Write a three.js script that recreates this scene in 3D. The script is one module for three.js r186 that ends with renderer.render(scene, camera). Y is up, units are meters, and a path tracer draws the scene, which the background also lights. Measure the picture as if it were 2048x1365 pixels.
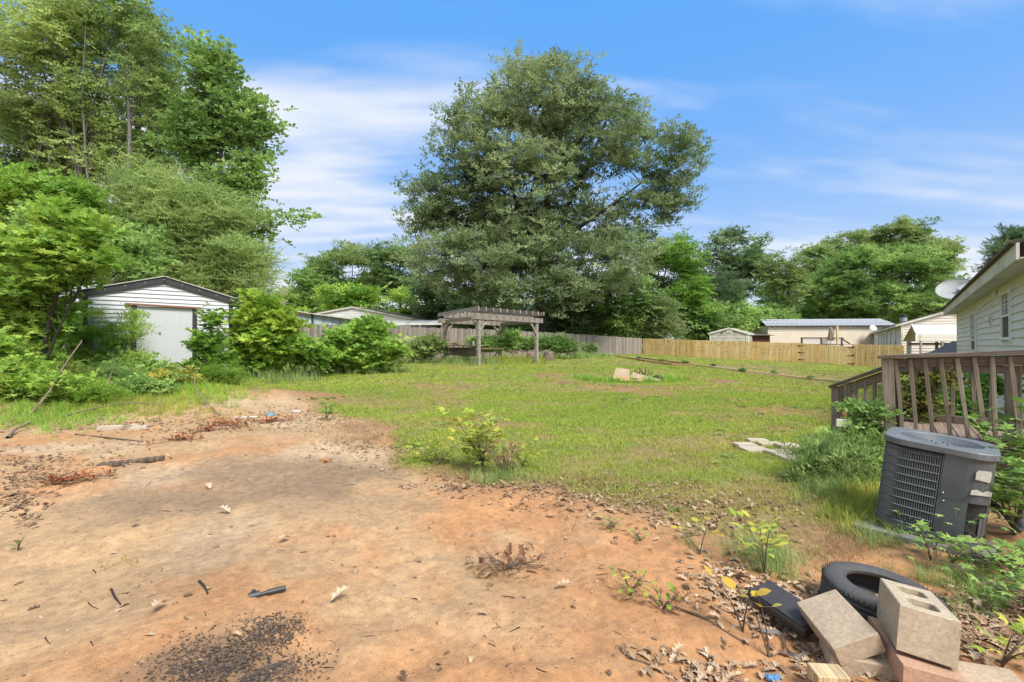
import * as THREE from 'three';
import { mergeGeometries } from 'three/addons/utils/BufferGeometryUtils.js';
import { RoundedBoxGeometry } from 'three/addons/geometries/RoundedBoxGeometry.js';

// ---------------------------------------------------------------- camera, sky, sun, exposure
const FOCAL = 950, HORIZON = 690, EYE = 1.35, EXPOSURE = 1.9;
const scene = new THREE.Scene();
const camera = new THREE.PerspectiveCamera(2 * Math.atan(682.5 / FOCAL) * 180 / Math.PI, 1.5, 0.05, 900);
camera.position.set(0, EYE, 0);
camera.rotation.x = Math.atan((HORIZON - 682.5) / FOCAL);
scene.add(camera);
const renderer = new THREE.WebGLRenderer({ antialias: true });
renderer.toneMapping = THREE.LinearToneMapping;
renderer.toneMappingExposure = EXPOSURE;
renderer.shadowMap.enabled = true;

const SUN = new THREE.Vector3(0.34, 0.78, 0.52).normalize();
const sun = new THREE.DirectionalLight(new THREE.Color(1, 0.97, 0.92), 3.0);
sun.position.copy(SUN).multiplyScalar(80);
sun.target.position.set(0, 0, 0);
sun.castShadow = true;
sun.shadow.radius = 34;
sun.shadow.mapSize.set(4096, 4096);
Object.assign(sun.shadow.camera, { left: -60, right: 60, top: 60, bottom: -60, near: 1, far: 220 });
scene.add(sun, sun.target);

// ---------------------------------------------------------------- seeded random numbers and noise
function rng(seed) { let s = seed | 0; return () => { s = (s + 0x6d2b79f5) | 0; let t = Math.imul(s ^ (s >>> 15), 1 | s); t = (t + Math.imul(t ^ (t >>> 7), 61 | t)) ^ t; return ((t ^ (t >>> 14)) >>> 0) / 4294967296; }; }
const hash = (x, y, z = 0) => { let h = Math.imul(x | 0, 374761393) ^ Math.imul(y | 0, 668265263) ^ Math.imul(z | 0, 2147483647 - 58); h = Math.imul(h ^ (h >>> 13), 1274126177); return ((h ^ (h >>> 16)) >>> 0) / 4294967296; };
const fade = (t) => t * t * t * (t * (t * 6 - 15) + 10), mix = (a, b, t) => a + (b - a) * t, clamp = (x, a = 0, b = 1) => Math.min(b, Math.max(a, x));
const smooth = (a, b, x) => { const t = clamp((x - a) / (b - a)); return t * t * (3 - 2 * t); };
function noise(x, y, s = 0) { const ix = Math.floor(x), iy = Math.floor(y), u = fade(x - ix), v = fade(y - iy); return mix(mix(hash(ix, iy, s), hash(ix + 1, iy, s), u), mix(hash(ix, iy + 1, s), hash(ix + 1, iy + 1, s), u), v); }
function fbm(x, y, s = 0, n = 4) { let a = 0.5, r = 0, t = 0; for (let i = 0; i < n; i++) { r += a * noise(x, y, s + i); t += a; a *= 0.5; x = x * 2.03 + 17.1; y = y * 2.03 - 9.7; } return r / t; }

// ---------------------------------------------------------------- sky: air and streaks of thin high cloud
{
  const W = 2048, H = 1024, data = new Float32Array(W * H * 4);
  for (let r = 0; r < H; r++) {
    const up = ((r + 0.5) / H - 0.5) * Math.PI, y = Math.sin(up), e = Math.max(0, y);
    for (let c = 0; c < W; c++) {
      const az = ((c + 0.5) / W - 0.5) * 2 * Math.PI, x = Math.cos(az) * Math.cos(up), z = Math.sin(az) * Math.cos(up);
      const k = Math.pow(1 - e, 3.1), k2 = smooth(0.0, 0.62, e);
      let col = [mix(0.12, 0.70, k), mix(0.42, 0.83, k), mix(0.97, 0.99, k)];
      col = [mix(col[0], 0.105, k2 * 0.5), mix(col[1], 0.39, k2 * 0.5), mix(col[2], 0.95, k2 * 0.5)];
      // cloud sheet
      const q = 1 / (e + 0.14), a = 0.06, px = (x * Math.cos(a) - z * Math.sin(a)) * q, pz = (x * Math.sin(a) + z * Math.cos(a)) * q;
      const warp = fbm(px * 0.5, pz * 0.5, 70, 3) * 0.9;
      let f = fbm(px * 0.5 + warp, pz * 2.3 + warp * 1.2, 31, 6) * 0.66 + fbm(px * 1.7 + warp, pz * 7 + 3, 52, 5) * 0.24 + fbm(px * 5 + warp * 2, pz * 15, 58, 4) * 0.1;
      const more = smooth(0.35, -0.8, x) * 0.08 + smooth(0.5, 0.05, e) * 0.12 - smooth(-0.1, 0.7, x) * smooth(0.3, -0.3, z) * 0.02 + smooth(-0.35, 0.5, z) * 0.16 + smooth(0.5, 0.85, e) * 0.12;
      f = smooth(0.41, 0.80, f + more);
      const haze = Math.pow(1 - e, 7) * 0.55;
      const t = clamp(f * 1.05 + haze * (0.5 + f * 0.5)) * 0.95;
      const cl = [0.88, 0.92, 1.0];
      const toSun = Math.max(0, x * SUN.x + y * SUN.y + z * SUN.z), glow = Math.pow(toSun, 4) * 0.55 + Math.pow(toSun, 24) * 0.9;
      const o = (r * W + c) * 4;
      for (let i = 0; i < 3; i++) data[o + i] = (mix(col[i], cl[i], t) + glow * [1, 0.97, 0.9][i]) / EXPOSURE;
      data[o + 3] = 1;
    }
  }
  const sky = new THREE.DataTexture(data, W, H, THREE.RGBAFormat, THREE.FloatType);
  sky.mapping = THREE.EquirectangularReflectionMapping; sky.magFilter = THREE.LinearFilter; sky.needsUpdate = true;
  scene.background = sky; scene.environment = sky;
}

// ---------------------------------------------------------------- the shape of the land
const LAND = [[0, 0, 0], [0, 3, 0], [-3, 3, 0], [2.2, 2.2, 0.02], [-6, 6, 0.1], [0, 6, 0], [4, 5, 0.08], [2, 9, 0.05], [-2, 9, 0.08], [-8, 12, 0.6], [-12, 10, 0.7], [-5, 13, 0.3], [-1.4, 20.7, 0.41], [1.2, 24.3, 0.43], [-3.5, 24.6, 0.45], [4.5, 17, 0.15], [10.7, 39.4, 0.56], [22.5, 27.7, -0.05], [16, 33, 0.25], [12, 16, -0.1], [5, 30, 0.5], [-7, 17, 0.45], [30, 20, -0.3], [-20, 30, 0.8], [0, 60, 0.7], [40, 60, 0], [-40, 60, 1], [6, 6, 0.1], [20, 8, -0.2], [-12, 3, 0.3], [0, 150, 0.5], [90, 90, 0], [-90, 90, 1]];
function landBase(x, z) {
  const d = -z; let a = 0, b = 0;
  for (const [px, pd, h] of LAND) { const e = 0.14 * Math.max(pd, 0) + 0.6, r = ((x - px) ** 2 + (d - pd) ** 2) / (e * e) + 0.4, w = 1 / (r * r); a += w * h; b += w; }
  return a / b;
}
function grassiness(x, z) {                                   // 0 bare earth, 1 lawn: which side of the worn edge
  const d = -z, edge = [[-14, 5.6], [-7, 7.2], [-5.96, 10.0], [-4.85, 10.2], [-2.96, 8.5], [-1.9, 6.8], [-1.15, 5.6], [-0.62, 4.8], [0.12, 4.5], [0.75, 4.1], [1.34, 3.5], [1.7, 3.15], [2.1, 3.15], [3.2, 3.2], [6, 3.0]];
  let de = edge[edge.length - 1][1];
  if (x <= edge[0][0]) de = edge[0][1];
  else for (let i = 0; i < edge.length - 1; i++) if (x < edge[i + 1][0]) { de = mix(edge[i][1], edge[i + 1][1], (x - edge[i][0]) / (edge[i + 1][0] - edge[i][0])); break; }
  const wob = (fbm(x * 0.9, d * 0.9, 5, 4) - 0.5) * 1.9;
  return smooth(-0.75, 0.95, d - de + wob);
}
function landHeight(x, z) {
  const near = smooth(16, 6, Math.hypot(x, z));
  let h = landBase(x, z) + (fbm(x * 0.35, z * 0.35, 9, 3) - 0.5) * 0.12;
  if (near > 0) h += near * ((fbm(x * 1.3, z * 1.3, 21, 4) - 0.5) * 0.075 + (fbm(x * 5, z * 5, 33, 3) - 0.5) * 0.022);
  if (near > 0) { const w = Math.abs(fbm(x * 0.75 + 3.3, z * 0.5 + x * 0.2, 27, 3) - 0.5), v = Math.abs(fbm(x * 1.6 - 8, z * 1.1, 29, 3) - 0.5); h -= near * (0.028 * smooth(0.035, 0, w) + 0.014 * smooth(0.03, 0, v)); }
  // the washed-out gutter below the blocks and its little bank
  const g = Math.exp(-(((x - 1.25) * 0.75 + (z + 2.25) * 0.66) ** 2) / 0.05) * smooth(0.6, 1.3, x) * smooth(3.2, 2.2, x) * smooth(-3.4, -2.8, z);
  h -= g * 0.05;
  return h;
}
// a pixel gives a direction; the land gives the distance
const pitch = camera.rotation.x;
function ray(px, py) { return new THREE.Vector3((px - 1024) / FOCAL, -(py - 682.5) / FOCAL, -1).applyAxisAngle(new THREE.Vector3(1, 0, 0), pitch); }
function at(px, py, d) { const v = ray(px, py); return v.multiplyScalar(d / -v.z).add(camera.position); }
function onLand(px, py) {
  const v = ray(px, py), p = new THREE.Vector3(), over = (t) => { p.copy(camera.position).addScaledVector(v, t); return p.y > landBase(p.x, p.z); }; let t = 0.8;
  while (t < 120 && over(t)) t *= 1.05;
  let a = t / 1.05, b = t; for (let i = 0; i < 14; i++) { const m = (a + b) / 2; if (over(m)) a = m; else b = m; }
  over(b); p.y = landHeight(p.x, p.z); return p;
}
const ground = (x, z) => new THREE.Vector3(x, landHeight(x, z), z);

// ---------------------------------------------------------------- textures
function tex(w, h, fn, srgb = true, rx = 1, ry = 1) {
  const d = new Uint8Array(w * h * 4);
  for (let y = 0; y < h; y++) for (let x = 0; x < w; x++) { const c = fn(x / w, y / h, x, y), o = (y * w + x) * 4; for (let i = 0; i < 3; i++) d[o + i] = clamp(c.length ? c[i] : c) * 255; d[o + 3] = 255; }
  const t = new THREE.DataTexture(d, w, h, THREE.RGBAFormat);
  t.wrapS = t.wrapT = THREE.RepeatWrapping; t.magFilter = THREE.LinearFilter; t.minFilter = THREE.LinearMipmapLinearFilter; t.repeat.set(rx, ry);
  if (srgb) t.colorSpace = THREE.SRGBColorSpace;
  t.needsUpdate = true; return t;
}
const tileNoise = (u, v, n, s) => { const x = u * n, y = v * n, ix = Math.floor(x), iy = Math.floor(y), a = fade(x - ix), b = fade(y - iy), q = (i, j) => hash(((i % n) + n) % n, ((j % n) + n) % n, s); return mix(mix(q(ix, iy), q(ix + 1, iy), a), mix(q(ix, iy + 1), q(ix + 1, iy + 1), a), b); };
const tileFbm = (u, v, n, s, o = 4) => { let r = 0, a = 0.5, t = 0; for (let i = 0; i < o; i++) { r += a * tileNoise(u, v, n << i, s + i); t += a; a *= 0.55; } return r / t; };
const tileStretch = (u, v, nx, ny, s) => { const x = u * nx, y = v * ny, ix = Math.floor(x), iy = Math.floor(y), a = fade(x - ix), b = fade(y - iy), q = (i, j) => hash(((i % nx) + nx) % nx, ((j % ny) + ny) % ny, s); return mix(mix(q(ix, iy), q(ix + 1, iy), a), mix(q(ix, iy + 1), q(ix + 1, iy + 1), a), b); };
const T = {
  soil: tex(1024, 1024, (u, v, x, y) => { const g = hash(x, y, 3), f = tileFbm(u, v, 40, 4, 5), m = tileFbm(u, v, 6, 14, 4); let k = 0.82 + (f - 0.5) * 0.24 + (m - 0.5) * 0.1 + (g - 0.5) * 0.16; if (hash(x >> 2, y >> 2, 8) > 0.985) k -= 0.2; if (hash(x >> 1, y >> 1, 7) > 0.982) k -= 0.2; if (hash(x >> 1, y >> 1, 9) > 0.988) k += 0.16; return [k * 1.0, k * 0.985, k * 0.96]; }, true, 1 / 1.7, 1 / 1.7),
  soilBump: tex(1024, 1024, (u, v, x, y) => 0.5 + (tileFbm(u, v, 40, 4, 5) - 0.5) * 0.8 + (hash(x >> 1, y >> 1, 8) > 0.985 ? 0.25 : 0) + (hash(x, y, 3) - 0.5) * 0.12, false, 1 / 1.7, 1 / 1.7),
  wood: tex(256, 1024, (u, v) => { const w = u + (tileFbm(u, v, 4, 60, 2) - 0.5) * 0.05, s = tileStretch(w - Math.floor(w), v, 64, 6, 61) * 0.5 + tileStretch(w - Math.floor(w), v, 24, 3, 62) * 0.35 + tileFbm(u, v, 8, 63, 3) * 0.3, c = tileStretch(u, v, 128, 10, 64) > 0.93 ? 0.22 : 0; return 0.52 + s * 0.42 - c; }, true, 1 / 0.3, 1 / 1.6),
  knotty: tex(512, 1024, (u, v) => {
    let k = 0.76 + tileStretch(u, v, 90, 5, 71) * 0.12 + tileStretch(u, v, 30, 3, 72) * 0.16, d = 9;
    for (let i = 0; i < 26; i++) { const kx = hash(i, 1, 70), ky = hash(i, 2, 70), dx = Math.abs(u - kx), dy = Math.abs(v - ky); d = Math.min(d, Math.hypot(Math.min(dx, 1 - dx) * 1.1, Math.min(dy, 1 - dy) * 0.9 * 1.9) / (0.009 + hash(i, 3, 70) * 0.012)); }
    const n = smooth(1.25, 0.7, d), ring = smooth(2.6, 1.2, d) * 0.12;
    return [k - n * 0.34 - ring, k * 0.97 - n * 0.42 - ring * 1.2, k * 0.9 - n * 0.46 - ring * 1.3];
  }, true, 1 / 0.9, 1 / 1.7),
  grit: tex(512, 512, (u, v, x, y) => { const f = tileFbm(u, v, 32, 80, 4), m = tileFbm(u, v, 4, 84, 3), g = hash(x >> 1, y >> 1, 81); return 0.84 + (f - 0.5) * 0.18 + (m - 0.5) * 0.16 + (g > 0.95 ? -0.16 : g < 0.05 ? 0.1 : 0); }, true, 1 / 0.35, 1 / 0.35),
  stain: tex(512, 512, (u, v) => { const f = tileFbm(u, v, 5, 90, 5), s = tileStretch(u, v, 40, 3, 95), g = tileFbm(u, v, 30, 98, 3), q = smooth(0.56, 0.75, f) * (0.4 + s * 0.6); return [0.95 - q * 0.17 - (g - 0.5) * 0.06, 0.955 - q * 0.15 - (g - 0.5) * 0.06, 0.93 - q * 0.23 - (g - 0.5) * 0.06]; }, true, 1 / 2.3, 1 / 2.3),
  bark: tex(256, 512, (u, v) => { const s = tileStretch(u, v, 22, 7, 101), f = tileFbm(u, v, 12, 102, 4); return 0.45 + s * 0.3 + f * 0.3; }, true, 2, 1),
  paint: tex(256, 256, (u, v) => { const f = tileFbm(u, v, 6, 110, 4); return 0.9 + (f - 0.5) * 0.2; }, true, 1, 1),
  clean: tex(256, 256, (u, v) => { const f = tileFbm(u, v, 3, 130, 5), s = tileStretch(u, v, 60, 2, 131); return 0.93 + (f - 0.5) * 0.12 - smooth(0.7, 1, s) * 0.03; }, true, 0.16, 0.16),
  metalSheet: tex(256, 256, (u, v) => 0.88 + (tileFbm(u, v, 4, 120, 4) - 0.5) * 0.25, true, 0.5, 0.5),
};
// ---------------------------------------------------------------- materials: base colours are linear
const C = (r, g, b) => new THREE.Color().setRGB(r, g, b);
const std = (c, rough = 0.85, o = {}) => new THREE.MeshStandardMaterial({ color: c, roughness: rough, side: THREE.DoubleSide, ...o });
const woodMat = (c, o = {}) => std(c, 0.86, { map: T.wood, bumpMap: T.wood, bumpScale: 0.003, ...o });
const M = {
  grayWood: [woodMat(C(0.435, 0.371, 0.301)), woodMat(C(0.371, 0.314, 0.250)), woodMat(C(0.486, 0.422, 0.346)), woodMat(C(0.320, 0.256, 0.205))],
  deckWood: [woodMat(C(0.36, 0.29, 0.21)), woodMat(C(0.30, 0.24, 0.172)), woodMat(C(0.42, 0.345, 0.255))],
  deckCap: woodMat(C(0.23, 0.178, 0.13)),
  deckFloor: woodMat(C(0.36, 0.25, 0.18)),
  pergola: [woodMat(C(0.494, 0.423, 0.351)), woodMat(C(0.429, 0.364, 0.299)), woodMat(C(0.559, 0.481, 0.403))],
  pine: [std(C(0.88, 0.68, 0.35), 0.75, { map: T.knotty, bumpMap: T.wood, bumpScale: 0.001 }), std(C(0.85, 0.63, 0.3), 0.75, { map: T.knotty }), std(C(0.9, 0.72, 0.39), 0.75, { map: T.knotty }), std(C(0.8, 0.56, 0.25), 0.75, { map: T.knotty })],
  rawBoard: woodMat(C(0.8, 0.6, 0.33)), redBoard: woodMat(C(0.62, 0.35, 0.17)),
  ply: std(C(0.62, 0.45, 0.28), 0.8, { map: T.wood }), card: std(C(0.42, 0.22, 0.11), 0.9),
  char: std(C(0.016, 0.015, 0.014), 0.9), iron: std(C(0.02, 0.02, 0.022), 0.5, { metalness: 0.3 }),
  shedPanel: std(C(0.57, 0.59, 0.59), 0.5, { map: T.clean }), shedTrim: std(C(0.035, 0.034, 0.038), 0.5, { map: T.paint }), shedDoor: std(C(0.56, 0.58, 0.57), 0.45, { map: T.clean }), shedRoof: std(C(0.5, 0.48, 0.42), 0.5, { map: T.stain }), rust: std(C(0.2, 0.1, 0.055), 0.8),
  vinyl: std(C(0.82, 0.83, 0.80), 0.5, { map: T.clean }), vinylBeige: std(C(0.76, 0.655, 0.51), 0.55, { map: T.clean }), vinylPink: std(C(0.74, 0.64, 0.55), 0.55, { map: T.clean }), vinylWhite: std(C(0.76, 0.75, 0.70), 0.55, { map: T.clean }), blueWall: std(C(0.46, 0.56, 0.58), 0.6, { map: T.stain }),
  fascia: std(C(0.66, 0.63, 0.56), 0.6, { map: T.stain }), soffit: std(C(0.66, 0.63, 0.56), 0.6, { map: T.stain }), shingle: std(C(0.10, 0.085, 0.075), 0.95, { map: T.grit }), tin: std(C(0.50, 0.52, 0.56), 0.42, { map: T.metalSheet, metalness: 0.25 }), tinLight: std(C(0.68, 0.63, 0.58), 0.4, { map: T.stain, metalness: 0.1 }), tanWall: std(C(0.44, 0.41, 0.36), 0.6, { map: T.stain }),
  white: std(C(0.74, 0.74, 0.72), 0.5, { map: T.paint }), frame: std(C(0.72, 0.72, 0.70), 0.45), dark: std(C(0.03, 0.03, 0.032), 0.6), brown: std(C(0.12, 0.07, 0.045), 0.7), redBrown: std(C(0.10, 0.035, 0.025), 0.8),
  glass: new THREE.MeshPhysicalMaterial({ color: C(0.08, 0.10, 0.11), roughness: 0.06, specularIntensity: 1, side: THREE.DoubleSide }), screen: std(C(0.055, 0.06, 0.062), 0.65),
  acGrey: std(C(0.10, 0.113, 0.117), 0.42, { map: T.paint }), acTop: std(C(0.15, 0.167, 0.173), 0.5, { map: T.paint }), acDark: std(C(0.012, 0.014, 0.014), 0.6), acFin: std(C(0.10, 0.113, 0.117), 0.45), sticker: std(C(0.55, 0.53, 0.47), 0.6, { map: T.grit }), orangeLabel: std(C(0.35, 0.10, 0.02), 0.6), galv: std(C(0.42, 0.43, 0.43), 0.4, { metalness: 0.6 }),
  rubber: std(C(0.085, 0.081, 0.077), 0.72, { map: T.grit }), block: std(C(0.57, 0.465, 0.325), 0.95, { map: T.grit, bumpMap: T.grit, bumpScale: 0.003 }), blockBrown: std(C(0.53, 0.41, 0.285), 0.95, { map: T.grit, bumpMap: T.grit, bumpScale: 0.003 }), blockRed: std(C(0.54, 0.33, 0.215), 0.95, { map: T.grit, bumpMap: T.grit, bumpScale: 0.003 }),
  plastic: std(C(0.052, 0.048, 0.045), 0.55, { map: T.grit }), strap: std(C(0.22, 0.21, 0.2), 0.6), pipe: std(C(0.03, 0.034, 0.036), 0.5), paver: std(C(0.58, 0.49, 0.37), 0.95, { map: T.grit }), brick: std(C(0.60, 0.51, 0.40), 0.95, { map: T.grit }), brickRed: std(C(0.46, 0.24, 0.11), 0.95, { map: T.grit }),
  concrete: std(C(0.26, 0.25, 0.22), 0.95, { map: T.grit }), dish: std(C(0.3, 0.31, 0.32), 0.5, { map: T.stain }), blueCap: std(C(0.16, 0.25, 0.28), 0.5), foil: std(C(0.09, 0.2, 0.36), 0.35), paper: std(C(0.5, 0.46, 0.4), 0.8), bulb: std(C(0.75, 0.73, 0.65), 0.3), canvas: std(C(0.40, 0.33, 0.25), 0.9), yellow: std(C(0.55, 0.38, 0.12), 0.8),
  carPaint: std(C(0.02, 0.021, 0.023), 0.7), silver: std(C(0.5, 0.5, 0.52), 0.3, { metalness: 0.7 }),
  barkPale: std(C(0.30, 0.27, 0.23), 0.95, { map: T.bark, bumpMap: T.bark, bumpScale: 0.01 }), barkDark: std(C(0.095, 0.072, 0.055), 0.95, { map: T.bark, bumpMap: T.bark, bumpScale: 0.015 }), barkRed: std(C(0.15, 0.085, 0.06), 0.95, { map: T.bark, bumpMap: T.bark, bumpScale: 0.015 }), twig: std(C(0.20, 0.145, 0.10), 0.95, { map: T.bark }), deadTwig: std(C(0.33, 0.24, 0.16), 0.95, { map: T.bark }), stump: std(C(0.33, 0.235, 0.18), 0.95, { map: T.bark, bumpMap: T.bark, bumpScale: 0.02 }),
};
const leafMat = new THREE.MeshPhysicalMaterial({ color: C(1, 1, 1), roughness: 1, transmission: 0.5, thickness: 0, specularIntensity: 0.35, side: THREE.DoubleSide, name: 'leaf' });
const litterMat = std(C(1, 1, 1), 0.9, { name: 'dry leaf' });

// ---------------------------------------------------------------- names, things and parts
const taken = new Map();
const numbered = (n) => { const k = taken.get(n) ?? 0; taken.set(n, k + 1); return k ? n + '_' + String(k).padStart(3, '0') : n; };
function mark(o, label, category, group, kind) { o.userData.label = label; if (category) o.userData.category = category; if (group) o.userData.group = group; if (kind) o.userData.kind = kind; return o; }
function thing(name, label, category, pos, group) { const o = new THREE.Group(); o.name = numbered(name); if (pos) o.position.copy(pos); mark(o, label, category, group); scene.add(o); return o; }
const shade = (m) => { m.castShadow = true; m.receiveShadow = true; return m; };
function part(parent, name, geo, mat) { const m = shade(new THREE.Mesh(geo, mat)); m.name = name; parent.add(m); return m; }
const V = (x, y, z) => new THREE.Vector3(x, y, z);

// a board along y with eased edges: grain runs along v, uv in metres
const dice = rng(77);
function boardGeo(w, t, l, c = Math.min(w, t) * 0.09) {
  const a = w / 2, b = t / 2, ring = [[-a + c, -b], [a - c, -b], [a, -b + c], [a, b - c], [a - c, b], [-a + c, b], [-a, b - c], [-a, -b + c]];
  const pos = [], uv = [], u0 = dice() * 3, v0 = dice() * 7; let u = u0;
  for (let i = 0; i < 8; i++) {
    const p = ring[i], q = ring[(i + 1) % 8], s = Math.hypot(q[0] - p[0], q[1] - p[1]);
    for (const [r, y, uu] of [[p, -l / 2, u], [q, l / 2, u + s], [q, -l / 2, u + s], [p, -l / 2, u], [p, l / 2, u], [q, l / 2, u + s]]) { pos.push(r[0], y, r[1]); uv.push(uu, v0 + y); }
    u += s;
  }
  for (const y of [-l / 2, l / 2]) for (let i = 1; i < 7; i++) for (const k of y > 0 ? [0, i + 1, i] : [0, i, i + 1]) { pos.push(ring[k][0], y, ring[k][1]); uv.push(u0 + ring[k][0], v0 + ring[k][1]); }
  const g = new THREE.BufferGeometry();
  g.setAttribute('position', new THREE.Float32BufferAttribute(pos, 3)); g.setAttribute('uv', new THREE.Float32BufferAttribute(uv, 2)); g.computeVertexNormals(); return g;
}
// a board from point a to point b; w across (along side), t deep
function board(parent, name, a, b, w, t, mat, side) {
  const y = b.clone().sub(a), l = y.length(); y.normalize();
  let x = side ? side.clone() : Math.abs(y.y) > 0.9 ? V(1, 0, 0) : new THREE.Vector3().crossVectors(y, V(0, 1, 0));
  x.addScaledVector(y, -x.dot(y)).normalize();
  const m = part(parent, name, boardGeo(w, t, l), mat);
  m.quaternion.setFromRotationMatrix(new THREE.Matrix4().makeBasis(x, y, new THREE.Vector3().crossVectors(x, y)));
  m.position.copy(a).add(b).multiplyScalar(0.5);
  return m;
}
function boxUV(g, s = 1) { const p = g.attributes.position, n = g.attributes.normal, uv = new Float32Array(p.count * 2); for (let i = 0; i < p.count; i++) { const ax = Math.abs(n.getX(i)), ay = Math.abs(n.getY(i)), az = Math.abs(n.getZ(i)); const [a, b] = ay >= ax && ay >= az ? [p.getX(i), p.getZ(i)] : ax >= az ? [p.getZ(i), p.getY(i)] : [p.getX(i), p.getY(i)]; uv[i * 2] = a * s; uv[i * 2 + 1] = b * s; } g.setAttribute('uv', new THREE.BufferAttribute(uv, 2)); return g; }
const box = (w, h, d, r = 0.004) => boxUV(r ? new RoundedBoxGeometry(w, h, d, 1, r) : new THREE.BoxGeometry(w, h, d));
function tubeGeo(pts, radii, seg = 6) {
  const n = pts.length, pos = [], uv = [], idx = [], t = new THREE.Vector3(), a = new THREE.Vector3(), b = new THREE.Vector3(), p = new THREE.Vector3(); let len = 0;
  for (let i = 0; i < n; i++) {
    t.copy(pts[Math.min(i + 1, n - 1)]).sub(pts[Math.max(i - 1, 0)]).normalize();
    a.set(0, 0, 1); if (Math.abs(t.z) > 0.9) a.set(1, 0, 0);
    a.addScaledVector(t, -a.dot(t)).normalize(); b.crossVectors(t, a);
    if (i) len += pts[i].distanceTo(pts[i - 1]);
    for (let j = 0; j <= seg; j++) { const f = j / seg * Math.PI * 2; p.copy(pts[i]).addScaledVector(a, Math.cos(f) * radii[i]).addScaledVector(b, Math.sin(f) * radii[i]); pos.push(p.x, p.y, p.z); uv.push(j / seg, len); }
  }
  for (let i = 0; i < n - 1; i++) for (let j = 0; j < seg; j++) { const k = i * (seg + 1) + j; idx.push(k, k + 1, k + seg + 1, k + 1, k + seg + 2, k + seg + 1); }
  const g = new THREE.BufferGeometry(); g.setAttribute('position', new THREE.Float32BufferAttribute(pos, 3)); g.setAttribute('uv', new THREE.Float32BufferAttribute(uv, 2)); g.setIndex(idx); g.computeVertexNormals(); return g;
}
const merge = (list) => mergeGeometries(list.map((g) => { const q = g.index ? g.toNonIndexed() : g; for (const k of Object.keys(q.attributes)) if (!['position', 'normal', 'uv'].includes(k)) q.deleteAttribute(k); return q; }));
function extrude(points, depth, bevel = 0, holes = []) { const s = new THREE.Shape(points.map(([x, y]) => new THREE.Vector2(x, y))); for (const h of holes) s.holes.push(new THREE.Path(h.map(([x, y]) => new THREE.Vector2(x, y)))); return new THREE.ExtrudeGeometry(s, { depth, bevelEnabled: bevel > 0, bevelSize: bevel, bevelThickness: bevel, bevelSegments: 1, curveSegments: 8 }); }
// ---------------------------------------------------------------- ground: one sheet to the horizon
const BARE = [[1330, 786, 60, 5], [1262, 781, 50, 4], [1195, 774, 40, 3], [1540, 817, 62, 6], [1480, 800, 40, 3], [1010, 848, 70, 8], [1085, 872, 34, 5], [730, 852, 70, 10], [905, 838, 60, 6], [640, 790, 50, 4], [1180, 800, 30, 3], [1375, 826, 40, 4], [1440, 770, 40, 2.5], [860, 775, 30, 3], [1560, 858, 36, 5]].map(([px, py, rx, ry]) => { const p = onLand(px, py), d = -p.z; return [p.x, p.z, rx * d / FOCAL, ry * d * d / FOCAL / 1.25]; });
function bareness(x, z) { let m = 0; for (const [px, pz, rx, rz] of BARE) { const q = Math.hypot((x - px) / rx, (z - pz) / rz); if (q < 2) m = Math.max(m, smooth(1.3, 0.45, q + (fbm(x * 2.2, z * 2.2, 68, 3) - 0.5) * 1.4)); } return m; }
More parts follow.
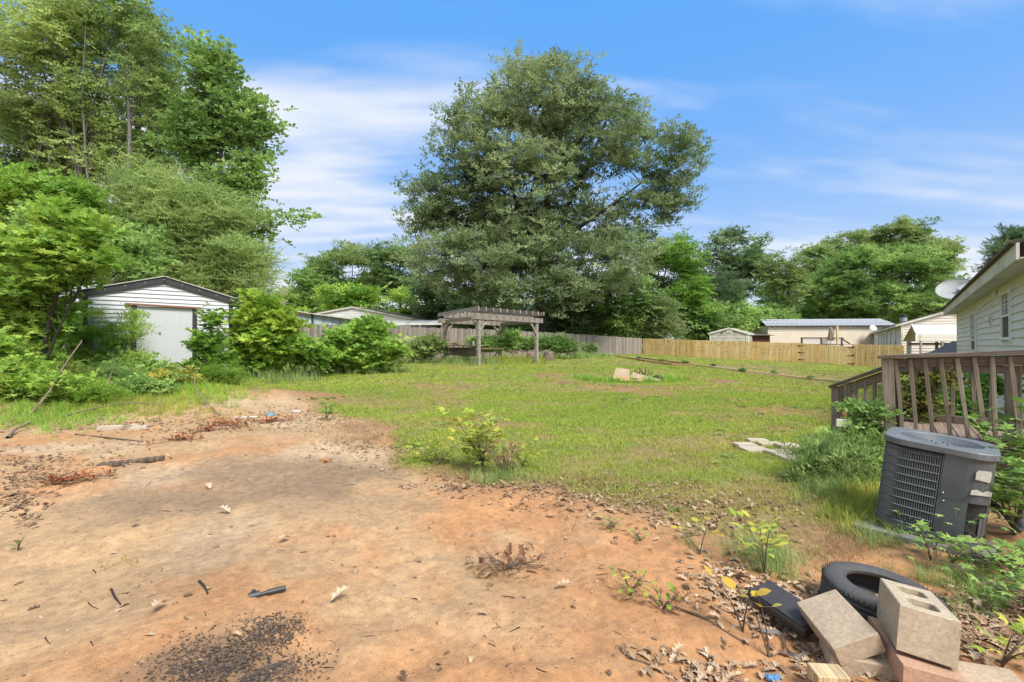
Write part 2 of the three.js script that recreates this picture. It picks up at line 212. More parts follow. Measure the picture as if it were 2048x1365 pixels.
function earthColour(x, z) {
  const d = -z, n1 = fbm(x * 0.7, z * 0.7, 41, 4), n2 = fbm(x * 2.3, z * 2.3, 45, 4), n3 = fbm(x * 0.25, z * 0.25, 47, 3);
  let c = [0.51, 0.335, 0.182];
  const lerp3 = (a, b, t) => a.map((v, i) => mix(v, b[i], clamp(t)));
  // orange clay shows where the sandy skin is washed away, most along the worn edge
  const clay = smooth(0.38, 0.62, n1 * 0.6 + n2 * 0.4 + smooth(-0.8, 1.4, x) * 0.2 - 0.03 + smooth(1.2, -1.2, d - 2.4 - Math.max(0, -x) * 1.2) * 0.1 - smooth(-0.3, -2.5, x) * 0.16);
  c = lerp3(c, [0.52, 0.262, 0.112], clay * 0.9);
  c = lerp3(c, [0.58, 0.44, 0.29], smooth(0.5, 0.75, fbm(x * 0.9 + 4, z * 0.9, 55, 4)) * smooth(0.5, -2.5, x) * 0.7);
  // old dark oil and ash stain on the sand
  const s = Math.hypot((x + 2.3) / 1.5, (d - 4.45) / 0.85), s2 = Math.hypot((x + 1.9) / 0.75, (d - 2.75) / 0.75);
  c = lerp3(c, [0.20, 0.14, 0.095], smooth(1.3, 0.3, s + (n2 - 0.5) * 1.3) * 0.66);
  c = lerp3(c, [0.24, 0.15, 0.085], smooth(1.2, 0.2, s2 + (n2 - 0.5) * 1.6) * 0.32);
  const m = Math.hypot((x + 1.2) / 0.5, (d - 1.95) / 0.22);
  c = lerp3(c, [0.10, 0.07, 0.05], smooth(1.2, 0.4, m + (n2 - 0.5) * 1.6) * 0.5);
  const g = grassiness(x, z);
  // lawn soil and thatch
  const patch = clamp(smooth(0.5, 0.66, fbm(x * 0.5 + 9, z * 0.8, 61, 4)) + smooth(0.6, 0.7, fbm(x * 1.4 + 3, z * 2.4, 64, 3)) * 0.7);
  let l = lerp3([0.15, 0.195, 0.042], [0.21, 0.225, 0.055], n1);
  l = lerp3(l, [0.33, 0.21, 0.10], patch * 0.65);
  c = lerp3(c, lerp3([0.34, 0.21, 0.11], l, smooth(0.35, 0.95, g)), smooth(0.08, 0.6, g));
  // worn ring of bare clay round the fire pit
  const P = PIT, rr = Math.hypot((x - P.x) / 2.6, (z - P.z) / 2.6), ring = smooth(0.3, 0.06, Math.abs(rr - 1.08)) * smooth(0.36, 0.52, fbm(x * 1.1, z * 1.1, 66, 3)) * smooth(-3, 0, z - P.z + 2);
  c = lerp3(c, [0.32, 0.175, 0.085], ring * 0.85);
  const bare = bareness(x, z); c = lerp3(c, [0.36, 0.195, 0.092], bare * 0.85);
  return [c, g, patch, Math.max(ring, bare * 0.85)];
}
const PIT = onLand(1262, 762);
{
  const grade = (a, b, fine, from, to, grow) => { const r = []; let v = a; while (v < b) { r.push(v); const k = v < from ? from - v : v > to ? v - to : 0; v += fine + k * grow; } r.push(b); return r; };
  const mirror = (list) => list;
  const xs = [...grade(0, 260, 0.05, 0, 7, 0.07).map((v) => v), ...grade(0.05, 260, 0.05, 0, 9, 0.07).map((v) => -v)].sort((a, b) => a - b), zs = [...grade(0, 420, 0.05, 0, 11.5, 0.05).map((v) => -v), ...grade(0.05, 60, 0.05, 0, 0.6, 0.3)].sort((a, b) => b - a);
  const nx = xs.length, nz = zs.length, pos = new Float32Array(nx * nz * 3), uv = new Float32Array(nx * nz * 2), col = new Float32Array(nx * nz * 3), idx = [];
  for (let j = 0; j < nz; j++) for (let i = 0; i < nx; i++) {
    const x = xs[i], z = zs[j], k = j * nx + i, [c] = earthColour(x, z);
    pos.set([x, landHeight(x, z), z], k * 3); uv.set([x, z], k * 2); col.set(c, k * 3);
    if (i < nx - 1 && j < nz - 1) idx.push(k, k + 1, k + nx, k + 1, k + nx + 1, k + nx);
  }
  const g = new THREE.BufferGeometry();
  g.setAttribute('position', new THREE.BufferAttribute(pos, 3)); g.setAttribute('uv', new THREE.BufferAttribute(uv, 2)); g.setAttribute('color', new THREE.BufferAttribute(col, 3)); g.setIndex(idx); g.computeVertexNormals();
  const m = shade(new THREE.Mesh(g, new THREE.MeshStandardMaterial({ map: T.soil, bumpMap: T.soilBump, bumpScale: 0.007, vertexColors: true, roughness: 0.97, side: THREE.DoubleSide, color: C(1.09, 1.09, 1.09) })));
  m.name = 'ground'; mark(m, 'sandy orange dirt running into a mown yellow-green lawn', null, null, 'structure'); scene.add(m);
}

// ---------------------------------------------------------------- leaves, sprigs and scattered copies
function leafTris(kind, l, w) {                       // triangles of one leaf, stalk at the origin, blade along +y, face up +z
  const P = [];
  if (kind === 'kite') P.push([0, 0, 0], [w / 2, l * 0.45, l * 0.07], [0, l, -l * 0.1], [0, 0, 0], [0, l, -l * 0.1], [-w / 2, l * 0.45, l * 0.07]);
  else if (kind === 'oval') { const o = [[0, 0, 0], [w * 0.36, l * 0.22, l * 0.03], [w / 2, l * 0.5, l * 0.05], [w * 0.3, l * 0.8, 0], [0, l, -l * 0.1]], m = [[0, 0, 0], [0, l * 0.22, 0], [0, l * 0.5, 0], [0, l * 0.8, -l * 0.04], [0, l, -l * 0.1]]; for (const s of [1, -1]) for (let i = 0; i < 4; i++) { const a = o[i], b = o[i + 1]; const A = [a[0] * s, a[1], a[2]], B = [b[0] * s, b[1], b[2]]; if (i) P.push(m[i], A, B); if (i < 3) P.push(m[i], B, m[i + 1]); } }
  else if (kind === 'star') { const c = [0, l * 0.3, 0], r = []; for (let i = 0; i < 5; i++) { const a = (-118 + i * 59) * Math.PI / 180, R = l * (i === 2 ? 0.72 : i % 4 === 0 ? 0.5 : 0.64); r.push([Math.sin(a) * R * w / l * 1.05, l * 0.3 + Math.cos(a) * R, -l * 0.09]); if (i < 4) { const b = a + 29.5 * Math.PI / 180; r.push([Math.sin(b) * l * 0.27, l * 0.3 + Math.cos(b) * l * 0.27, l * 0.02]); } } r.unshift([0, 0, 0]); for (let i = 0; i < r.length; i++) P.push(c, r[i], r[(i + 1) % r.length]); }
  else if (kind === 'lobed') { const o = [[0, 0], [0.16, 0.12], [0.42, 0.24], [0.2, 0.36], [0.5, 0.52], [0.22, 0.62], [0.4, 0.8], [0.13, 0.84], [0, 1]], q = ([x, y], s) => [x * w * s, y * l, Math.sin(y * 3) * l * 0.1 + x * x * l * 0.6]; for (const s of [1, -1]) for (let i = 0; i < o.length - 1; i++) { const y0 = o[i][1], y1 = o[i + 1][1]; P.push(q([0, y0], 1), q(o[i], s), q(o[i + 1], s), q([0, y0], 1), q(o[i + 1], s), q([0, y1], 1)); } }
  return P;
}
function soup(list) { const g = new THREE.BufferGeometry(); g.setAttribute('position', new THREE.Float32BufferAttribute(list.flat(), 3)); g.computeVertexNormals(); return g; }
function sprig(seed, { twigs = 3, leaves = 6, len = 0.42, kind = 'kite', l = 0.15, w = 0.085, spread = 0.9, droop = 0.3, flat = 0.6 }) {
  const r = rng(seed), out = [], q = new THREE.Quaternion(), e = new THREE.Euler(), v = V(0, 0, 0), leaf = leafTris(kind, l, w);
  for (let t = 0; t < twigs; t++) {
    const az = t / twigs * Math.PI * 2 + r() * 1.2, el = 0.9 - spread * (0.4 + r() * 0.6), L = len * (0.7 + r() * 0.5), dir = V(Math.cos(az) * Math.cos(el), Math.sin(el), Math.sin(az) * Math.cos(el)), side = V(-dir.z, 0, dir.x).normalize().multiplyScalar(0.006);
    const tip = dir.clone().multiplyScalar(L); out.push([-side.x, 0, -side.z], [side.x, 0, side.z], [tip.x, tip.y, tip.z]);
    for (let i = 0; i < leaves; i++) {
      const f = 0.2 + 0.8 * (i + r() * 0.6) / leaves, s = 0.75 + r() * 0.5;
      e.set(-Math.PI / 2 * flat + (r() - 0.5) * 1.3 - droop * 0.4, az * -1 + Math.PI / 2 * (i % 2 ? 1 : -1) * (0.5 + r() * 0.5) - Math.PI / 2, (r() - 0.5) * 1.0, 'YXZ'); q.setFromEuler(e);
      for (const p of leaf) { v.set(p[0], p[1], p[2]).multiplyScalar(s).applyQuaternion(q); out.push([v.x + tip.x * f, v.y + tip.y * f - droop * 0.12 * f * f, v.z + tip.z * f]); }
    }
  }
  return soup(out);
}
function needleSprig(seed, { twigs = 5, needles = 14, len = 0.4, l = 0.12, w = 0.01 }) {
  const r = rng(seed), out = [];
  for (let t = 0; t < twigs; t++) {
    const az = t / twigs * 6.283 + r(), el = -0.15 + r() * 0.9, dir = V(Math.cos(az) * Math.cos(el), Math.sin(el), Math.sin(az) * Math.cos(el));
    for (let i = 0; i < needles; i++) { const o = dir.clone().multiplyScalar(len * (0.15 + 0.85 * i / needles)), n = dir.clone().multiplyScalar(0.8).add(V(r() - 0.5, r() - 0.4, r() - 0.5).multiplyScalar(1.6)).normalize().multiplyScalar(l * (0.7 + r() * 0.6)), s = V(r() - 0.5, r() - 0.5, r() - 0.5).cross(n).normalize().multiplyScalar(w); out.push([o.x - s.x, o.y - s.y, o.z - s.z], [o.x + s.x, o.y + s.y, o.z + s.z], [o.x + n.x, o.y + n.y, o.z + n.z]); }
  }
  return soup(out);
}
const SPRIG = {
  oak: sprig(1, { twigs: 4, leaves: 6, len: 0.5, l: 0.17, w: 0.09 }), oakBig: sprig(2, { twigs: 5, leaves: 6, len: 0.8, l: 0.23, w: 0.12 }),
  broad: sprig(3, { twigs: 4, leaves: 5, len: 0.55, l: 0.2, w: 0.14, kind: 'kite' }), far: sprig(4, { twigs: 5, leaves: 6, len: 0.95, l: 0.3, w: 0.18 }),
  poplar: sprig(5, { twigs: 4, leaves: 5, len: 0.45, l: 0.14, w: 0.13, kind: 'oval', droop: 0.8, flat: 0.25 }), star: sprig(6, { twigs: 3, leaves: 5, len: 0.36, l: 0.145, w: 0.145, kind: 'star', droop: 0.6, flat: 0.75 }),
  fine: sprig(7, { twigs: 6, leaves: 10, len: 0.5, l: 0.075, w: 0.032, flat: 0.4 }), pine: needleSprig(8, {}), pineFar: needleSprig(9, { twigs: 6, needles: 16, len: 0.6, l: 0.28, w: 0.022 }),
  shrub: sprig(10, { twigs: 4, leaves: 6, len: 0.26, l: 0.085, w: 0.055, kind: 'oval' }), willow: sprig(11, { twigs: 3, leaves: 9, len: 0.4, l: 0.11, w: 0.018, flat: 0.2, droop: 0.6 }),
};
function scatter(parent, name, geo, mat, spots) {     // spots: [x, y, z, scale, euler, colour]
  const m = shade(new THREE.InstancedMesh(geo, mat, spots.length)), d = new THREE.Object3D(), c = new THREE.Color(); m.name = name;
  spots.forEach(([x, y, z, s, e, k], i) => { d.position.set(x, y, z); d.rotation.copy(e); Array.isArray(s) ? d.scale.set(...s) : d.scale.setScalar(s); d.updateMatrix(); m.setMatrixAt(i, d.matrix); c.setRGB(...k); m.setColorAt(i, c); });
  (parent ?? scene).add(m); return m;
}
const LEAF = 1.0, tint = (pal, r, n = 0.5) => { const t = clamp(n + (r() - 0.5) * 0.8), i = Math.min(pal.length - 2, Math.floor(t * (pal.length - 1))), f = t * (pal.length - 1) - i, v = (0.82 + r() * 0.36) * LEAF; return pal[i].map((a, j) => mix(a, pal[i + 1][j], f) * v); };

// ---------------------------------------------------------------- trees and bushes: wood that reaches through the crown, leaf sprays in clumps
function tree(name, label, category, o) {
  const r = rng(o.seed), base = o.base, root = thing(name, label, category, base, o.group), blobs = o.blobs.map(([px, py, rx, ry, dd = 0, k = 1]) => { const d = o.d + dd, c = at(px, py, d).sub(base), s = d / FOCAL, reach = (o.clump ?? 0.9) * 0.75 + 0.28 * (o.scale ?? 1), in1 = (v, f) => Math.max(v * 0.4, v - reach * f); return { c, r: V(in1(rx * s, 1), in1(ry * s, 0.65), in1((rx * 0.55 + ry * 0.45) * s * k, 1)) }; });
  const vol = blobs.map((b) => Math.pow(b.r.x * b.r.y * b.r.z, 0.75)), sum = vol.reduce((a, b) => a + b, 0), pick = () => { let t = r() * sum, i = 0; while (i < vol.length - 1 && (t -= vol[i]) > 0) i++; return blobs[i]; };
  const inBlob = (b, lo) => { const u = V(r() * 2 - 1, r() * 2 - 1, r() * 2 - 1); while (u.lengthSq() > 1 || u.lengthSq() < 0.01) u.set(r() * 2 - 1, r() * 2 - 1, r() * 2 - 1); u.normalize().multiplyScalar(mix(lo, 1, Math.sqrt(r()))); return V(b.c.x + u.x * b.r.x, b.c.y + u.y * b.r.y, b.c.z + u.z * b.r.z); };
  const top = blobs.reduce((a, b) => (b.c.y + b.r.y > a.c.y + a.r.y ? b : a)), wood = [], nodes = [];
  // stems
  const trunk0 = V(0, -0.1, 0), tip0 = o.stems?.[0]?.tip ? at(o.stems[0].tip[0], o.stems[0].tip[1], o.d).sub(base) : V(top.c.x, top.c.y + top.r.y * 0.6, top.c.z);
  for (const s of o.stems ?? [{}]) {
    const tip = s.tip ? at(s.tip[0], s.tip[1], o.d + (s.tip[2] ?? 0)).sub(base) : V(top.c.x, top.c.y + top.r.y * 0.6, top.c.z), foot = s.fork && nodes.length ? trunk0.clone().lerp(tip0, s.fork) : s.foot ? V(s.foot, 0, 0) : V(0, -0.1, 0), n = 10, pts = [], rad = [], R = s.r ?? o.r;
    for (let i = 0; i <= n; i++) { const f = i / n, p = foot.clone().lerp(tip, f); p.x += Math.sin(f * 5 + o.seed) * (s.fork ? 0.01 : 0.02) * tip.y * (1 - f) * f * 4; p.z += Math.cos(f * 4 + o.seed) * 0.02 * tip.y * f; pts.push(p); rad.push(R * Math.pow(1 - f * 0.94, 0.85) * (f < 0.05 && !s.fork ? 1.35 : 1)); if (f > (o.clear ?? 0.25)) nodes.push([p, rad[i]]); }
    wood.push(tubeGeo(pts, rad, 8));
  }
  const stemNodes = nodes.slice();
  // limbs
  for (let i = 0; i < (o.limbs ?? 12); i++) {
    const goal = inBlob(pick(), 0.55), cand = stemNodes.filter(([p]) => p.y < goal.y + (o.weep ?? 0.4)), from = (cand.length ? cand : stemNodes)[Math.floor((0.35 + 0.65 * r()) * ((cand.length || stemNodes.length) - 0.01))], a = from[0], pts = [], rad = [], n = 8, len = a.distanceTo(goal), R = Math.min(from[1] * 0.75, 0.012 * len + 0.012 * o.r / 0.3 + 0.01);
    const bend = V((r() - 0.5) * 0.25, 0.16 + r() * 0.1, (r() - 0.5) * 0.25).multiplyScalar(len);
    for (let k = 0; k <= n; k++) { const f = k / n, p = a.clone().lerp(goal, f).addScaledVector(bend, f * (1 - f)); p.x += (r() - 0.5) * 0.03 * len * f; p.y += (r() - 0.5) * 0.03 * len * f; pts.push(p); rad.push(R * (1 - 0.85 * f)); if (k > 2) nodes.push([p, rad[k]]); }
    wood.push(tubeGeo(pts, rad, 5));
  }
  const spots = [], pal = o.pal, clumpR = o.clump ?? 0.9;
  for (let i = 0; i < o.clumps; i++) {
    const b = pick(), c = inBlob(b, o.inner ?? 0.35);
    if (c.y < (o.floor ?? 0.1)) c.y = (o.floor ?? 0.1) + r() * 0.3;
    let best = null, bd = 1e9; for (const nd of nodes) { const q = nd[0].distanceToSquared(c) + Math.max(0, nd[0].y - c.y) * 0.5; if (q < bd) { bd = q; best = nd; } }
    if (best && (o.twigs ?? 1) > r()) { const m = best[0].clone().lerp(c, 0.5); m.y += 0.06 * Math.sqrt(bd); const R = Math.min(best[1] * 0.6, o.twigR ?? 0.025); wood.push(tubeGeo([best[0], m, c], [R, R * 0.6, R * 0.2], 3)); }
    const n = fbm(c.x * 0.3 + o.seed, c.y * 0.3 + c.z * 0.3, 91, 2), tone = clamp(0.5 + (n - 0.5) * 1.6 + (r() - 0.5) * 0.4), q = 0.45 + r() * r() * 1.15, cr = clumpR * q, k = Math.max(2, Math.round((o.per ?? 12) * (o.dense ?? 0.55) * Math.pow(q / 0.8, 1.5)));
    for (let j = 0; j < k; j++) {
      const g = () => (r() + r() + r() - 1.5) * 0.95, p = V(c.x + g() * cr, c.y + g() * cr * (o.plate ?? 0.55), c.z + g() * cr);
      if (p.y < 0.03) p.y = 0.03 + r() * 0.2;
      spots.push([p.x, p.y, p.z, (o.scale ?? 1) * (0.7 + r() * 0.6), new THREE.Euler((r() - 0.5) * (o.tilt ?? 1.1), r() * 6.283, (r() - 0.5) * (o.tilt ?? 1.1)), tint(pal, r, tone)]);
    }
  }
  part(root, 'trunk', merge(wood), o.bark ?? M.barkDark);
  const cr = scatter(root, 'crown', o.sprig, leafMat, spots); cr.userData.kind = 'stuff';
  return root;
}
const landAt = (px, d) => { const p = at(px, 700, d); p.y = landHeight(p.x, p.z); return p; };
// ---------------------------------------------------------------- lap siding: each course a board of its own
// a wall from A to B (left to right seen from outside), courses from y0 upward; topAt(u) limits gables; u in metres along the wall
function siding(parent, name, A, B, y0, y1, course, mat, topAt, skip) {
  const dir = B.clone().sub(A).setY(0), L = dir.length(); dir.normalize(); const out = V(-dir.z, 0, dir.x), n = Math.round((y1 - y0) / course), h = (y1 - y0) / n;
  for (let i = 0; i < n; i++) {
    const v0 = y0 + i * h, v1 = v0 + h + 0.006;
    let spans = [[0, L]];
    for (const [u0, u1, w0, w1] of skip ?? []) if (v0 + h * 0.5 > w0 && v0 + h * 0.5 < w1) spans = spans.flatMap(([a, b]) => [[a, Math.min(b, u0)], [Math.max(a, u1), b]]).filter(([a, b]) => b - a > 0.01);
    for (const [ua, ub] of spans) {
      let a0 = ua, b0 = ub, a1 = ua, b1 = ub;
      if (topAt) { const lim = (v, u, s) => { let k = u; while (k > -0.01 && k < L + 0.01 && topAt(k) < v) k += s * 0.01; return k; }; a0 = lim(v0, ua, 1); b0 = lim(v0, ub, -1); a1 = lim(v1, ua, 1); b1 = lim(v1, ub, -1); if (b0 - a0 < 0.03) continue; if (b1 < a1) a1 = b1 = (a1 + b1) / 2; }
      const q = (u, v, o) => [A.x + dir.x * u + out.x * o, v, A.z + dir.z * u + out.z * o], lo = 0.03, hi = 0.003, a = q(a0, v0, 0), b = q(b0, v0, 0), c = q(b1, v1, 0), d = q(a1, v1, 0), e = q(a0, v0, lo), f = q(b0, v0, lo), g = q(b1, v1, hi), k = q(a1, v1, hi);
      const pos = [e, f, g, e, g, k, a, b, f, a, f, e, a, e, k, a, k, d, b, c, g, b, g, f, k, g, c, k, c, d, a, d, c, a, c, b].flat(), uv = [], p = (u, v) => [u, v];
      for (const [u, v] of [[a0, v0], [b0, v0], [b1, v1], [a0, v0], [b1, v1], [a1, v1]]) uv.push(...p(u, v)); for (let j = 0; j < 30; j++) uv.push(...p(a0, v0));
      const geo = new THREE.BufferGeometry(); geo.setAttribute('position', new THREE.Float32BufferAttribute(pos, 3)); geo.setAttribute('uv', new THREE.Float32BufferAttribute(uv, 2)); geo.computeVertexNormals();
      part(parent, name, geo, mat);
    }
  }
  return { dir, out, L };
}
function slab(parent, name, corners, thick, mat) {         // a flat sheet with thickness through four corners (counter-clockwise seen from outside)
  const [a, b, c, d] = corners, n = b.clone().sub(a).cross(d.clone().sub(a)).normalize().multiplyScalar(-thick), lo = [a, b, c, d].map((p) => p.clone().add(n)), up = [a, b, c, d], q = [];
  const face = (w, x, y, z) => q.push([w, x, y], [w, y, z]); face(...up); face(lo[3], lo[2], lo[1], lo[0]); for (let i = 0; i < 4; i++) { const j = (i + 1) % 4; face(up[i], lo[i], lo[j], up[j]); }
  const g = new THREE.BufferGeometry(), pos = q.flat().flatMap((p) => [p.x, p.y, p.z]), u = b.clone().sub(a).normalize(), w = d.clone().sub(a).normalize(), uv = q.flat().flatMap((p) => [p.clone().sub(a).dot(u), p.clone().sub(a).dot(w)]);
  g.setAttribute('position', new THREE.Float32BufferAttribute(pos, 3)); g.setAttribute('uv', new THREE.Float32BufferAttribute(uv, 2)); g.computeVertexNormals(); return part(parent, name, g, mat);
}
// a window standing proud of a wall: frame, panes and glazing bars; u across, base v
function windowOn(parent, A, dir, out, u0, u1, v0, v1, o = {}) {
  const P = (u, v, k) => V(A.x + dir.x * u + out.x * k, v, A.z + dir.z * u + out.z * k), W = o.w ?? 0.05, t = 0.045, k = 0.035, f = new THREE.Group(); f.name = 'window'; parent.add(f);
  board(f, 'frame', P(u0, v0 - W, k), P(u0, v1 + W, k), W, t, M.frame, dir); board(f, 'frame', P(u1, v0 - W, k), P(u1, v1 + W, k), W, t, M.frame, dir);
  board(f, 'frame', P(u0, v1, k), P(u1, v1, k), t, W, M.frame, out); board(f, 'sill', P(u0 - 0.02, v0, k + 0.008), P(u1 + 0.02, v0, k + 0.008), t + 0.02, W, M.frame, out);
  const mid = mix(v0, v1, o.split ?? 0.5); board(f, 'meeting_rail', P(u0, mid, k), P(u1, mid, k), t * 0.8, W * 0.7, M.frame, out);
  const pane = (a, b, mat, dep) => slab(f, 'pane', [P(u0, a, dep), P(u1, a, dep), P(u1, b, dep), P(u0, b, dep)], 0.006, mat);
  pane(v0, mid, o.lower ?? M.screen, 0.03); pane(mid, v1, M.glass, 0.028);
  for (let i = 1; i < (o.cols ?? 3); i++) { const u = mix(u0, u1, i / (o.cols ?? 3)); board(f, 'glazing_bar', P(u, mid, k - 0.002), P(u, v1, k - 0.002), 0.014, 0.014, M.frame, dir); }
  for (let i = 1; i < (o.rows ?? 2); i++) { const v = mix(mid, v1, i / (o.rows ?? 2)); board(f, 'glazing_bar', P(u0, v, k), P(u1, v, k), 0.014, 0.014, M.frame, out); }
  return f;
}
const flat = (p) => V(p.x, 0, p.z);

// ---------------------------------------------------------------- white metal shed with black trim
{
  const d = 12, L = at(166, 700, d - 1), R = at(463, 700, d + 0.9), gy = landHeight((L.x + R.x) / 2, (L.z + R.z) / 2) - 0.02, s = thing('storage_shed', 'white metal shed with black trim and a sliding door, half hidden by weeds', 'shed', V((L.x + R.x) / 2, gy, (L.z + R.z) / 2));
  const A = flat(L).sub(flat(s.position)), B = flat(R).sub(flat(s.position)), dir = B.clone().sub(A).normalize(), W = A.distanceTo(B), out = V(-dir.z, 0, dir.x), back = out.clone().multiplyScalar(-4.2);
  const yOf = (px, py, dd) => at(px, py, dd).y - gy, eL = yOf(166, 592, d - 1), eR = yOf(463, 606, d + 0.9), pk = yOf(327, 565, d - 0.05), pu = W * 0.502;
  const top = (u) => (u < pu ? mix(eL, pk, u / pu) : mix(pk, eR, (u - pu) / (W - pu))), u0 = W * 0.285, u1 = W * 0.735, dh = yOf(300, 613, d - 0.2);
  siding(s, 'siding_panel', A, B, 0, pk, 0.102, M.shedPanel, top, [[u0, u1, -1, dh]]);
  const P = (u, y, o) => A.clone().addScaledVector(dir, u).addScaledVector(out, o).setY(y);
  const doorLeaf = slab(s, 'sliding_door', [P(u0 + 0.05, 0.03, 0.012), P(u1 - 0.05, 0.03, 0.012), P(u1 - 0.05, dh - 0.01, 0.012), P(u0 + 0.05, dh - 0.01, 0.012)], 0.03, M.shedDoor);
  board(doorLeaf, 'door_stile', P(u0 + 0.125, 0.03, 0.018), P(u0 + 0.125, dh, 0.018), 0.02, 0.015, M.shedDoor, dir); board(doorLeaf, 'door_stile', P(u1 - 0.12, 0.03, 0.018), P(u1 - 0.12, dh, 0.018), 0.02, 0.015, M.shedDoor, dir);
  const lock = part(doorLeaf, 'latch', box(0.05, 0.03, 0.02, 0.004), M.galv); lock.position.copy(P(mix(u0, u1, 0.42), dh * 0.62, 0.03));
  board(s, 'door_post', P(u0 + 0.05, 0, 0.03), P(u0 + 0.05, dh, 0.03), 0.115, 0.05, M.shedTrim, dir); board(s, 'door_post', P(u1 - 0.05, 0, 0.03), P(u1 - 0.05, dh, 0.03), 0.1, 0.05, M.shedTrim, dir);
  board(s, 'door_track', P(u0 - 0.12, dh + 0.03, 0.05), P(u1 + 0.08, dh + 0.03 - 0.03, 0.05), 0.07, 0.05, M.rust, out);
  board(s, 'corner_trim', P(0.03, 0, 0.02), P(0.03, eL, 0.02), 0.09, 0.05, M.shedTrim, dir); board(s, 'corner_trim', P(W - 0.03, 0, 0.02), P(W - 0.03, eR, 0.02), 0.09, 0.05, M.shedTrim, dir);
  const over = 0.1, rp = (u, y) => P(u, y, 0.05), ext = (u) => (u < 0 ? eL + u * (pk - eL) / pu : u > W ? eR - (u - W) * (pk - eR) / (W - pu) : top(u));
  board(s, 'gable_trim', rp(-over, ext(-over) + 0.06), rp(pu + 0.02, pk + 0.065), 0.17, 0.04, M.shedTrim, V(0, 1, 0)); board(s, 'gable_trim', rp(pu - 0.02, pk + 0.065), rp(W + over, ext(W + over) + 0.06), 0.17, 0.04, M.shedTrim, V(0, 1, 0));
  const Q = (u, o) => A.clone().addScaledVector(dir, u).addScaledVector(out, o).setY(ext(u) + 0.155);
  const rf = slab(s, 'roof', [Q(-over, 0.1), Q(pu, 0.1), Q(pu, -4.3), Q(-over, -4.3)], 0.02, M.shedRoof); slab(rf, 'roof_slope', [Q(pu, 0.1), Q(W + over, 0.1), Q(W + over, -4.3), Q(pu, -4.3)], 0.02, M.shedRoof);
  for (const [u, e] of [[0.01, eL], [W - 0.01, eR]]) slab(s, 'side_wall', [P(u, 0, 0), P(u, e, 0), P(u, e, -4.2), P(u, 0, -4.2)], 0.02, M.shedPanel);
  slab(s, 'back_wall', [P(0, 0, -4.2), P(0, eL, -4.2), P(W, eR, -4.2), P(W, 0, -4.2)], 0.02, M.shedPanel);
  const screw = new THREE.CylinderGeometry(0.012, 0.012, 0.008, 6).rotateX(Math.PI / 2);
  for (let i = 0; i < 9; i++) { const u = mix(0, W, i / 8), m = part(s, 'screw', screw, M.galv); m.position.copy(P(u, ext(u) + 0.06, 0.075)); m.rotation.y = Math.atan2(out.x, out.z); }
}

// ---------------------------------------------------------------- fences: every picket its own board
const dogEar = (w, h, t) => { const g = extrude([[-w / 2, 0], [w / 2, 0], [w / 2, h - 0.03], [w / 2 - 0.028, h], [-w / 2 + 0.028, h], [-w / 2, h - 0.03]], t).translate(0, 0, -t / 2), uv = g.attributes.uv, a = dice() * 5, b = dice() * 5; for (let i = 0; i < uv.count; i++) uv.setXY(i, uv.getX(i) + a, uv.getY(i) + b); return g; };
const picketGeo = { old: [0, 1, 2, 3, 4].map(() => dogEar(0.138, 1, 0.016)), fresh: [0, 1, 2, 3, 4].map(() => dogEar(0.138, 1, 0.016)) };
function fence(root, pts, mats, geos, seed, o = {}) {          // pts: [x, z, foot, height]
  const r = rng(seed); let carry = 0;
  for (let i = 0; i < pts.length - 1; i++) {
    const [ax, az, ay, ah] = pts[i], [bx, bz, by, bh] = pts[i + 1], L = Math.hypot(bx - ax, bz - az), yaw = Math.atan2(-(bz - az), bx - ax), n = Math.max(1, Math.round(L / (o.pitch ?? 0.143)));
    for (let k = 0; k < n; k++) {
      const f = (k + 0.5) / n, m = part(root, 'picket', geos[Math.floor(r() * geos.length)], mats[Math.floor(r() * mats.length)]);
      m.position.set(mix(ax, bx, f), mix(ay, by, f) + (r() - 0.5) * (o.loose ?? 0.012), mix(az, bz, f)).sub(root.position); m.rotation.set(0, yaw, (r() - 0.5) * (o.lean ?? 0.006)); m.scale.set(L / n / 0.143 * (o.tight ?? 0.985), mix(ah, bh, f) + (r() - 0.5) * (o.loose ?? 0.012), 1);
    }
    const side = V(Math.sin(yaw), 0, Math.cos(yaw)), back = side.clone().multiplyScalar(-0.03);
    for (const f of [0.16, 0.82]) board(root, 'rail', V(ax, ay + ah * f, az).add(back).sub(root.position), V(bx, by + bh * f, bz).add(back).sub(root.position), 0.085, 0.038, mats[0], V(0, 1, 0));
    const posts = Math.max(1, Math.round(L / 2.4)); for (let k = 0; k <= (i === pts.length - 2 ? posts : posts - 1); k++) { const f = k / posts, p = V(mix(ax, bx, f), mix(ay, by, f), mix(az, bz, f)).addScaledVector(side, -0.095).sub(root.position); board(root, 'post', p.clone().setY(p.y - 0.1), p.clone().setY(p.y + mix(ah, bh, f) - 0.04), 0.089, 0.089, mats[mats.length - 1], V(Math.cos(yaw), 0, -Math.sin(yaw))); }
  }
}
const fencePt = (px, d, top) => { const p = at(px, top, d), f = landHeight(p.x, p.z) - 0.02; return [p.x, p.z, f, p.y - f]; };
{
  const pts = [[520, 20.2, 644], [700, 23.3, 650], [800, 25.6, 653.5], [945, 29.4, 658], [1030, 31.8, 662], [1110, 34.2, 666], [1200, 36.8, 671.5], [1284, 39.6, 677]].map((a) => fencePt(...a)), f = thing('privacy_fence', 'weathered grey picket fence running behind the pergola and bushes', 'fence', V(pts[3][0], 0, pts[3][1]));
  fence(f, pts, M.grayWood, picketGeo.old, 5, { loose: 0.03, lean: 0.02 });
}
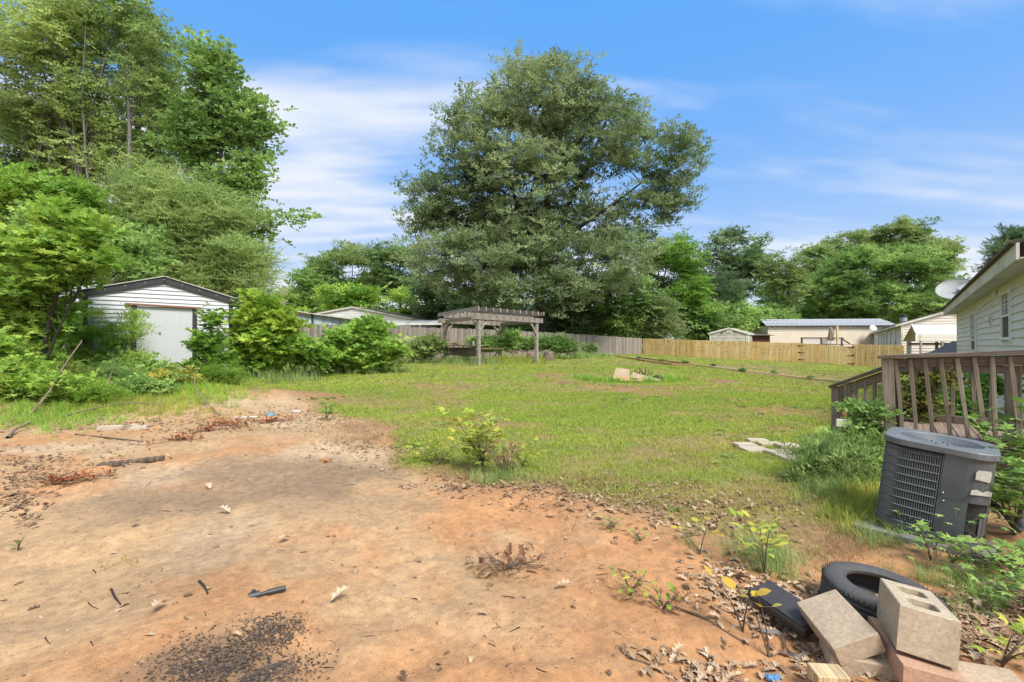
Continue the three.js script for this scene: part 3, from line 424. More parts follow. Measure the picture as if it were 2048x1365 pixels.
{
  const F = (px, d, top) => fencePt(px, d, top), a = F(1286, 39.6, 677.2), b = F(1386, 36.6, 680.3), c = F(1417, 35.9, 681.2), e = F(1600, 32.0, 686.4), f2 = F(1706, 29.9, 688.6), g2 = F(1806, 27.9, 690.5);
  const f = thing('picket_fence', 'new yellow pine picket fence meeting the weathered grey one at the corner', 'fence', V(b[0], 0, b[1]));
  fence(f, [a, b, c, e], M.pine, picketGeo.fresh, 9, { tight: 0.95, lean: 0.008 });
  const f3 = thing('picket_fence', 'short run of new pine fence between the gate and the neighbour house', 'fence', V(f2[0], 0, f2[1]));
  fence(f3, [f2, g2], M.pine, picketGeo.fresh, 12, { tight: 0.94 });
  const gt = thing('fence_gate', 'wide new pine gate with black strap hinges at both ends', 'gate', V((e[0] + f2[0]) / 2, 0, (e[1] + f2[1]) / 2));
  const n = 26, yaw = Math.atan2(-(f2[1] - e[1]), f2[0] - e[0]), r = rng(15), dirG = V(Math.cos(yaw), 0, -Math.sin(yaw)), face = V(Math.sin(yaw), 0, Math.cos(yaw));
  const gp = (t, y, o = 0) => V(mix(e[0], f2[0], t), mix(e[2], f2[2], t) + y * mix(e[3], f2[3], t), mix(e[1], f2[1], t)).addScaledVector(face, o).sub(gt.position), L = Math.hypot(f2[0] - e[0], f2[1] - e[1]);
  for (let k = 0; k < n; k++) { const t = (k + 0.5) / n, m = part(gt, 'picket', picketGeo.fresh[Math.floor(r() * 5)], M.pine[Math.floor(r() * 4)]); m.position.copy(gp(t, 0.03)); m.rotation.y = yaw; m.scale.set(L / n / 0.143 * 0.955, e[3] * 0.96, 1); }
  for (const y of [0.14, 0.5, 0.86]) board(gt, 'rail', gp(0.01, y, -0.04), gp(0.99, y, -0.04), 0.085, 0.038, M.pine[1], V(0, 1, 0));
  for (const t of [0.0, 0.985]) for (const y of [0.13, 0.5, 0.86]) { const h = new THREE.Group(); h.name = 'hinge'; h.position.copy(gp(t + (t ? 0.012 : 0.0), y, 0.02)); h.rotation.y = yaw; gt.add(h); const sg = t ? -1 : 1; part(h, 'strap', extrude([[0, -0.022], [0.3 * sg, -0.01], [0.33 * sg, 0], [0.3 * sg, 0.01], [0, 0.022]], 0.006), M.iron); part(h, 'plate', box(0.09, 0.1, 0.012, 0.003), M.iron).position.x = -0.04 * sg; }
  const lt = part(gt, 'latch', box(0.1, 0.03, 0.03, 0.004), M.iron); lt.position.copy(gp(0.99, 0.98, 0.03));
}

// ---------------------------------------------------------------- pergola
{
  const Fp = ground(-1.47, -20.9), Lp = ground(-3.5, -24.7), Rp = ground(1.25, -24.2), Bp = ground(-0.72, -28.0), o = thing('pergola', 'weathered grey timber pergola on the lawn', 'pergola', V(-1.1, Fp.y, -24.4)), loc = (p) => p.clone().sub(o.position), top = at(958, 633, 20.9).y - Fp.y + Fp.y;
  const ax = flat(Rp).sub(flat(Fp)).normalize(), ay = flat(Lp).sub(flat(Fp)).normalize(), mats = M.pergola; let q = 0; const m = () => mats[q++ % 3];
  const posts = [Fp, Lp, Rp, Bp];
  posts.forEach((p, i) => { board(o, 'post', loc(p.clone().setY(p.y - 0.15)), loc(V(p.x, top, p.z)), 0.145, 0.145, m(), ax); });
  const beamY = top - 0.02;
  for (const [s, e2] of [[Fp, Rp], [Lp, Bp]]) for (const k of [-1, 1]) { const off = ay.clone().multiplyScalar(k * 0.1), a = V(s.x, beamY, s.z).add(off).addScaledVector(ax, -0.4), b = V(e2.x, beamY, e2.z).add(off).addScaledVector(ax, 0.45); board(o, 'beam', loc(a), loc(b), 0.235, 0.04, m(), V(0, 1, 0)); }
  for (const [s, e2] of [[Fp, Lp], [Rp, Bp]]) { const a = V(s.x, beamY - 0.03, s.z).addScaledVector(ay, 0.08), b = V(e2.x, beamY - 0.03, e2.z).addScaledVector(ay, -0.08); board(o, 'beam', loc(a), loc(b), 0.18, 0.04, m(), V(0, 1, 0)); }
  const span = flat(Rp).distanceTo(flat(Fp)), dep = flat(Lp).distanceTo(flat(Fp));
  for (let i = 1; i < 5; i++) { const a = V(Fp.x, beamY + 0.17, Fp.z).addScaledVector(ay, dep * i / 5).addScaledVector(ax, -0.45), b = a.clone().addScaledVector(ax, span + 0.9); board(o, 'joist', loc(a), loc(b), 0.14, 0.04, m(), V(0, 1, 0)); }
  for (let i = 0; i < 11; i++) { const a = V(Fp.x, beamY + 0.33, Fp.z).addScaledVector(ax, -0.25 + (span + 0.5) * i / 10).addScaledVector(ay, -0.45), b = a.clone().addScaledVector(ay, dep + 0.9); board(o, 'rafter', loc(a), loc(b), 0.18, 0.045, m(), V(0, 1, 0)); }
  for (const [p, dirs] of [[Fp, [ax, ay]], [Rp, [ax.clone().negate(), ay]], [Lp, [ax, ay.clone().negate()]], [Bp, [ax.clone().negate(), ay.clone().negate()]]]) for (const dv of dirs) { const a = V(p.x, top - 0.72, p.z).addScaledVector(dv, 0.05), mid = V(p.x, top - 0.38, p.z).addScaledVector(dv, 0.3), b = V(p.x, top - 0.1, p.z).addScaledVector(dv, 0.66); board(o, 'brace', loc(a), loc(mid), 0.1, 0.085, m(), new THREE.Vector3().crossVectors(dv, V(0, 1, 0))); board(o, 'brace', loc(mid.clone().addScaledVector(dv, -0.01)), loc(b), 0.1, 0.085, m(), new THREE.Vector3().crossVectors(dv, V(0, 1, 0))); }
  // cords of small bulbs wound up the posts
  const bulb = new THREE.SphereGeometry(0.014, 6, 5);
  [[Fp, 'post by the bar counter'], [Rp, 'post beside the tree stumps'], [Bp, 'post standing close to the grey fence']].forEach(([p, w], k) => { const s = thing('string_light', 'string of small white bulbs wound round the pergola ' + w, 'string lights', p, 'string lights on the pergola posts'), r = rng(300 + k), pts = []; for (let i = 0; i <= 60; i++) { const a = i * 0.55, R = 0.11; pts.push(V(Math.cos(a) * R, 0.25 + i * 0.028, Math.sin(a) * R)); } part(s, 'cord', tubeGeo(pts, pts.map(() => 0.004), 4), M.dark); for (let i = 2; i < 60; i += 3) { const b = part(s, 'bulb', bulb, M.bulb); b.position.copy(pts[i]).multiply(V(1.1, 1, 1.1)); } });
  // bar counter between two posts
  const c0 = V(Fp.x, 0, Fp.z).addScaledVector(ay, 0.15).addScaledVector(ax, 0.06), c1 = V(Lp.x, 0, Lp.z).addScaledVector(ay, -0.1).addScaledVector(ax, 0.06), gy = landHeight(c0.x, c0.z), ty = at(925, 691.5, 22.6).y, bc = thing('bar_counter', 'weathered wooden bar counter fixed between two pergola posts', 'counter', V(c0.x, gy, c0.z)), bl = (p) => p.clone().sub(bc.position);
  board(bc, 'countertop', bl(c0.clone().setY(ty)), bl(c1.clone().setY(ty)), 0.5, 0.05, M.grayWood[0], ax); board(bc, 'apron_board', bl(c0.clone().setY(ty - 0.3).addScaledVector(ax, 0.02)), bl(c1.clone().setY(ty - 0.3).addScaledVector(ax, 0.02)), 0.4, 0.04, M.deckWood[1], V(0, 1, 0));
  for (const t of [0.05, 0.35, 0.65, 0.95]) { const p = c0.clone().lerp(c1, t); board(bc, 'bracket', bl(p.clone().setY(ty - 0.05).addScaledVector(ax, -0.2)), bl(p.clone().setY(ty - 0.3)), 0.04, 0.05, M.deckWood[0], ay); }
  for (const t of [0.03, 0.97]) { const p = c0.clone().lerp(c1, t).addScaledVector(ax, 0.06); board(bc, 'leg', bl(p.clone().setY(gy - 0.1)), bl(p.clone().setY(ty - 0.05)), 0.089, 0.089, M.deckWood[0], ax); }
  const onTop = (t, o2 = 0) => c0.clone().lerp(c1, t).setY(ty + 0.026).addScaledVector(ax, o2);
  const bp = thing('wood_scrap', 'orange-brown boards lying on the bar counter', 'boards', onTop(0.62)); for (const [a, b, y] of [[-0.5, 0.45, 0.02], [-0.4, 0.6, 0.058], [-0.15, 0.5, 0.095]]) board(bp, 'board', ay.clone().multiplyScalar(a).setY(y), ay.clone().multiplyScalar(b).setY(y), 0.17, 0.034, M.redBoard, ax);
  const st = thing('strap', 'yellow strap hanging over the edge of the bar counter', 'strap', onTop(0.78, -0.24)); { const pts = [[0.12, 0.12], [0.0, 0.125], [-0.02, 0.02], [-0.03, -0.12], [-0.025, -0.24]].map(([a, y]) => ax.clone().multiplyScalar(a).setY(y)); part(st, 'webbing', tubeGeo(new THREE.CatmullRomCurve3(pts).getPoints(14), Array(15).fill(0.02), 5), M.yellow); }
  const bt = thing('plastic_jug', 'small white jug at the end of the bar counter', 'jug', onTop(0.13)); part(bt, 'body', new THREE.LatheGeometry([[0, 0], [0.055, 0], [0.06, 0.01], [0.06, 0.1], [0.03, 0.15], [0.02, 0.17], [0, 0.17]].map(([a, b]) => new THREE.Vector2(a, b)), 14), M.white); part(bt, 'cap', new THREE.CylinderGeometry(0.022, 0.022, 0.025, 10), M.white).position.y = 0.18;
  // low table beside it
  const tb = landAt(985, 24), tt = thing('garden_table', 'low rusty garden table among the weeds under the pergola', 'table', tb), th = at(985, 698, 24).y - tb.y; const tp = part(tt, 'tabletop', box(1.1, 0.04, 0.6), M.redBoard); tp.position.y = th; for (const [x, z] of [[-0.45, -0.2], [0.45, -0.2], [-0.45, 0.2], [0.45, 0.2]]) board(tt, 'leg', V(x, 0, z), V(x, th, z), 0.04, 0.04, M.rust);
}
// ---------------------------------------------------------------- stumps
function stump(label, px, py, w, h, seed) { const p = onLand(px, py), r = rng(seed), s = thing('tree_stump', label, 'stump', p, 'cut stumps beside the pergola'), n = 14, prof = []; const pts = [], g = new THREE.CylinderGeometry(w * 0.5, w * 0.62, h, 18, 4), a = g.attributes.position; for (let i = 0; i < a.count; i++) { const an = Math.atan2(a.getZ(i), a.getX(i)), k = 1 + (noise(an * 2.2 + 9, a.getY(i) * 3 + seed, seed) - 0.5) * 0.4; a.setXYZ(i, a.getX(i) * k, a.getY(i) + h / 2 + (a.getY(i) > 0 ? (noise(a.getX(i) * 6, a.getZ(i) * 6, seed) - 0.4) * 0.14 : 0), a.getZ(i) * k); } g.computeVertexNormals(); part(s, 'bark', g, M.stump); const c = part(s, 'cut_face', new THREE.CylinderGeometry(w * 0.42, w * 0.42, 0.03, 16), M.ply); c.position.y = h - 0.01; return s; }
stump('broad split tree stump standing clear of the pergola post', 1097, 724, 0.5, 0.5, 3);
stump('short pale stump tucked behind the pergola post', 1062, 722, 0.42, 0.42, 8);

// ---------------------------------------------------------------- buildings beyond the fences
function gableHouse(name, label, o) {                // near gable front from A to B with the long side running back along 'run'
  const A = o.A, B = o.B, dir = flat(B).sub(flat(A)).normalize(), W = flat(A).distanceTo(flat(B)), out = V(-dir.z, 0, dir.x), run = o.run ?? out.clone().negate(), len = o.len, gy = o.gy, h = thing(name, label, o.category ?? 'house', V((A.x + B.x) / 2, gy, (A.z + B.z) / 2)), a = flat(A).sub(flat(h.position)), b = flat(B).sub(flat(h.position)), eL = o.eL - gy, eR = (o.eR ?? o.eL) - gy, pk = o.pk - gy, pu = W * (o.pu ?? 0.5);
  const top = (u) => (u < pu ? mix(eL, pk, u / pu) : mix(pk, eR, (u - pu) / (W - pu))), P = (u, y, r) => a.clone().addScaledVector(dir, u).addScaledVector(run, r).setY(y), slope = (u) => (u < 0 ? eL + u * (pk - eL) / pu : u > W ? eR - (u - W) * (pk - eR) / (W - pu) : top(u));
  siding(h, 'siding_board', a, b, o.y0 ?? 0, pk, o.course ?? 0.2, o.wall, top);
  if (o.leftWall) siding(h, 'siding_board', P(0, 0, len), P(0, 0, 0), o.y0 ?? 0, eL, o.course ?? 0.2, o.leftWall); else slab(h, 'side_wall', [P(0, 0, len), P(0, 0, 0), P(0, eL, 0), P(0, eL, len)], 0.05, o.wall);
  if (o.rightWall) siding(h, 'siding_board', P(W, 0, 0), P(W, 0, len), o.y0 ?? 0, eR, o.course ?? 0.2, o.rightWall); else slab(h, 'side_wall', [P(W, 0, 0), P(W, 0, len), P(W, eR, len), P(W, eR, 0)], 0.05, o.wall);
  slab(h, 'back_wall', [P(W, 0, len), P(0, 0, len), P(0, Math.max(eL, eR), len), P(W, Math.max(eL, eR), len)], 0.05, o.wall);
  const ov = o.over ?? 0.25, fr = -(o.front ?? 0.15), R = (u, r) => P(u, slope(u) + 0.09, r), rf = slab(h, 'roof', [R(-ov, fr), R(pu, fr), R(pu, len), R(-ov, len)], 0.05, o.roof); slab(rf, 'roof_slope', [R(pu, fr), R(W + ov, fr), R(W + ov, len), R(pu, len)], 0.05, o.roof);
  board(h, 'rake_board', P(-ov, slope(-ov) - 0.02, fr + 0.02), P(pu + 0.01, pk - 0.01, fr + 0.02), o.rake ?? 0.16, 0.03, o.trim ?? M.fascia, V(0, 1, 0)); board(h, 'rake_board', P(pu - 0.01, pk - 0.01, fr + 0.02), P(W + ov, slope(W + ov) - 0.02, fr + 0.02), o.rake ?? 0.16, 0.03, o.trim ?? M.fascia, V(0, 1, 0));
  board(h, 'eave_board', P(-ov + 0.02, slope(-ov) - 0.03, fr), P(-ov + 0.02, slope(-ov) - 0.03, len), 0.14, 0.03, o.trim ?? M.fascia, V(0, 1, 0)); board(h, 'eave_board', P(W + ov - 0.02, slope(W + ov) - 0.03, fr), P(W + ov - 0.02, slope(W + ov) - 0.03, len), 0.14, 0.03, o.trim ?? M.fascia, V(0, 1, 0));
  board(h, 'corner_post', P(0.03, 0, -0.03), P(0.03, eL - 0.05, -0.03), 0.1, 0.06, o.trim ?? M.fascia, dir); board(h, 'corner_post', P(W - 0.03, 0, -0.03), P(W - 0.03, eR - 0.05, -0.03), 0.1, 0.06, o.trim ?? M.fascia, dir);
  return { h, P, dir, out, run, W, eL, eR, pk, a, b };
}
{ // white house with a low gable behind the grey fence
  const d = 42, A = at(628, 650, d + 1), B = at(822, 650, d - 1);
  gableHouse('gabled_house', 'white house with a wide low gable behind the grey fence', { A, B, gy: landHeight(A.x, A.z), eL: at(636, 627, d).y, eR: at(812, 638, d).y, pk: at(706, 614, d).y, pu: 0.41, len: 12, wall: M.vinylWhite, roof: M.shingle, course: 0.14 });
}
{ // pale blue outbuilding
  const d = 25, A = at(545, 650, d - 1.5), M1 = at(624, 650, d), B = at(712, 650, d + 2.5), gy = landHeight(M1.x, M1.z), h = thing('blue_outbuilding', 'pale blue panelled outbuilding with a thin sloping roof behind the grey fence', 'outbuilding', V(M1.x, gy, M1.z)), loc = (p, y) => V(p.x - h.position.x, y, p.z - h.position.z);
  const yA = at(545, 616, d - 1.5).y - gy, yM = at(624, 629, d).y - gy, yB = at(712, 641, d + 2.5).y - gy, panel = (P, Q, yp, yq, n, mat) => { for (let i = 0; i < n; i++) { const s = P.clone().lerp(Q, i / n), e = P.clone().lerp(Q, (i + 0.985) / n); slab(h, 'wall_panel', [loc(s, 0), loc(e, 0), loc(e, mix(yp, yq, (i + 1) / n) - 0.02), loc(s, mix(yp, yq, i / n) - 0.02)], 0.03, mat); } };
  panel(A, M1, yA - 0.25, yM - 0.05, 5, M.blueWall); panel(M1, B, yM, yB, 5, M.blueWall);
  board(h, 'corner_post', loc(M1, 0), loc(M1, yM), 0.11, 0.08, M.dark, V(1, 0, 0));
  const bk = V(-1.5, 0, -5), up = 0.06; const rf = slab(h, 'roof', [loc(A, yA + up).add(V(-0.2, 0.05, 0.35)), loc(M1, yM + up).add(V(0, 0, 0.35)), loc(M1, yM + up).add(bk), loc(A, yA + up).add(bk)], 0.05, M.tinLight); slab(rf, 'roof_slope', [loc(M1, yM + up).add(V(0, 0, 0.35)), loc(B, yB + up).add(V(0.3, -0.03, 0.25)), loc(B, yB + up).add(bk), loc(M1, yM + up).add(bk)], 0.05, M.tinLight);
  const w0 = M1.clone().lerp(B, 0.36), w1 = M1.clone().lerp(B, 0.5), dr = flat(w1).sub(flat(w0)).normalize(); const pane = slab(h, 'window', [loc(w0, yB - 0.62), loc(w1, yB - 0.62), loc(w1, yB - 0.3), loc(w0, yB - 0.3)].map((p) => p.addScaledVector(V(-dr.z, 0, dr.x), 0.03)), 0.02, M.glass); board(pane, 'frame', loc(w0, yB - 0.3).addScaledVector(V(-dr.z, 0, dr.x), 0.04), loc(w1, yB - 0.3).addScaledVector(V(-dr.z, 0, dr.x), 0.04), 0.05, 0.04, M.frame, V(0, 1, 0));
}
function ridged(parent, name, a, b, c, d, n, mat, depth = 0.03) {     // a ribbed metal sheet as separate strips, a-b along the bottom edge
  for (let i = 0; i < n; i++) { const f0 = i / n, f1 = (i + 0.94) / n, q = (p, r, f) => p.clone().lerp(r, f); slab(parent, name, [q(a, b, f0), q(a, b, f1), q(d, c, f1), q(d, c, f0)], depth, mat); }
}
{ // long low metal carport by the white house
  const d = 35, A = at(756, 650, d), B = at(884, 650, d - 1), gy = landHeight(A.x, A.z), c = thing('metal_carport', 'low pale metal carport roof showing above the grey fence beside the pergola', 'carport', V(A.x, gy, A.z)), L = (p, y, z = 0) => V(p.x - A.x, y - gy, p.z - A.z + z), y1 = at(820, 638.5, d).y, y0 = at(820, 651, d).y;
  for (let i = 0; i < 6; i++) { const f = (k) => mix(y0, y1, k), z = (k) => -2.2 * k * k; slab(c, 'roof_sheet', [L(A, f(i / 6), z(i / 6)), L(B, f(i / 6), z(i / 6)), L(B, f((i + 0.95) / 6), z((i + 0.95) / 6)), L(A, f((i + 0.95) / 6), z((i + 0.95) / 6))], 0.03, M.tinLight); }
  for (const t of [0, 0.33, 0.66, 1]) { const p = A.clone().lerp(B, t); board(c, 'post', L(p, gy), L(p, y0), 0.07, 0.07, M.galv); }
}
{
  const d = 48, A = at(822, 643, d), B = at(900, 643, d), gy = landHeight(A.x, A.z), c = thing('metal_roofed_shed', 'shed with a grey ribbed metal roof behind the pale carport', 'shed', V(A.x, gy, A.z)), L = (p, y, z = 0) => V(p.x - A.x, y - gy, p.z - A.z + z), y0 = at(850, 643, d).y, y1 = at(850, 632, d + 1.5).y;
  ridged(c, 'roof_sheet', L(A, y0), L(B, y0), L(B, y1, -1.8), L(A, y1, -1.8).add(V(0.4, 0, 0)), 9, M.tin); slab(c, 'wall', [L(A, gy, -0.2), L(B, gy, -0.2), L(B, y0 - 0.02, -0.2), L(A, y0 - 0.02, -0.2)], 0.05, M.vinylWhite);
}
{ // utility pole
  const p = at(568, 690, 52), g = landHeight(p.x, p.z), u = thing('utility_pole', 'thin wooden utility pole with a transformer standing among the trees', 'pole', V(p.x, g, p.z)), h = at(568, 574, 52).y - g; part(u, 'pole', tubeGeo([V(0, -0.3, 0), V(0, h, 0)], [0.15, 0.1], 8), M.grayWood[0]); const t = part(u, 'transformer', new THREE.CylinderGeometry(0.22, 0.22, 0.8, 12), M.galv); t.position.set(-0.32, h - 1.6, 0); board(u, 'crossarm', V(-0.7, h - 0.5, 0), V(0.7, h - 0.5, 0), 0.1, 0.1, M.grayWood[1]);
}
{ // tan garden shed
  const d = 47, A = at(1420, 680, d), B = at(1494, 680, d - 0.5), gy = landHeight(A.x, A.z), e = at(1420, 667.5, d).y, pk = at(1459, 657.5, d).y, S = gableHouse('garden_shed', 'tan ribbed garden shed with a small gable vent behind the new fence', { category: 'shed', A, B, gy, eL: e, eR: at(1494, 667, d).y, pk, pu: 0.53, len: 5, run: V(0.55, 0, -0.83), wall: M.tanWall, roof: M.tinLight, course: 0.3, over: 0.12, trim: M.fascia, rake: 0.09 });
  const f = S.out.clone().multiplyScalar(0.05), vy = at(1459, 663, d).y - gy, c = S.P(S.W * 0.53, vy, 0).add(f), v = part(S.h, 'gable_vent', box(0.5, 0.42, 0.04), M.frame); v.position.copy(c); v.rotation.y = Math.atan2(S.out.x, S.out.z); for (let i = 0; i < 4; i++) { const m = part(v, 'louvre', box(0.4, 0.05, 0.03, 0), M.tanWall); m.position.set(0, -0.14 + i * 0.09, 0.02); }
  const dp = S.P(S.W, 0, 1.4).addScaledVector(S.run.clone().cross(V(0, 1, 0)), 0.0); const dn = V(S.run.z * -1, 0, S.run.x); const dd = (r, y) => S.P(S.W, y, r).addScaledVector(dn, 0.04); slab(S.h, 'door', [dd(0.6, 0.1), dd(1.5, 0.1), dd(1.5, 2.0), dd(0.6, 2.0)], 0.03, M.white);
  const r = thing('dark_shed', 'dark red-brown shed squeezed between the tan shed and the beige home', 'shed', landAt(1524, 50)), w = 1.7; const y = at(1524, 671, 50).y - r.position.y; for (let i = 0; i < 8; i++) { const m = part(r, 'wall_plank', box(w / 8 - 0.01, y, 0.06), M.redBrown); m.position.set(-w / 2 + (i + 0.5) * w / 8, y / 2, 0); } slab(r, 'roof', [V(-w / 2 - 0.3, y, 0.4), V(w / 2 + 0.3, y, 0.4), V(w / 2 + 0.3, y + 0.25, -2), V(-w / 2 - 0.3, y + 0.25, -2)], 0.05, M.shingle);
}
{ // long beige home with a grey metal roof
  const d = 51, A = at(1536, 680, d), B = at(1790, 680, d - 1.5), gy = landHeight(A.x, A.z), h = thing('beige_mobile_home', 'long beige mobile home with a grey metal roof behind the new fence', 'house', V(A.x, gy, A.z)), a = V(0, 0, 0), b = flat(B).sub(flat(A)), e = at(1536, 651.5, d).y - gy, t = at(1547, 640, d + 2.5).y - gy, dir = b.clone().normalize(), bk = V(-dir.z, 0, dir.x).multiplyScalar(-1);
  siding(h, 'siding_board', a, b, 0, e, 0.2, M.vinylBeige);
  for (const p of [a, b]) slab(h, 'end_wall', [p.clone(), p.clone().setY(e), p.clone().addScaledVector(bk, 5).setY(e), p.clone().addScaledVector(bk, 5)], 0.05, M.vinylBeige);
  slab(h, 'back_wall', [b.clone().addScaledVector(bk, 5), a.clone().addScaledVector(bk, 5), a.clone().addScaledVector(bk, 5).setY(e), b.clone().addScaledVector(bk, 5).setY(e)], 0.05, M.vinylBeige);
  const R = (p, k, y, x = 0) => p.clone().addScaledVector(bk, k).addScaledVector(dir, x).setY(y), n = 26; for (const [s, k0, y0, k1, y1] of [['roof_sheet', -0.3, e - 0.02, 2.5, t], ['roof_sheet', 5.3, e - 0.02, 2.5, t]]) ridged(h, s, R(a, k0, y0, -0.25), R(b, k0, y0, 0.25), R(b, k1, y1, 0.25), R(a, k1, y1, -0.25 + 0.4), n, M.tin, 0.04);
  board(h, 'eave_board', R(a, -0.26, e - 0.08, -0.2), R(b, -0.26, e - 0.08, 0.2), 0.1, 0.03, M.dark, V(0, 1, 0)); board(h, 'corner_post', V(0.03, 0, 0.03), V(0.03, e, 0.03), 0.1, 0.05, M.fascia, dir);
  // its raised deck with lattice
  const dk = thing('lattice_deck', 'small raised deck with white lattice panels in front of the beige home', 'deck', landAt(1640, 47)), q = (px, py, dd = 47) => at(px, py, dd).sub(dk.position);
  for (const px of [1604, 1643, 1684]) board(dk, 'post', q(px, 700), q(px, 676), 0.14, 0.14, M.brown, V(1, 0, 0)); board(dk, 'top_rail', q(1602, 676.5), q(1687, 676.5), 0.14, 0.1, M.brown, V(0, 0, 1)); board(dk, 'bottom_rail', q(1602, 689.5), q(1687, 689.5), 0.14, 0.1, M.brown, V(0, 0, 1)); board(dk, 'stair_rail', q(1686, 679), q(1700, 688), 0.12, 0.1, M.brown, V(0, 0, 1));
  for (const [x0, x1] of [[1606, 1641], [1645, 1682]]) { const lp = new THREE.Group(); lp.name = 'lattice_panel'; dk.add(lp); const p0 = q(x0, 689), p1 = q(x1, 678), w = p1.x - p0.x, hh = p1.y - p0.y; for (const s of [1, -1]) for (let k = -hh; k < w; k += 0.17) { const xa = Math.max(0, k), xb = Math.min(w, k + hh); if (xb - xa < 0.05) continue; const ya = xa - k, yb = xb - k; board(lp, 'lath', V(p0.x + xa, p0.y + (s > 0 ? ya : hh - ya), p0.z + 0.02 * s), V(p0.x + xb, p0.y + (s > 0 ? yb : hh - yb), p0.z + 0.02 * s), 0.045, 0.012, M.white, V(0, 0, 1).cross(V(1, s, 0))); } }
  board(dk, 'deck_board', q(1602, 690), q(1687, 690), 2.5, 0.05, M.brown, V(0, 0, 1));
  const um = thing('patio_umbrella', 'closed tan patio umbrella standing on the lattice deck', 'umbrella', q(1662, 690, 46.5).add(dk.position)), uh = at(1660, 654, 46.5).y - um.position.y; part(um, 'pole', tubeGeo([V(0, 0, 0), V(0, uh, 0)], [0.025, 0.02], 6), M.galv); { const g = new THREE.LatheGeometry([[0.02, uh], [0.09, uh - 0.1], [0.14, uh - 0.5], [0.2, uh - 1.0], [0.24, uh - 1.35], [0.05, uh - 1.3]].map(([x, y]) => new THREE.Vector2(x, y)), 16), p = g.attributes.position; for (let i = 0; i < p.count; i++) { const an = Math.atan2(p.getZ(i), p.getX(i)), k = 1 + 0.3 * Math.cos(an * 8); p.setX(i, p.getX(i) * k); p.setZ(i, p.getZ(i) * k); } g.computeVertexNormals(); part(um, 'canopy', g, M.canvas); } part(um, 'arm', tubeGeo([V(0.1, uh - 1.3, 0), V(0.35, uh - 0.6, 0), V(0.25, uh - 0.1, 0), V(0.05, uh, 0)], [0.03, 0.03, 0.03, 0.02], 6), M.brown);
  const po = thing('timber_post', 'plain timber post beside the closed patio umbrella', 'post', q(1675, 690, 46).add(dk.position)); board(po, 'shaft', V(0, 0, 0), V(0, at(1675, 652, 46).y - po.position.y, 0), 0.14, 0.14, M.pine[0]);
}
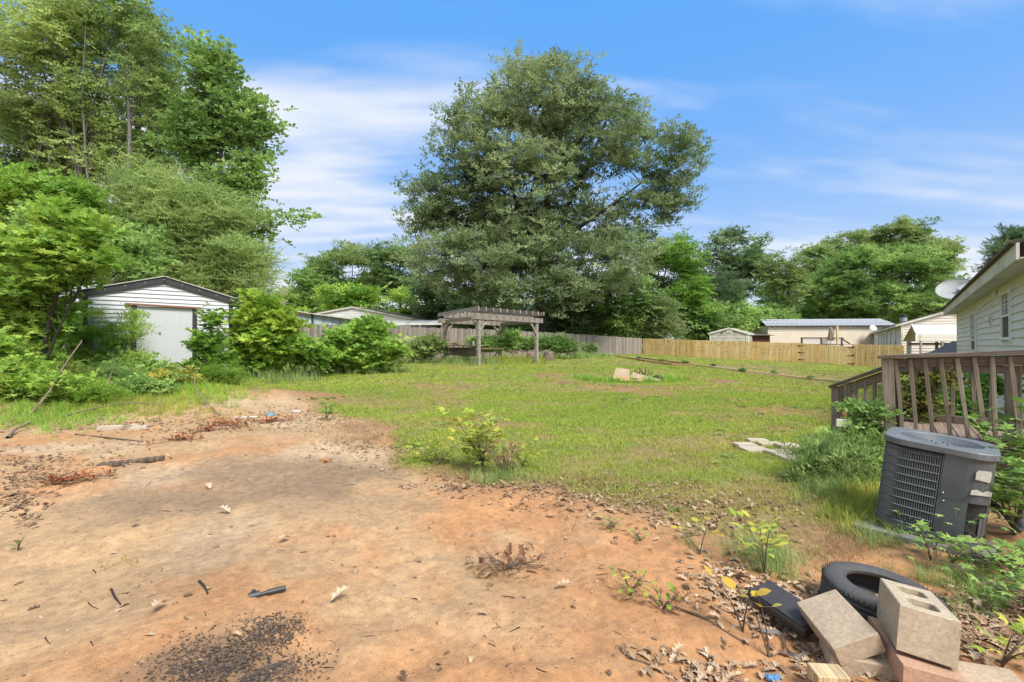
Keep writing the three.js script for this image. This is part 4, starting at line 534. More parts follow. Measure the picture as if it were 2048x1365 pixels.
{ // second neighbour: long white side wall and a pinkish gable
  const d = 29, A = at(1803, 690, d), B = at(1990, 690, d - 1.5), gy = landHeight(A.x, A.z) - 0.1, far = at(1748, 690, 50), run = flat(far).sub(flat(A)), len = run.length(); run.normalize();
  const S = gableHouse('pinkish_mobile_home', 'pinkish-beige mobile home whose long wall carries a row of narrow windows', { A, B, gy, eL: at(1803, 648, d).y, eR: at(1990, 648, d).y, pk: at(1905, 622, d).y, pu: 0.56, len, run, wall: M.vinylPink, leftWall: M.vinylWhite, roof: M.shingle, course: 0.16, over: 0.3, rake: 0.14 });
  const dl = run.clone().negate(), ol = V(-dl.z, 0, dl.x), a0 = S.P(0, 0, len); for (const [i, f] of [0.30, 0.42, 0.52, 0.62, 0.74, 0.88].entries()) windowOn(S.h, a0, dl, ol, len * f, len * f + 0.8, S.eL - 1.65, S.eL - 0.35, { w: 0.06, cols: 1, rows: 1, lower: M.screen });
  const fl = S.P(1.0, 0, 9), fy = at(1771, 638, 36).y - gy; const flue = part(S.h, 'flue_pipe', new THREE.CylinderGeometry(0.22, 0.22, 2.2, 14), M.tin); flue.position.set(fl.x, fy - 0.9, fl.z); part(flue, 'flue_cap', new THREE.CylinderGeometry(0.27, 0.27, 0.14, 14), M.dark).position.y = 1.1;
  const ds = thing('satellite_dish', 'small white satellite dish on the far end of the pinkish home', 'satellite dish', at(1752, 664, 49)); const bowl = part(ds, 'bowl', new THREE.SphereGeometry(0.75, 18, 8, 0, 6.283, 0, 0.52), M.white); bowl.position.set(-0.3, 0.15, -0.55); bowl.rotation.x = Math.PI / 2 - 0.3; part(ds, 'arm', tubeGeo([V(-0.3, 0.25, 0), V(0, -0.1, 0.1), V(0.3, -0.5, 0)], [0.025, 0.025, 0.025], 5), M.dark);
  // metal carport with a car under it
  const cd = 24, cp = thing('metal_carport', 'cream metal carport with a ridged roof standing by the pinkish home', 'carport', landAt(1860, cd)), q = (px, py, dd) => at(px, py, dd).sub(cp.position);
  const r0 = [1824, 650, cd + 1.2], r1 = [2010, 650, cd + 1.2], s0 = [1833, 669, cd], s1 = [2010, 669, cd], e0 = [1833, 682.5, cd], e1 = [2010, 682.5, cd]; const strip = (a, b, n, nm) => { for (let i = 0; i < n; i++) { const f = (k, x, y) => q(mix(x[0], y[0], k), mix(x[1], y[1], k), mix(x[2], y[2], k)); slab(cp, nm, [f(i / n, b[0], a[0]), f(i / n, b[1], a[1]), f((i + 0.96) / n, b[1], a[1]), f((i + 0.96) / n, b[0], a[0])], 0.03, M.tinLight); } };
  strip([r0, r1], [s0, s1], 5, 'roof_sheet'); strip([s0, s1], [e0, e1], 2, 'side_sheet'); const bk0 = [1806, 682.5, cd + 2.6]; slab(cp, 'rear_roof_sheet', [q(...r0), q(...r1), q(2010, 682.5, cd + 2.6), q(...bk0)], 0.03, M.tinLight); board(cp, 'gable_trim', q(1824, 650, cd + 1.2), q(1833, 669, cd), 0.1, 0.05, M.white, V(0, 1, 0)); board(cp, 'gable_trim', q(1833, 669, cd), q(1833, 683, cd), 0.1, 0.05, M.white, V(1, 0, 0));
  for (const [px, dd] of [[1821, cd + 1], [1842, cd], [1885, cd], [1816, cd + 2.5]]) { const f = at(px, 690, dd), g = landHeight(f.x, f.z); board(cp, 'post', V(f.x, g, f.z).sub(cp.position), q(px, 683, dd), 0.08, 0.08, M.galv, V(1, 0, 0)); }
  board(cp, 'side_rail', q(1818, 688.5, cd + 0.6), q(2000, 688.5, cd + 0.6), 0.11, 0.06, M.brown, V(0, 1, 0)); for (const px of [1874, 1886]) board(cp, 'brace_post', q(px, 684, cd + 0.6), q(px, 720, cd + 0.6), 0.1, 0.1, M.brown, V(1, 0, 0));
  // parked car: nose behind the house corner
  const cf = landAt(1920, 19.5), car = thing('parked_car', 'dark car parked under the cream carport, partly hidden by the deck rail', 'car', cf); const prof = [[-1.0, 0.3], [-0.95, 0.62], [-0.55, 0.78], [-0.1, 0.86], [0.75, 1.32], [2.2, 1.36], [3.0, 0.95], [3.4, 0.9], [3.4, 0.3]], bodyG = extrude(prof, 1.5, 0.08).translate(0, 0, -1.5); part(car, 'body', bodyG, M.carPaint); const win = part(car, 'side_window', extrude([[0.1, 0.9], [0.8, 1.27], [2.1, 1.3], [2.7, 0.96]], 0.02), M.dark); win.position.z = 0.085; part(car, 'headlight', box(0.25, 0.12, 0.05, 0.02), M.white).position.set(-0.85, 0.62, 0.06);
  for (const x of [-0.35, 2.45]) { const w = part(car, 'wheel', new THREE.TorusGeometry(0.25, 0.085, 8, 22), M.rubber); w.position.set(x, 0.33, 0.07); part(w, 'rim', new THREE.CylinderGeometry(0.2, 0.2, 0.1, 18).rotateX(Math.PI / 2), M.dark); for (let k = 0; k < 7; k++) { const s = part(w, 'spoke', box(0.035, 0.19, 0.03, 0.004), M.silver); s.position.set(Math.sin(k * 0.898) * 0.1, Math.cos(k * 0.898) * 0.1, 0.06); s.rotation.z = -k * 0.898; } }
  car.rotation.y = -0.15;
}
// ---------------------------------------------------------------- near house: long vinyl wall running past the camera
const WALL = (d) => V(1.78 + 0.829 * d, 0, -d);
{
  const A = WALL(16), B = WALL(5.4), gy = -0.12, h = thing('vinyl_house', 'white vinyl-sided house with a deep eave beside the deck', 'house', V(A.x, gy, A.z)), a = V(0, 0, 0), b = flat(B).sub(flat(A)), eY = at(1917, 627, 16).y - gy;
  const { dir, out, L } = siding(h, 'siding_board', a, b, 0.02, eY + 0.1, 0.13, M.vinyl), P = (u, y, o = 0) => a.clone().addScaledVector(dir, u).addScaledVector(out, o).setY(y);
  board(h, 'corner_post', P(0.0, 0, 0.0), P(0.0, eY + 0.1, 0.0), 0.1, 0.07, M.vinyl, dir);
  slab(h, 'end_wall', [P(0, 0), P(0, eY), P(0, eY, -8), P(0, 0, -8)], 0.05, M.vinyl);
  const ov = 0.34, fb = eY - 0.03;
  slab(h, 'soffit', [P(-0.3, fb, ov), P(L, fb, ov), P(L, fb + 0.06, -0.1), P(-0.3, fb + 0.06, -0.1)], 0.015, M.soffit);
  board(h, 'fascia', P(-0.3, fb + 0.085, ov), P(L, fb + 0.085, ov), 0.21, 0.03, M.fascia, V(0, 1, 0)); board(h, 'fascia', P(-0.3, fb + 0.085, ov), P(-0.3, fb + 0.25, -1), 0.21, 0.03, M.fascia, V(0, 1, 0));
  slab(h, 'roof', [P(-0.35, fb + 0.2, ov + 0.05), P(L, fb + 0.2, ov + 0.05), P(L, fb + 1.5, -4.2), P(-0.35, fb + 1.5, -4.2)], 0.035, M.shingle);
  board(h, 'drip_edge', P(-0.35, fb + 0.2, ov + 0.055), P(L, fb + 0.2, ov + 0.055), 0.03, 0.02, M.brown, V(0, 1, 0));
  const uAt = (px) => { const r = (px - 1024) / FOCAL, d = 1.78 / (r - 0.829); return (16 - d) * Math.hypot(0.829, 1); }, yAt = (px, py) => { const r = (px - 1024) / FOCAL, d = 1.78 / (r - 0.829); return at(px, py, d).y - gy; };
  windowOn(h, a, dir, out, uAt(1947), uAt(1956.5), yAt(1952, 702), yAt(1950, 628), { split: 0.28, rows: 3, cols: 3 });
  windowOn(h, a, dir, out, uAt(2011), uAt(2028.5), yAt(2020, 678), yAt(2020, 585), { split: 0.5, rows: 2, cols: 3, w: 0.055 });
  const vt = new THREE.Group(); vt.name = 'wall_vent'; h.add(vt); const vp = P(uAt(1987), yAt(1987, 641), 0.03); const pl = part(vt, 'plate', box(0.16, 0.22, 0.03), M.vinyl); pl.position.copy(vp); pl.rotation.y = Math.atan2(out.x, out.z); for (let i = 0; i < 4; i++) { const s = part(pl, 'louvre', box(0.1, 0.018, 0.025, 0.003), M.brown); s.position.set(0, -0.07 + i * 0.045, 0.015); }
  // loose end of a siding strip under the eave
  board(h, 'loose_strip', P(uAt(1960), yAt(1960, 618), 0.028), P(uAt(1998), yAt(1998, 585), 0.028), 0.1, 0.01, M.vinyl, V(0, 1, 0));
  part(h, 'gutter_hook', tubeGeo([P(-0.3, fb - 0.02, ov), P(-0.42, fb + 0.0, ov + 0.05), P(-0.45, fb + 0.1, ov + 0.05)], [0.015, 0.015, 0.015], 5), M.fascia);
  // satellite dish over the eave
  const dp = at(1914, 583, 14.2), ds = thing('satellite_dish', 'large grey satellite dish on the eave of the white vinyl house', 'satellite dish', dp), bowl = new THREE.Group(); bowl.name = 'bowl'; ds.add(bowl);
  const g = new THREE.LatheGeometry(Array.from({ length: 9 }, (_, i) => new THREE.Vector2(i / 8 * 0.47, (i / 8) ** 2 * 0.1)), 36); part(bowl, 'reflector', g, M.dish); const rimG = new THREE.TorusGeometry(0.47, 0.012, 5, 40).rotateX(Math.PI / 2); part(bowl, 'rim', rimG, M.dish).position.y = 0.1; const br = part(bowl, 'bracket', box(0.26, 0.06, 0.2), M.galv); br.position.set(0.12, 0.09, 0.1);
  bowl.quaternion.setFromUnitVectors(V(0, 1, 0), V(-0.5, 0.72, 0.48).normalize()); part(ds, 'mast', tubeGeo([V(0, 0, 0), V(0.2, -0.15, 0.1), V(0.32, -0.55, 0.1)], [0.03, 0.03, 0.03], 6), M.galv);
}

// ---------------------------------------------------------------- weathered deck with leaning balusters
{
  const dA = 4.62, A = at(1776, 690, dA), B = at(2048, 690, 4.05), E = at(2240, 690, 3.72), fy = 0.47, o = thing('wooden_deck', 'weathered brown wooden deck with crooked balusters beside the white house', 'deck', V(A.x, 0, A.z)), loc = (p, y) => V(p.x - A.x, y, p.z - A.z), dir = flat(E).sub(flat(A)).normalize(), L = flat(A).distanceTo(flat(E)), out = V(-dir.z, 0, dir.x), P = (u, y, k = 0) => V(dir.x * u + out.x * k, y, dir.z * u + out.z * k), r = rng(41);
  const topL = at(1776, 713, dA).y, topR = at(2048, 704, 4.05).y, uB = flat(A).distanceTo(flat(B)), top = (u) => mix(topL, topR, u / uB), W = M.deckWood;
  board(o, 'post', P(0.03, -0.05, -0.03), P(0.0, topL - 0.02, 0), 0.098, 0.098, W[2], dir); board(o, 'post', P(0.075, 0.1, -0.09), P(0.065, topL - 0.05, -0.06), 0.04, 0.09, W[0], dir);
  const post2 = uB - 0.05; board(o, 'post', P(post2, -0.05, -0.12), P(post2, top(post2) - 0.12, -0.12), 0.1, 0.09, W[2], dir); board(o, 'post', P(L, -0.05, -0.03), P(L, top(L) - 0.02, -0.03), 0.095, 0.095, W[0], dir);
  const k = 4, cap = (a, b) => board(o, 'cap_rail', P(a, top(a) + 0.0 + 0.006 * Math.sin(a * 9)), P(b, top(b) + 0.006 * Math.sin(b * 9)), 0.15, 0.034, M.deckCap, out); cap(-0.08, 0.55); cap(0.55, uB * 1.08); cap(uB * 1.08, L);
  board(o, 'top_rail', P(0.05, top(0) - 0.065, -0.01), P(L, top(L) - 0.07, -0.01), 0.085, 0.036, W[1], V(0, 1, 0));
  const us = [1792, 1820.5, 1850, 1881, 1914, 1948, 1984, 2020, 2058, 2098]; us.forEach((px, i) => { const rr = (px - 1024) / FOCAL, u = ((px - 1776) / FOCAL * dA) / (dir.x + rr * -dir.z * -1 * -1 || 1); let lo = 0, hi = L; for (let q = 0; q < 40; q++) { const m = (lo + hi) / 2, w = P(m, 0).add(A); if (w.x / -w.z < rr) lo = m; else hi = m; } const lean = [0.055, 0.05, 0.06, 0.075, 0.085, 0.08, 0.02, 0.06, 0.03, 0.04][i]; board(o, 'baluster', P(lo + lean, fy - 0.11 + r() * 0.04, 0.03), P(lo, top(lo) - 0.035, 0.028), 0.032, 0.034, W[Math.floor(r() * 3)], dir); });
  // far side railing, seen through the near one
  const D = 1.25, ft = (u) => top(u) - 0.02, far = (u, y) => P(u, y, -D);
  board(o, 'cap_rail', far(-0.02, topL - 0.1), far(L + 0.6, topL - 0.08), 0.14, 0.034, M.deckCap, out); board(o, 'top_rail', far(0, topL - 0.16), far(L + 0.6, topL - 0.14), 0.085, 0.036, W[1], V(0, 1, 0));
  for (let i = 0; i < 12; i++) { const u = 0.08 + i * 0.155, ln = (r() - 0.5) * 0.05; board(o, 'baluster', far(u + ln, fy - 0.05), far(u, topL - 0.13), 0.036, 0.036, W[Math.floor(r() * 3)], dir); }
  for (const u of [0, 1.0, L + 0.5]) board(o, 'post', far(u, -0.05), far(u, topL - 0.1), 0.09, 0.09, W[0], dir);
  for (let i = 0; i < 14; i++) { const u = 0.0 + i * 0.147; board(o, 'deck_board', P(u, fy, 0.05), P(u, fy - 0.004 * (i % 3), -D - 0.05), 0.139, 0.032, M.deckFloor, dir); }
  board(o, 'rim_joist', P(-0.02, fy - 0.11, 0.015), P(L, fy - 0.11, 0.015), 0.18, 0.036, W[1], V(0, 1, 0)); board(o, 'bottom_rail', far(0.35, fy + 0.05), far(1.5, fy + 0.07), 0.085, 0.036, M.deckCap, V(0, 1, 0)); board(o, 'fallen_baluster', P(uB * 0.62, fy + 0.2, -0.1), P(uB * 0.8, fy + 0.03, -0.1), 0.036, 0.036, W[1], dir);
  // stair rail stepping down to the lawn
  const S = at(1672, 690, 5.35), s0 = P(-0.02, topL - 0.16, -0.1), s1 = loc(S, at(1665, 772, 5.35).y), sd = s1.clone().sub(s0), gS = landHeight(S.x, S.z);
  board(o, 'stair_cap_rail', s0.clone().add(V(0, 0.05, 0)), s1.clone().addScaledVector(sd, 0.05).add(V(0, 0.01, 0)), 0.14, 0.034, M.deckCap, out); board(o, 'stair_rail', s0.clone().add(V(0, -0.03, 0)), s1.clone().add(V(0, -0.07, 0)), 0.085, 0.036, W[1], V(0, 1, 0));
  const sp = (f, y0, y1, w, m2) => { const p = s0.clone().addScaledVector(sd, f); board(o, w > 0.06 ? 'post' : 'baluster', V(p.x, y0, p.z), V(p.x + (r() - 0.5) * 0.02, y1 ?? p.y - 0.02, p.z), w, w, m2, dir); };
  sp(1.0, gS - 0.05, s1.y - 0.01, 0.095, W[2]); sp(0.72, gS - 0.05, null, 0.09, W[0]); sp(0.85, 0.25, null, 0.036, W[1]); sp(0.55, 0.3, null, 0.036, W[0]); sp(0.36, 0.36, null, 0.036, W[2]); sp(0.18, 0.4, null, 0.036, W[1]);
  const st = (f) => s0.clone().addScaledVector(sd, f).setY(0); for (const [f, y] of [[0.25, 0.32], [0.6, 0.17]]) { const p = st(f), q = p.clone().addScaledVector(out, -1.0); board(o, 'tread', p.setY(y), q.setY(y), 0.26, 0.035, W[0], sd.clone().setY(0).normalize()); }
}
{ // stake with a nailed board by the stairs
  const p = landAt(1691, 4.75), s = thing('wooden_stake', 'rusty-brown wooden stake with a pale board nailed across it by the deck stairs', 'stake', p); const t = at(1689, 823, 4.75).y - p.y; board(s, 'stake', V(0.02, -0.1, 0), V(-0.01, t, 0), 0.045, 0.03, M.redBoard); board(s, 'cross_board', V(-0.115, at(1689, 845, 4.75).y - p.y, 0.03), V(0.0, at(1689, 845, 4.75).y - p.y - 0.005, 0.03), 0.075, 0.02, M.paper, V(0, 1, 0));
}

// ---------------------------------------------------------------- air-conditioning condenser
{
  const p = onLand(1868, 1092), pad = thing('concrete_pad', 'cracked grey concrete pad half buried under the air conditioner', 'concrete pad', V(p.x, p.y, p.z)); const pg = part(pad, 'slab', box(0.76, 0.09, 0.72, 0.012), M.concrete); pg.rotation.set(0.02, 0.72, -0.05); pg.position.set(0.2, -0.02, -0.28);
  const o = thing('air_conditioner', 'dark grey outdoor air conditioner tilting on its pad, with a round fan grille on top', 'air conditioner', V(p.x + 0.2, p.y + 0.045, p.z - 0.27)), H = 0.575, S = 0.278;
  o.rotation.set(0.0, -2.34, 0, 'YXZ'); const tilt = new THREE.Vector3(0.75, 0, -0.66).normalize();
  o.quaternion.premultiply(new THREE.Quaternion().setFromAxisAngle(V(0.66, 0, 0.75).normalize().cross(V(0, 1, 0)).normalize(), 0)); o.quaternion.premultiply(new THREE.Quaternion().setFromAxisAngle(V(-0.66, 0, 0.75), -0.11));
  // footprint: rounded square with a chamfered service corner at +x +z
  const R = 0.13, foot = []; const corner = (cx, cz, a0) => { for (let i = 0; i <= 6; i++) { const a = a0 + i / 6 * Math.PI / 2; foot.push([cx + Math.cos(a) * R, cz + Math.sin(a) * R]); } };
  corner(S - R, S - R, 0); corner(-S + R, S - R, Math.PI / 2); corner(-S + R, -S + R, Math.PI); corner(S - R, -S + R, Math.PI * 1.5);
  const outline = (k) => foot.map(([x, z]) => [x * k, z * k]), up = (g) => g.rotateX(-Math.PI / 2);
  part(o, 'base_pan', boxUV(up(extrude(outline(1.0), 0.04, 0.004))), M.acGrey); part(o, 'coil', boxUV(up(extrude(outline(0.93), H - 0.05, 0))), M.acDark).position.y = 0.04;
  // louvred guard: upright fins joined by level bands, wrapped round the outline
  const per = [0]; for (let i = 0; i < foot.length; i++) { const a = foot[i], b = foot[(i + 1) % foot.length]; per.push(per[i] + Math.hypot(b[0] - a[0], b[1] - a[1])); }
  const along = (s) => { s = ((s % per[foot.length]) + per[foot.length]) % per[foot.length]; let i = 0; while (per[i + 1] < s) i++; const a = foot[i], b = foot[(i + 1) % foot.length], f = (s - per[i]) / (per[i + 1] - per[i]), t = Math.atan2(b[1] - a[1], b[0] - a[0]); return [mix(a[0], b[0], f), mix(a[1], b[1], f), t]; };
  const tot = per[foot.length], fins = [], s0 = tot * 0.135, s1 = tot * 0.945;        // the rest of the outline is the service panel
  for (let s = s0; s < s1; s += 0.0125) { const [x, z, t] = along(s), g = new THREE.BoxGeometry(0.005, H - 0.08, 0.014); g.rotateY(-t + 0.5); g.translate(x * 0.985, H / 2 + 0.02, -z * 0.985); fins.push(g); }
  const fg = part(o, 'guard_fins', boxUV(merge(fins)), M.acFin); fg.userData.kind = 'stuff';
  for (let k = 0; k <= 9; k++) { const pts = []; for (let s = s0; s <= s1; s += 0.02) { const [x, z] = along(s); pts.push(V(x, 0.05 + k * (H - 0.09) / 9, -z)); } part(o, 'guard_band', tubeGeo(pts, pts.map(() => 0.0062), 4), M.acFin); }
  // service panel and recessed wiring compartment
  const panel = (sa, sb, y0, y1, k, mat, name) => { const pos = [], n = 10, uv = []; for (let i = 0; i < n; i++) { const [x0, z0] = along(mix(sa, sb, i / n)), [x1, z1] = along(mix(sa, sb, (i + 1) / n)); for (const [x, y, z, u] of [[x0, y0, z0, i], [x1, y0, z1, i + 1], [x1, y1, z1, i + 1], [x0, y0, z0, i], [x1, y1, z1, i + 1], [x0, y1, z0, i]]) { pos.push(x * k, y, -z * k); uv.push(u * 0.03, y); } } const g = new THREE.BufferGeometry(); g.setAttribute('position', new THREE.Float32BufferAttribute(pos, 3)); g.setAttribute('uv', new THREE.Float32BufferAttribute(uv, 2)); g.computeVertexNormals(); return part(o, name, g, mat); };
  const pa = s1 - tot, pb = s0; panel(pa, pb, H * 0.5, H, 1.012, M.acGrey, 'service_panel'); panel(pa, mix(pa, pb, 0.36), 0.04, H * 0.5, 1.006, M.acGrey, 'lower_panel'); panel(mix(pa, pb, 0.36), pb, 0.04, H * 0.5, 0.948, M.acDark, 'wiring_recess');
  const onPanel = (f, y, k = 1.03) => { const [x, z, t] = along(mix(pa, pb, f)); return [V(x * k, y, -z * k), t]; };
  const stick = (name, f, y, w, h, mat, k, shape) => { const [q] = onPanel(f, y, k), m = part(o, name, shape ?? box(w, h, 0.004, 0.0015), mat); m.position.copy(q); return m; };
  const facing = (m, f) => { const [a] = onPanel(f - 0.03, 0), [b] = onPanel(f + 0.03, 0), t = b.clone().sub(a).normalize(), n = V(-t.z, 0, t.x); if (n.dot(a) < 0) n.negate(); m.rotation.set(0, Math.atan2(n.x, n.z), 0); };
  const badge = extrude([[-0.055, -0.03], [0.045, -0.045], [0.055, -0.03], [0.055, 0.03], [0.045, 0.042], [-0.04, 0.042], [-0.055, 0.025]], 0.002, 0.001); const m1 = stick('torn_label', 0.5, H * 0.82, 0, 0, M.sticker, 1.02, badge); facing(m1, 0.5); m1.scale.set(0.8, 0.8, 1);
  const torn = extrude([[-0.075, -0.022], [0.075, -0.022], [0.078, 0.012], [0.04, 0.02], [0.01, 0.002], [-0.03, 0.02], [-0.07, 0.012]], 0.002, 0.001), m2 = stick('torn_label', 0.5, H * 0.635, 0, 0, M.sticker, 1.02, torn); facing(m2, 0.5); m2.scale.set(0.8, 0.8, 1);
  const m3 = stick('cover_plate', 0.72, H * 0.22, 0.1, 0.12, M.acGrey, 0.94); facing(m3, 0.72); const m4 = stick('warning_label', 0.68, H * 0.06, 0.1, 0.045, M.orangeLabel, 0.96); facing(m4, 0.68); const m5 = stick('small_label', 0.42, H * 0.1, 0.03, 0.045, M.sticker, 1.02); facing(m5, 0.42);
  for (const [f, y] of [[0.04, H * 0.55], [0.06, H * 0.46]]) { const [q] = onPanel(f, y, 1.02); part(o, 'screw', new THREE.SphereGeometry(0.006, 6, 5), M.galv).position.copy(q); }
  // lid with the fan opening
  const lid = new THREE.Group(); lid.name = 'lid'; lid.position.y = H; o.add(lid); const circle = (r) => Array.from({ length: 40 }, (_, i) => [Math.cos(i / 40 * 6.2832) * r, Math.sin(i / 40 * 6.2832) * r]);
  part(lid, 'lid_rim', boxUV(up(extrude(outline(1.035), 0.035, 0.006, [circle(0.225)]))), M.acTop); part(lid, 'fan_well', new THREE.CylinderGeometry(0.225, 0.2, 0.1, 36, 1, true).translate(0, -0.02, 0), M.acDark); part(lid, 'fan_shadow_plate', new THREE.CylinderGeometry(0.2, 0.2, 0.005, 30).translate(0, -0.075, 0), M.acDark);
  const wires = []; for (let i = 1; i <= 15; i++) { const rr = 0.07 + (0.235 - 0.07) * i / 15, y = 0.006 + 0.028 * Math.pow(rr / 0.235, 1.5); wires.push(new THREE.TorusGeometry(rr, 0.0028, 4, 44).rotateX(Math.PI / 2).translate(0, y, 0)); } for (let i = 0; i < 26; i++) { const a = i / 26 * 6.2832; wires.push(tubeGeo([V(Math.cos(a) * 0.06, 0.008, Math.sin(a) * 0.06), V(Math.cos(a) * 0.16, 0.02, Math.sin(a) * 0.16), V(Math.cos(a) * 0.238, 0.034, Math.sin(a) * 0.238)], [0.0026, 0.0026, 0.0026], 4)); }
  const fgd = part(lid, 'fan_guard', boxUV(merge(wires)), M.acTop); fgd.userData.kind = 'stuff'; part(lid, 'hub_disc', new THREE.CylinderGeometry(0.072, 0.075, 0.008, 24).translate(0, 0.01, 0), M.acTop); for (let i = 0; i < 4; i++) part(lid, 'bolt', new THREE.SphereGeometry(0.006, 6, 5), M.dark).position.set(Math.cos(i * 1.571 + 0.4) * 0.045, 0.018, Math.sin(i * 1.571 + 0.4) * 0.045);
  for (let i = 0; i < 8; i++) { const [x, z] = along(tot * (i + 0.5) / 8); part(lid, 'screw', new THREE.SphereGeometry(0.006, 6, 5), M.dark).position.set(x * 1.045, 0.012, -z * 1.045); }
  const hose = thing('refrigerant_line', 'dark insulated pipe looping from the air conditioner to the house', 'pipe', V(p.x + 0.5, p.y + 0.1, p.z - 0.1)); const hp = [V(-0.08, 0.22, -0.08), V(0.02, 0.12, 0.02), V(0.1, 0.0, 0.04), V(0.26, -0.03, -0.08), V(0.5, 0.0, -0.3)]; part(hose, 'insulation', tubeGeo(new THREE.CatmullRomCurve3(hp).getPoints(20), Array(21).fill(0.018), 7), M.pipe);
}

// ---------------------------------------------------------------- tyre and blocks
const lay = (o, x, y, z, order = 'YXZ') => o.rotation.set(x, y, z, order);
{
  const p = onLand(1762, 1212), o = thing('car_tyre', 'worn black car tyre leaning behind the concrete blocks', 'tyre', V(p.x, p.y + 0.062, p.z + 0.0)), R = 0.315, W = 0.1, prof = [];
  const q = [[0.19, -W * 0.78], [0.2, -W * 0.95], [0.235, -W * 1.04], [0.275, -W * 1.0], [0.298, -W * 0.88], [0.308, -W * 0.72]]; for (const a of q) prof.push(a); for (const g of [-0.5, -0.17, 0.17, 0.5]) prof.push([R - 0.001, W * (g - 0.09)], [R - 0.009, W * (g - 0.06)], [R - 0.009, W * (g + 0.06)], [R, W * (g + 0.09)]); for (const a of q.slice().reverse()) prof.push([a[0], -a[1]]);
  prof.push([0.185, W * 0.7], [0.2, W * 0.55], [0.285, W * 0.4], [0.29, 0], [0.285, -W * 0.4], [0.2, -W * 0.55], [0.185, -W * 0.7], [0.19, -W * 0.78]);
  const g = new THREE.LatheGeometry(prof.map(([x, y]) => new THREE.Vector2(x, y)), 64); const uv = g.attributes.uv; for (let i = 0; i < uv.count; i++) uv.setXY(i, uv.getX(i) * 2, uv.getY(i) * 0.8); part(o, 'casing', g, M.rubber);
  const sip = []; for (let k = 0; k < 72; k++) for (const s of [-1, 1]) { const b = new THREE.BoxGeometry(0.004, 0.05, 0.004); b.rotateX(0.0); b.rotateZ(0); b.rotateX(s * 0.35); b.translate(0, s * W * 0.62, R - 0.0065); b.rotateY(k / 72 * 6.2832); sip.push(b); } const tb = part(o, 'tread_sipes', boxUV(merge(sip)), M.acDark); tb.userData.kind = 'stuff';
  const bead = part(o, 'bead_ring', new THREE.TorusGeometry(0.193, 0.008, 6, 60).rotateX(Math.PI / 2), M.rubber); bead.position.y = W * 0.84;
  o.rotation.set(0.07, 0.2, -0.09); o.scale.setScalar(0.82);
}
function blockThing(name, label, pos, rot, geo, mat, group) { const o = thing(name, label, 'concrete block', pos, group); const m = part(o, 'block', geo, mat); o.rotation.set(...rot, 'YXZ'); return o; }
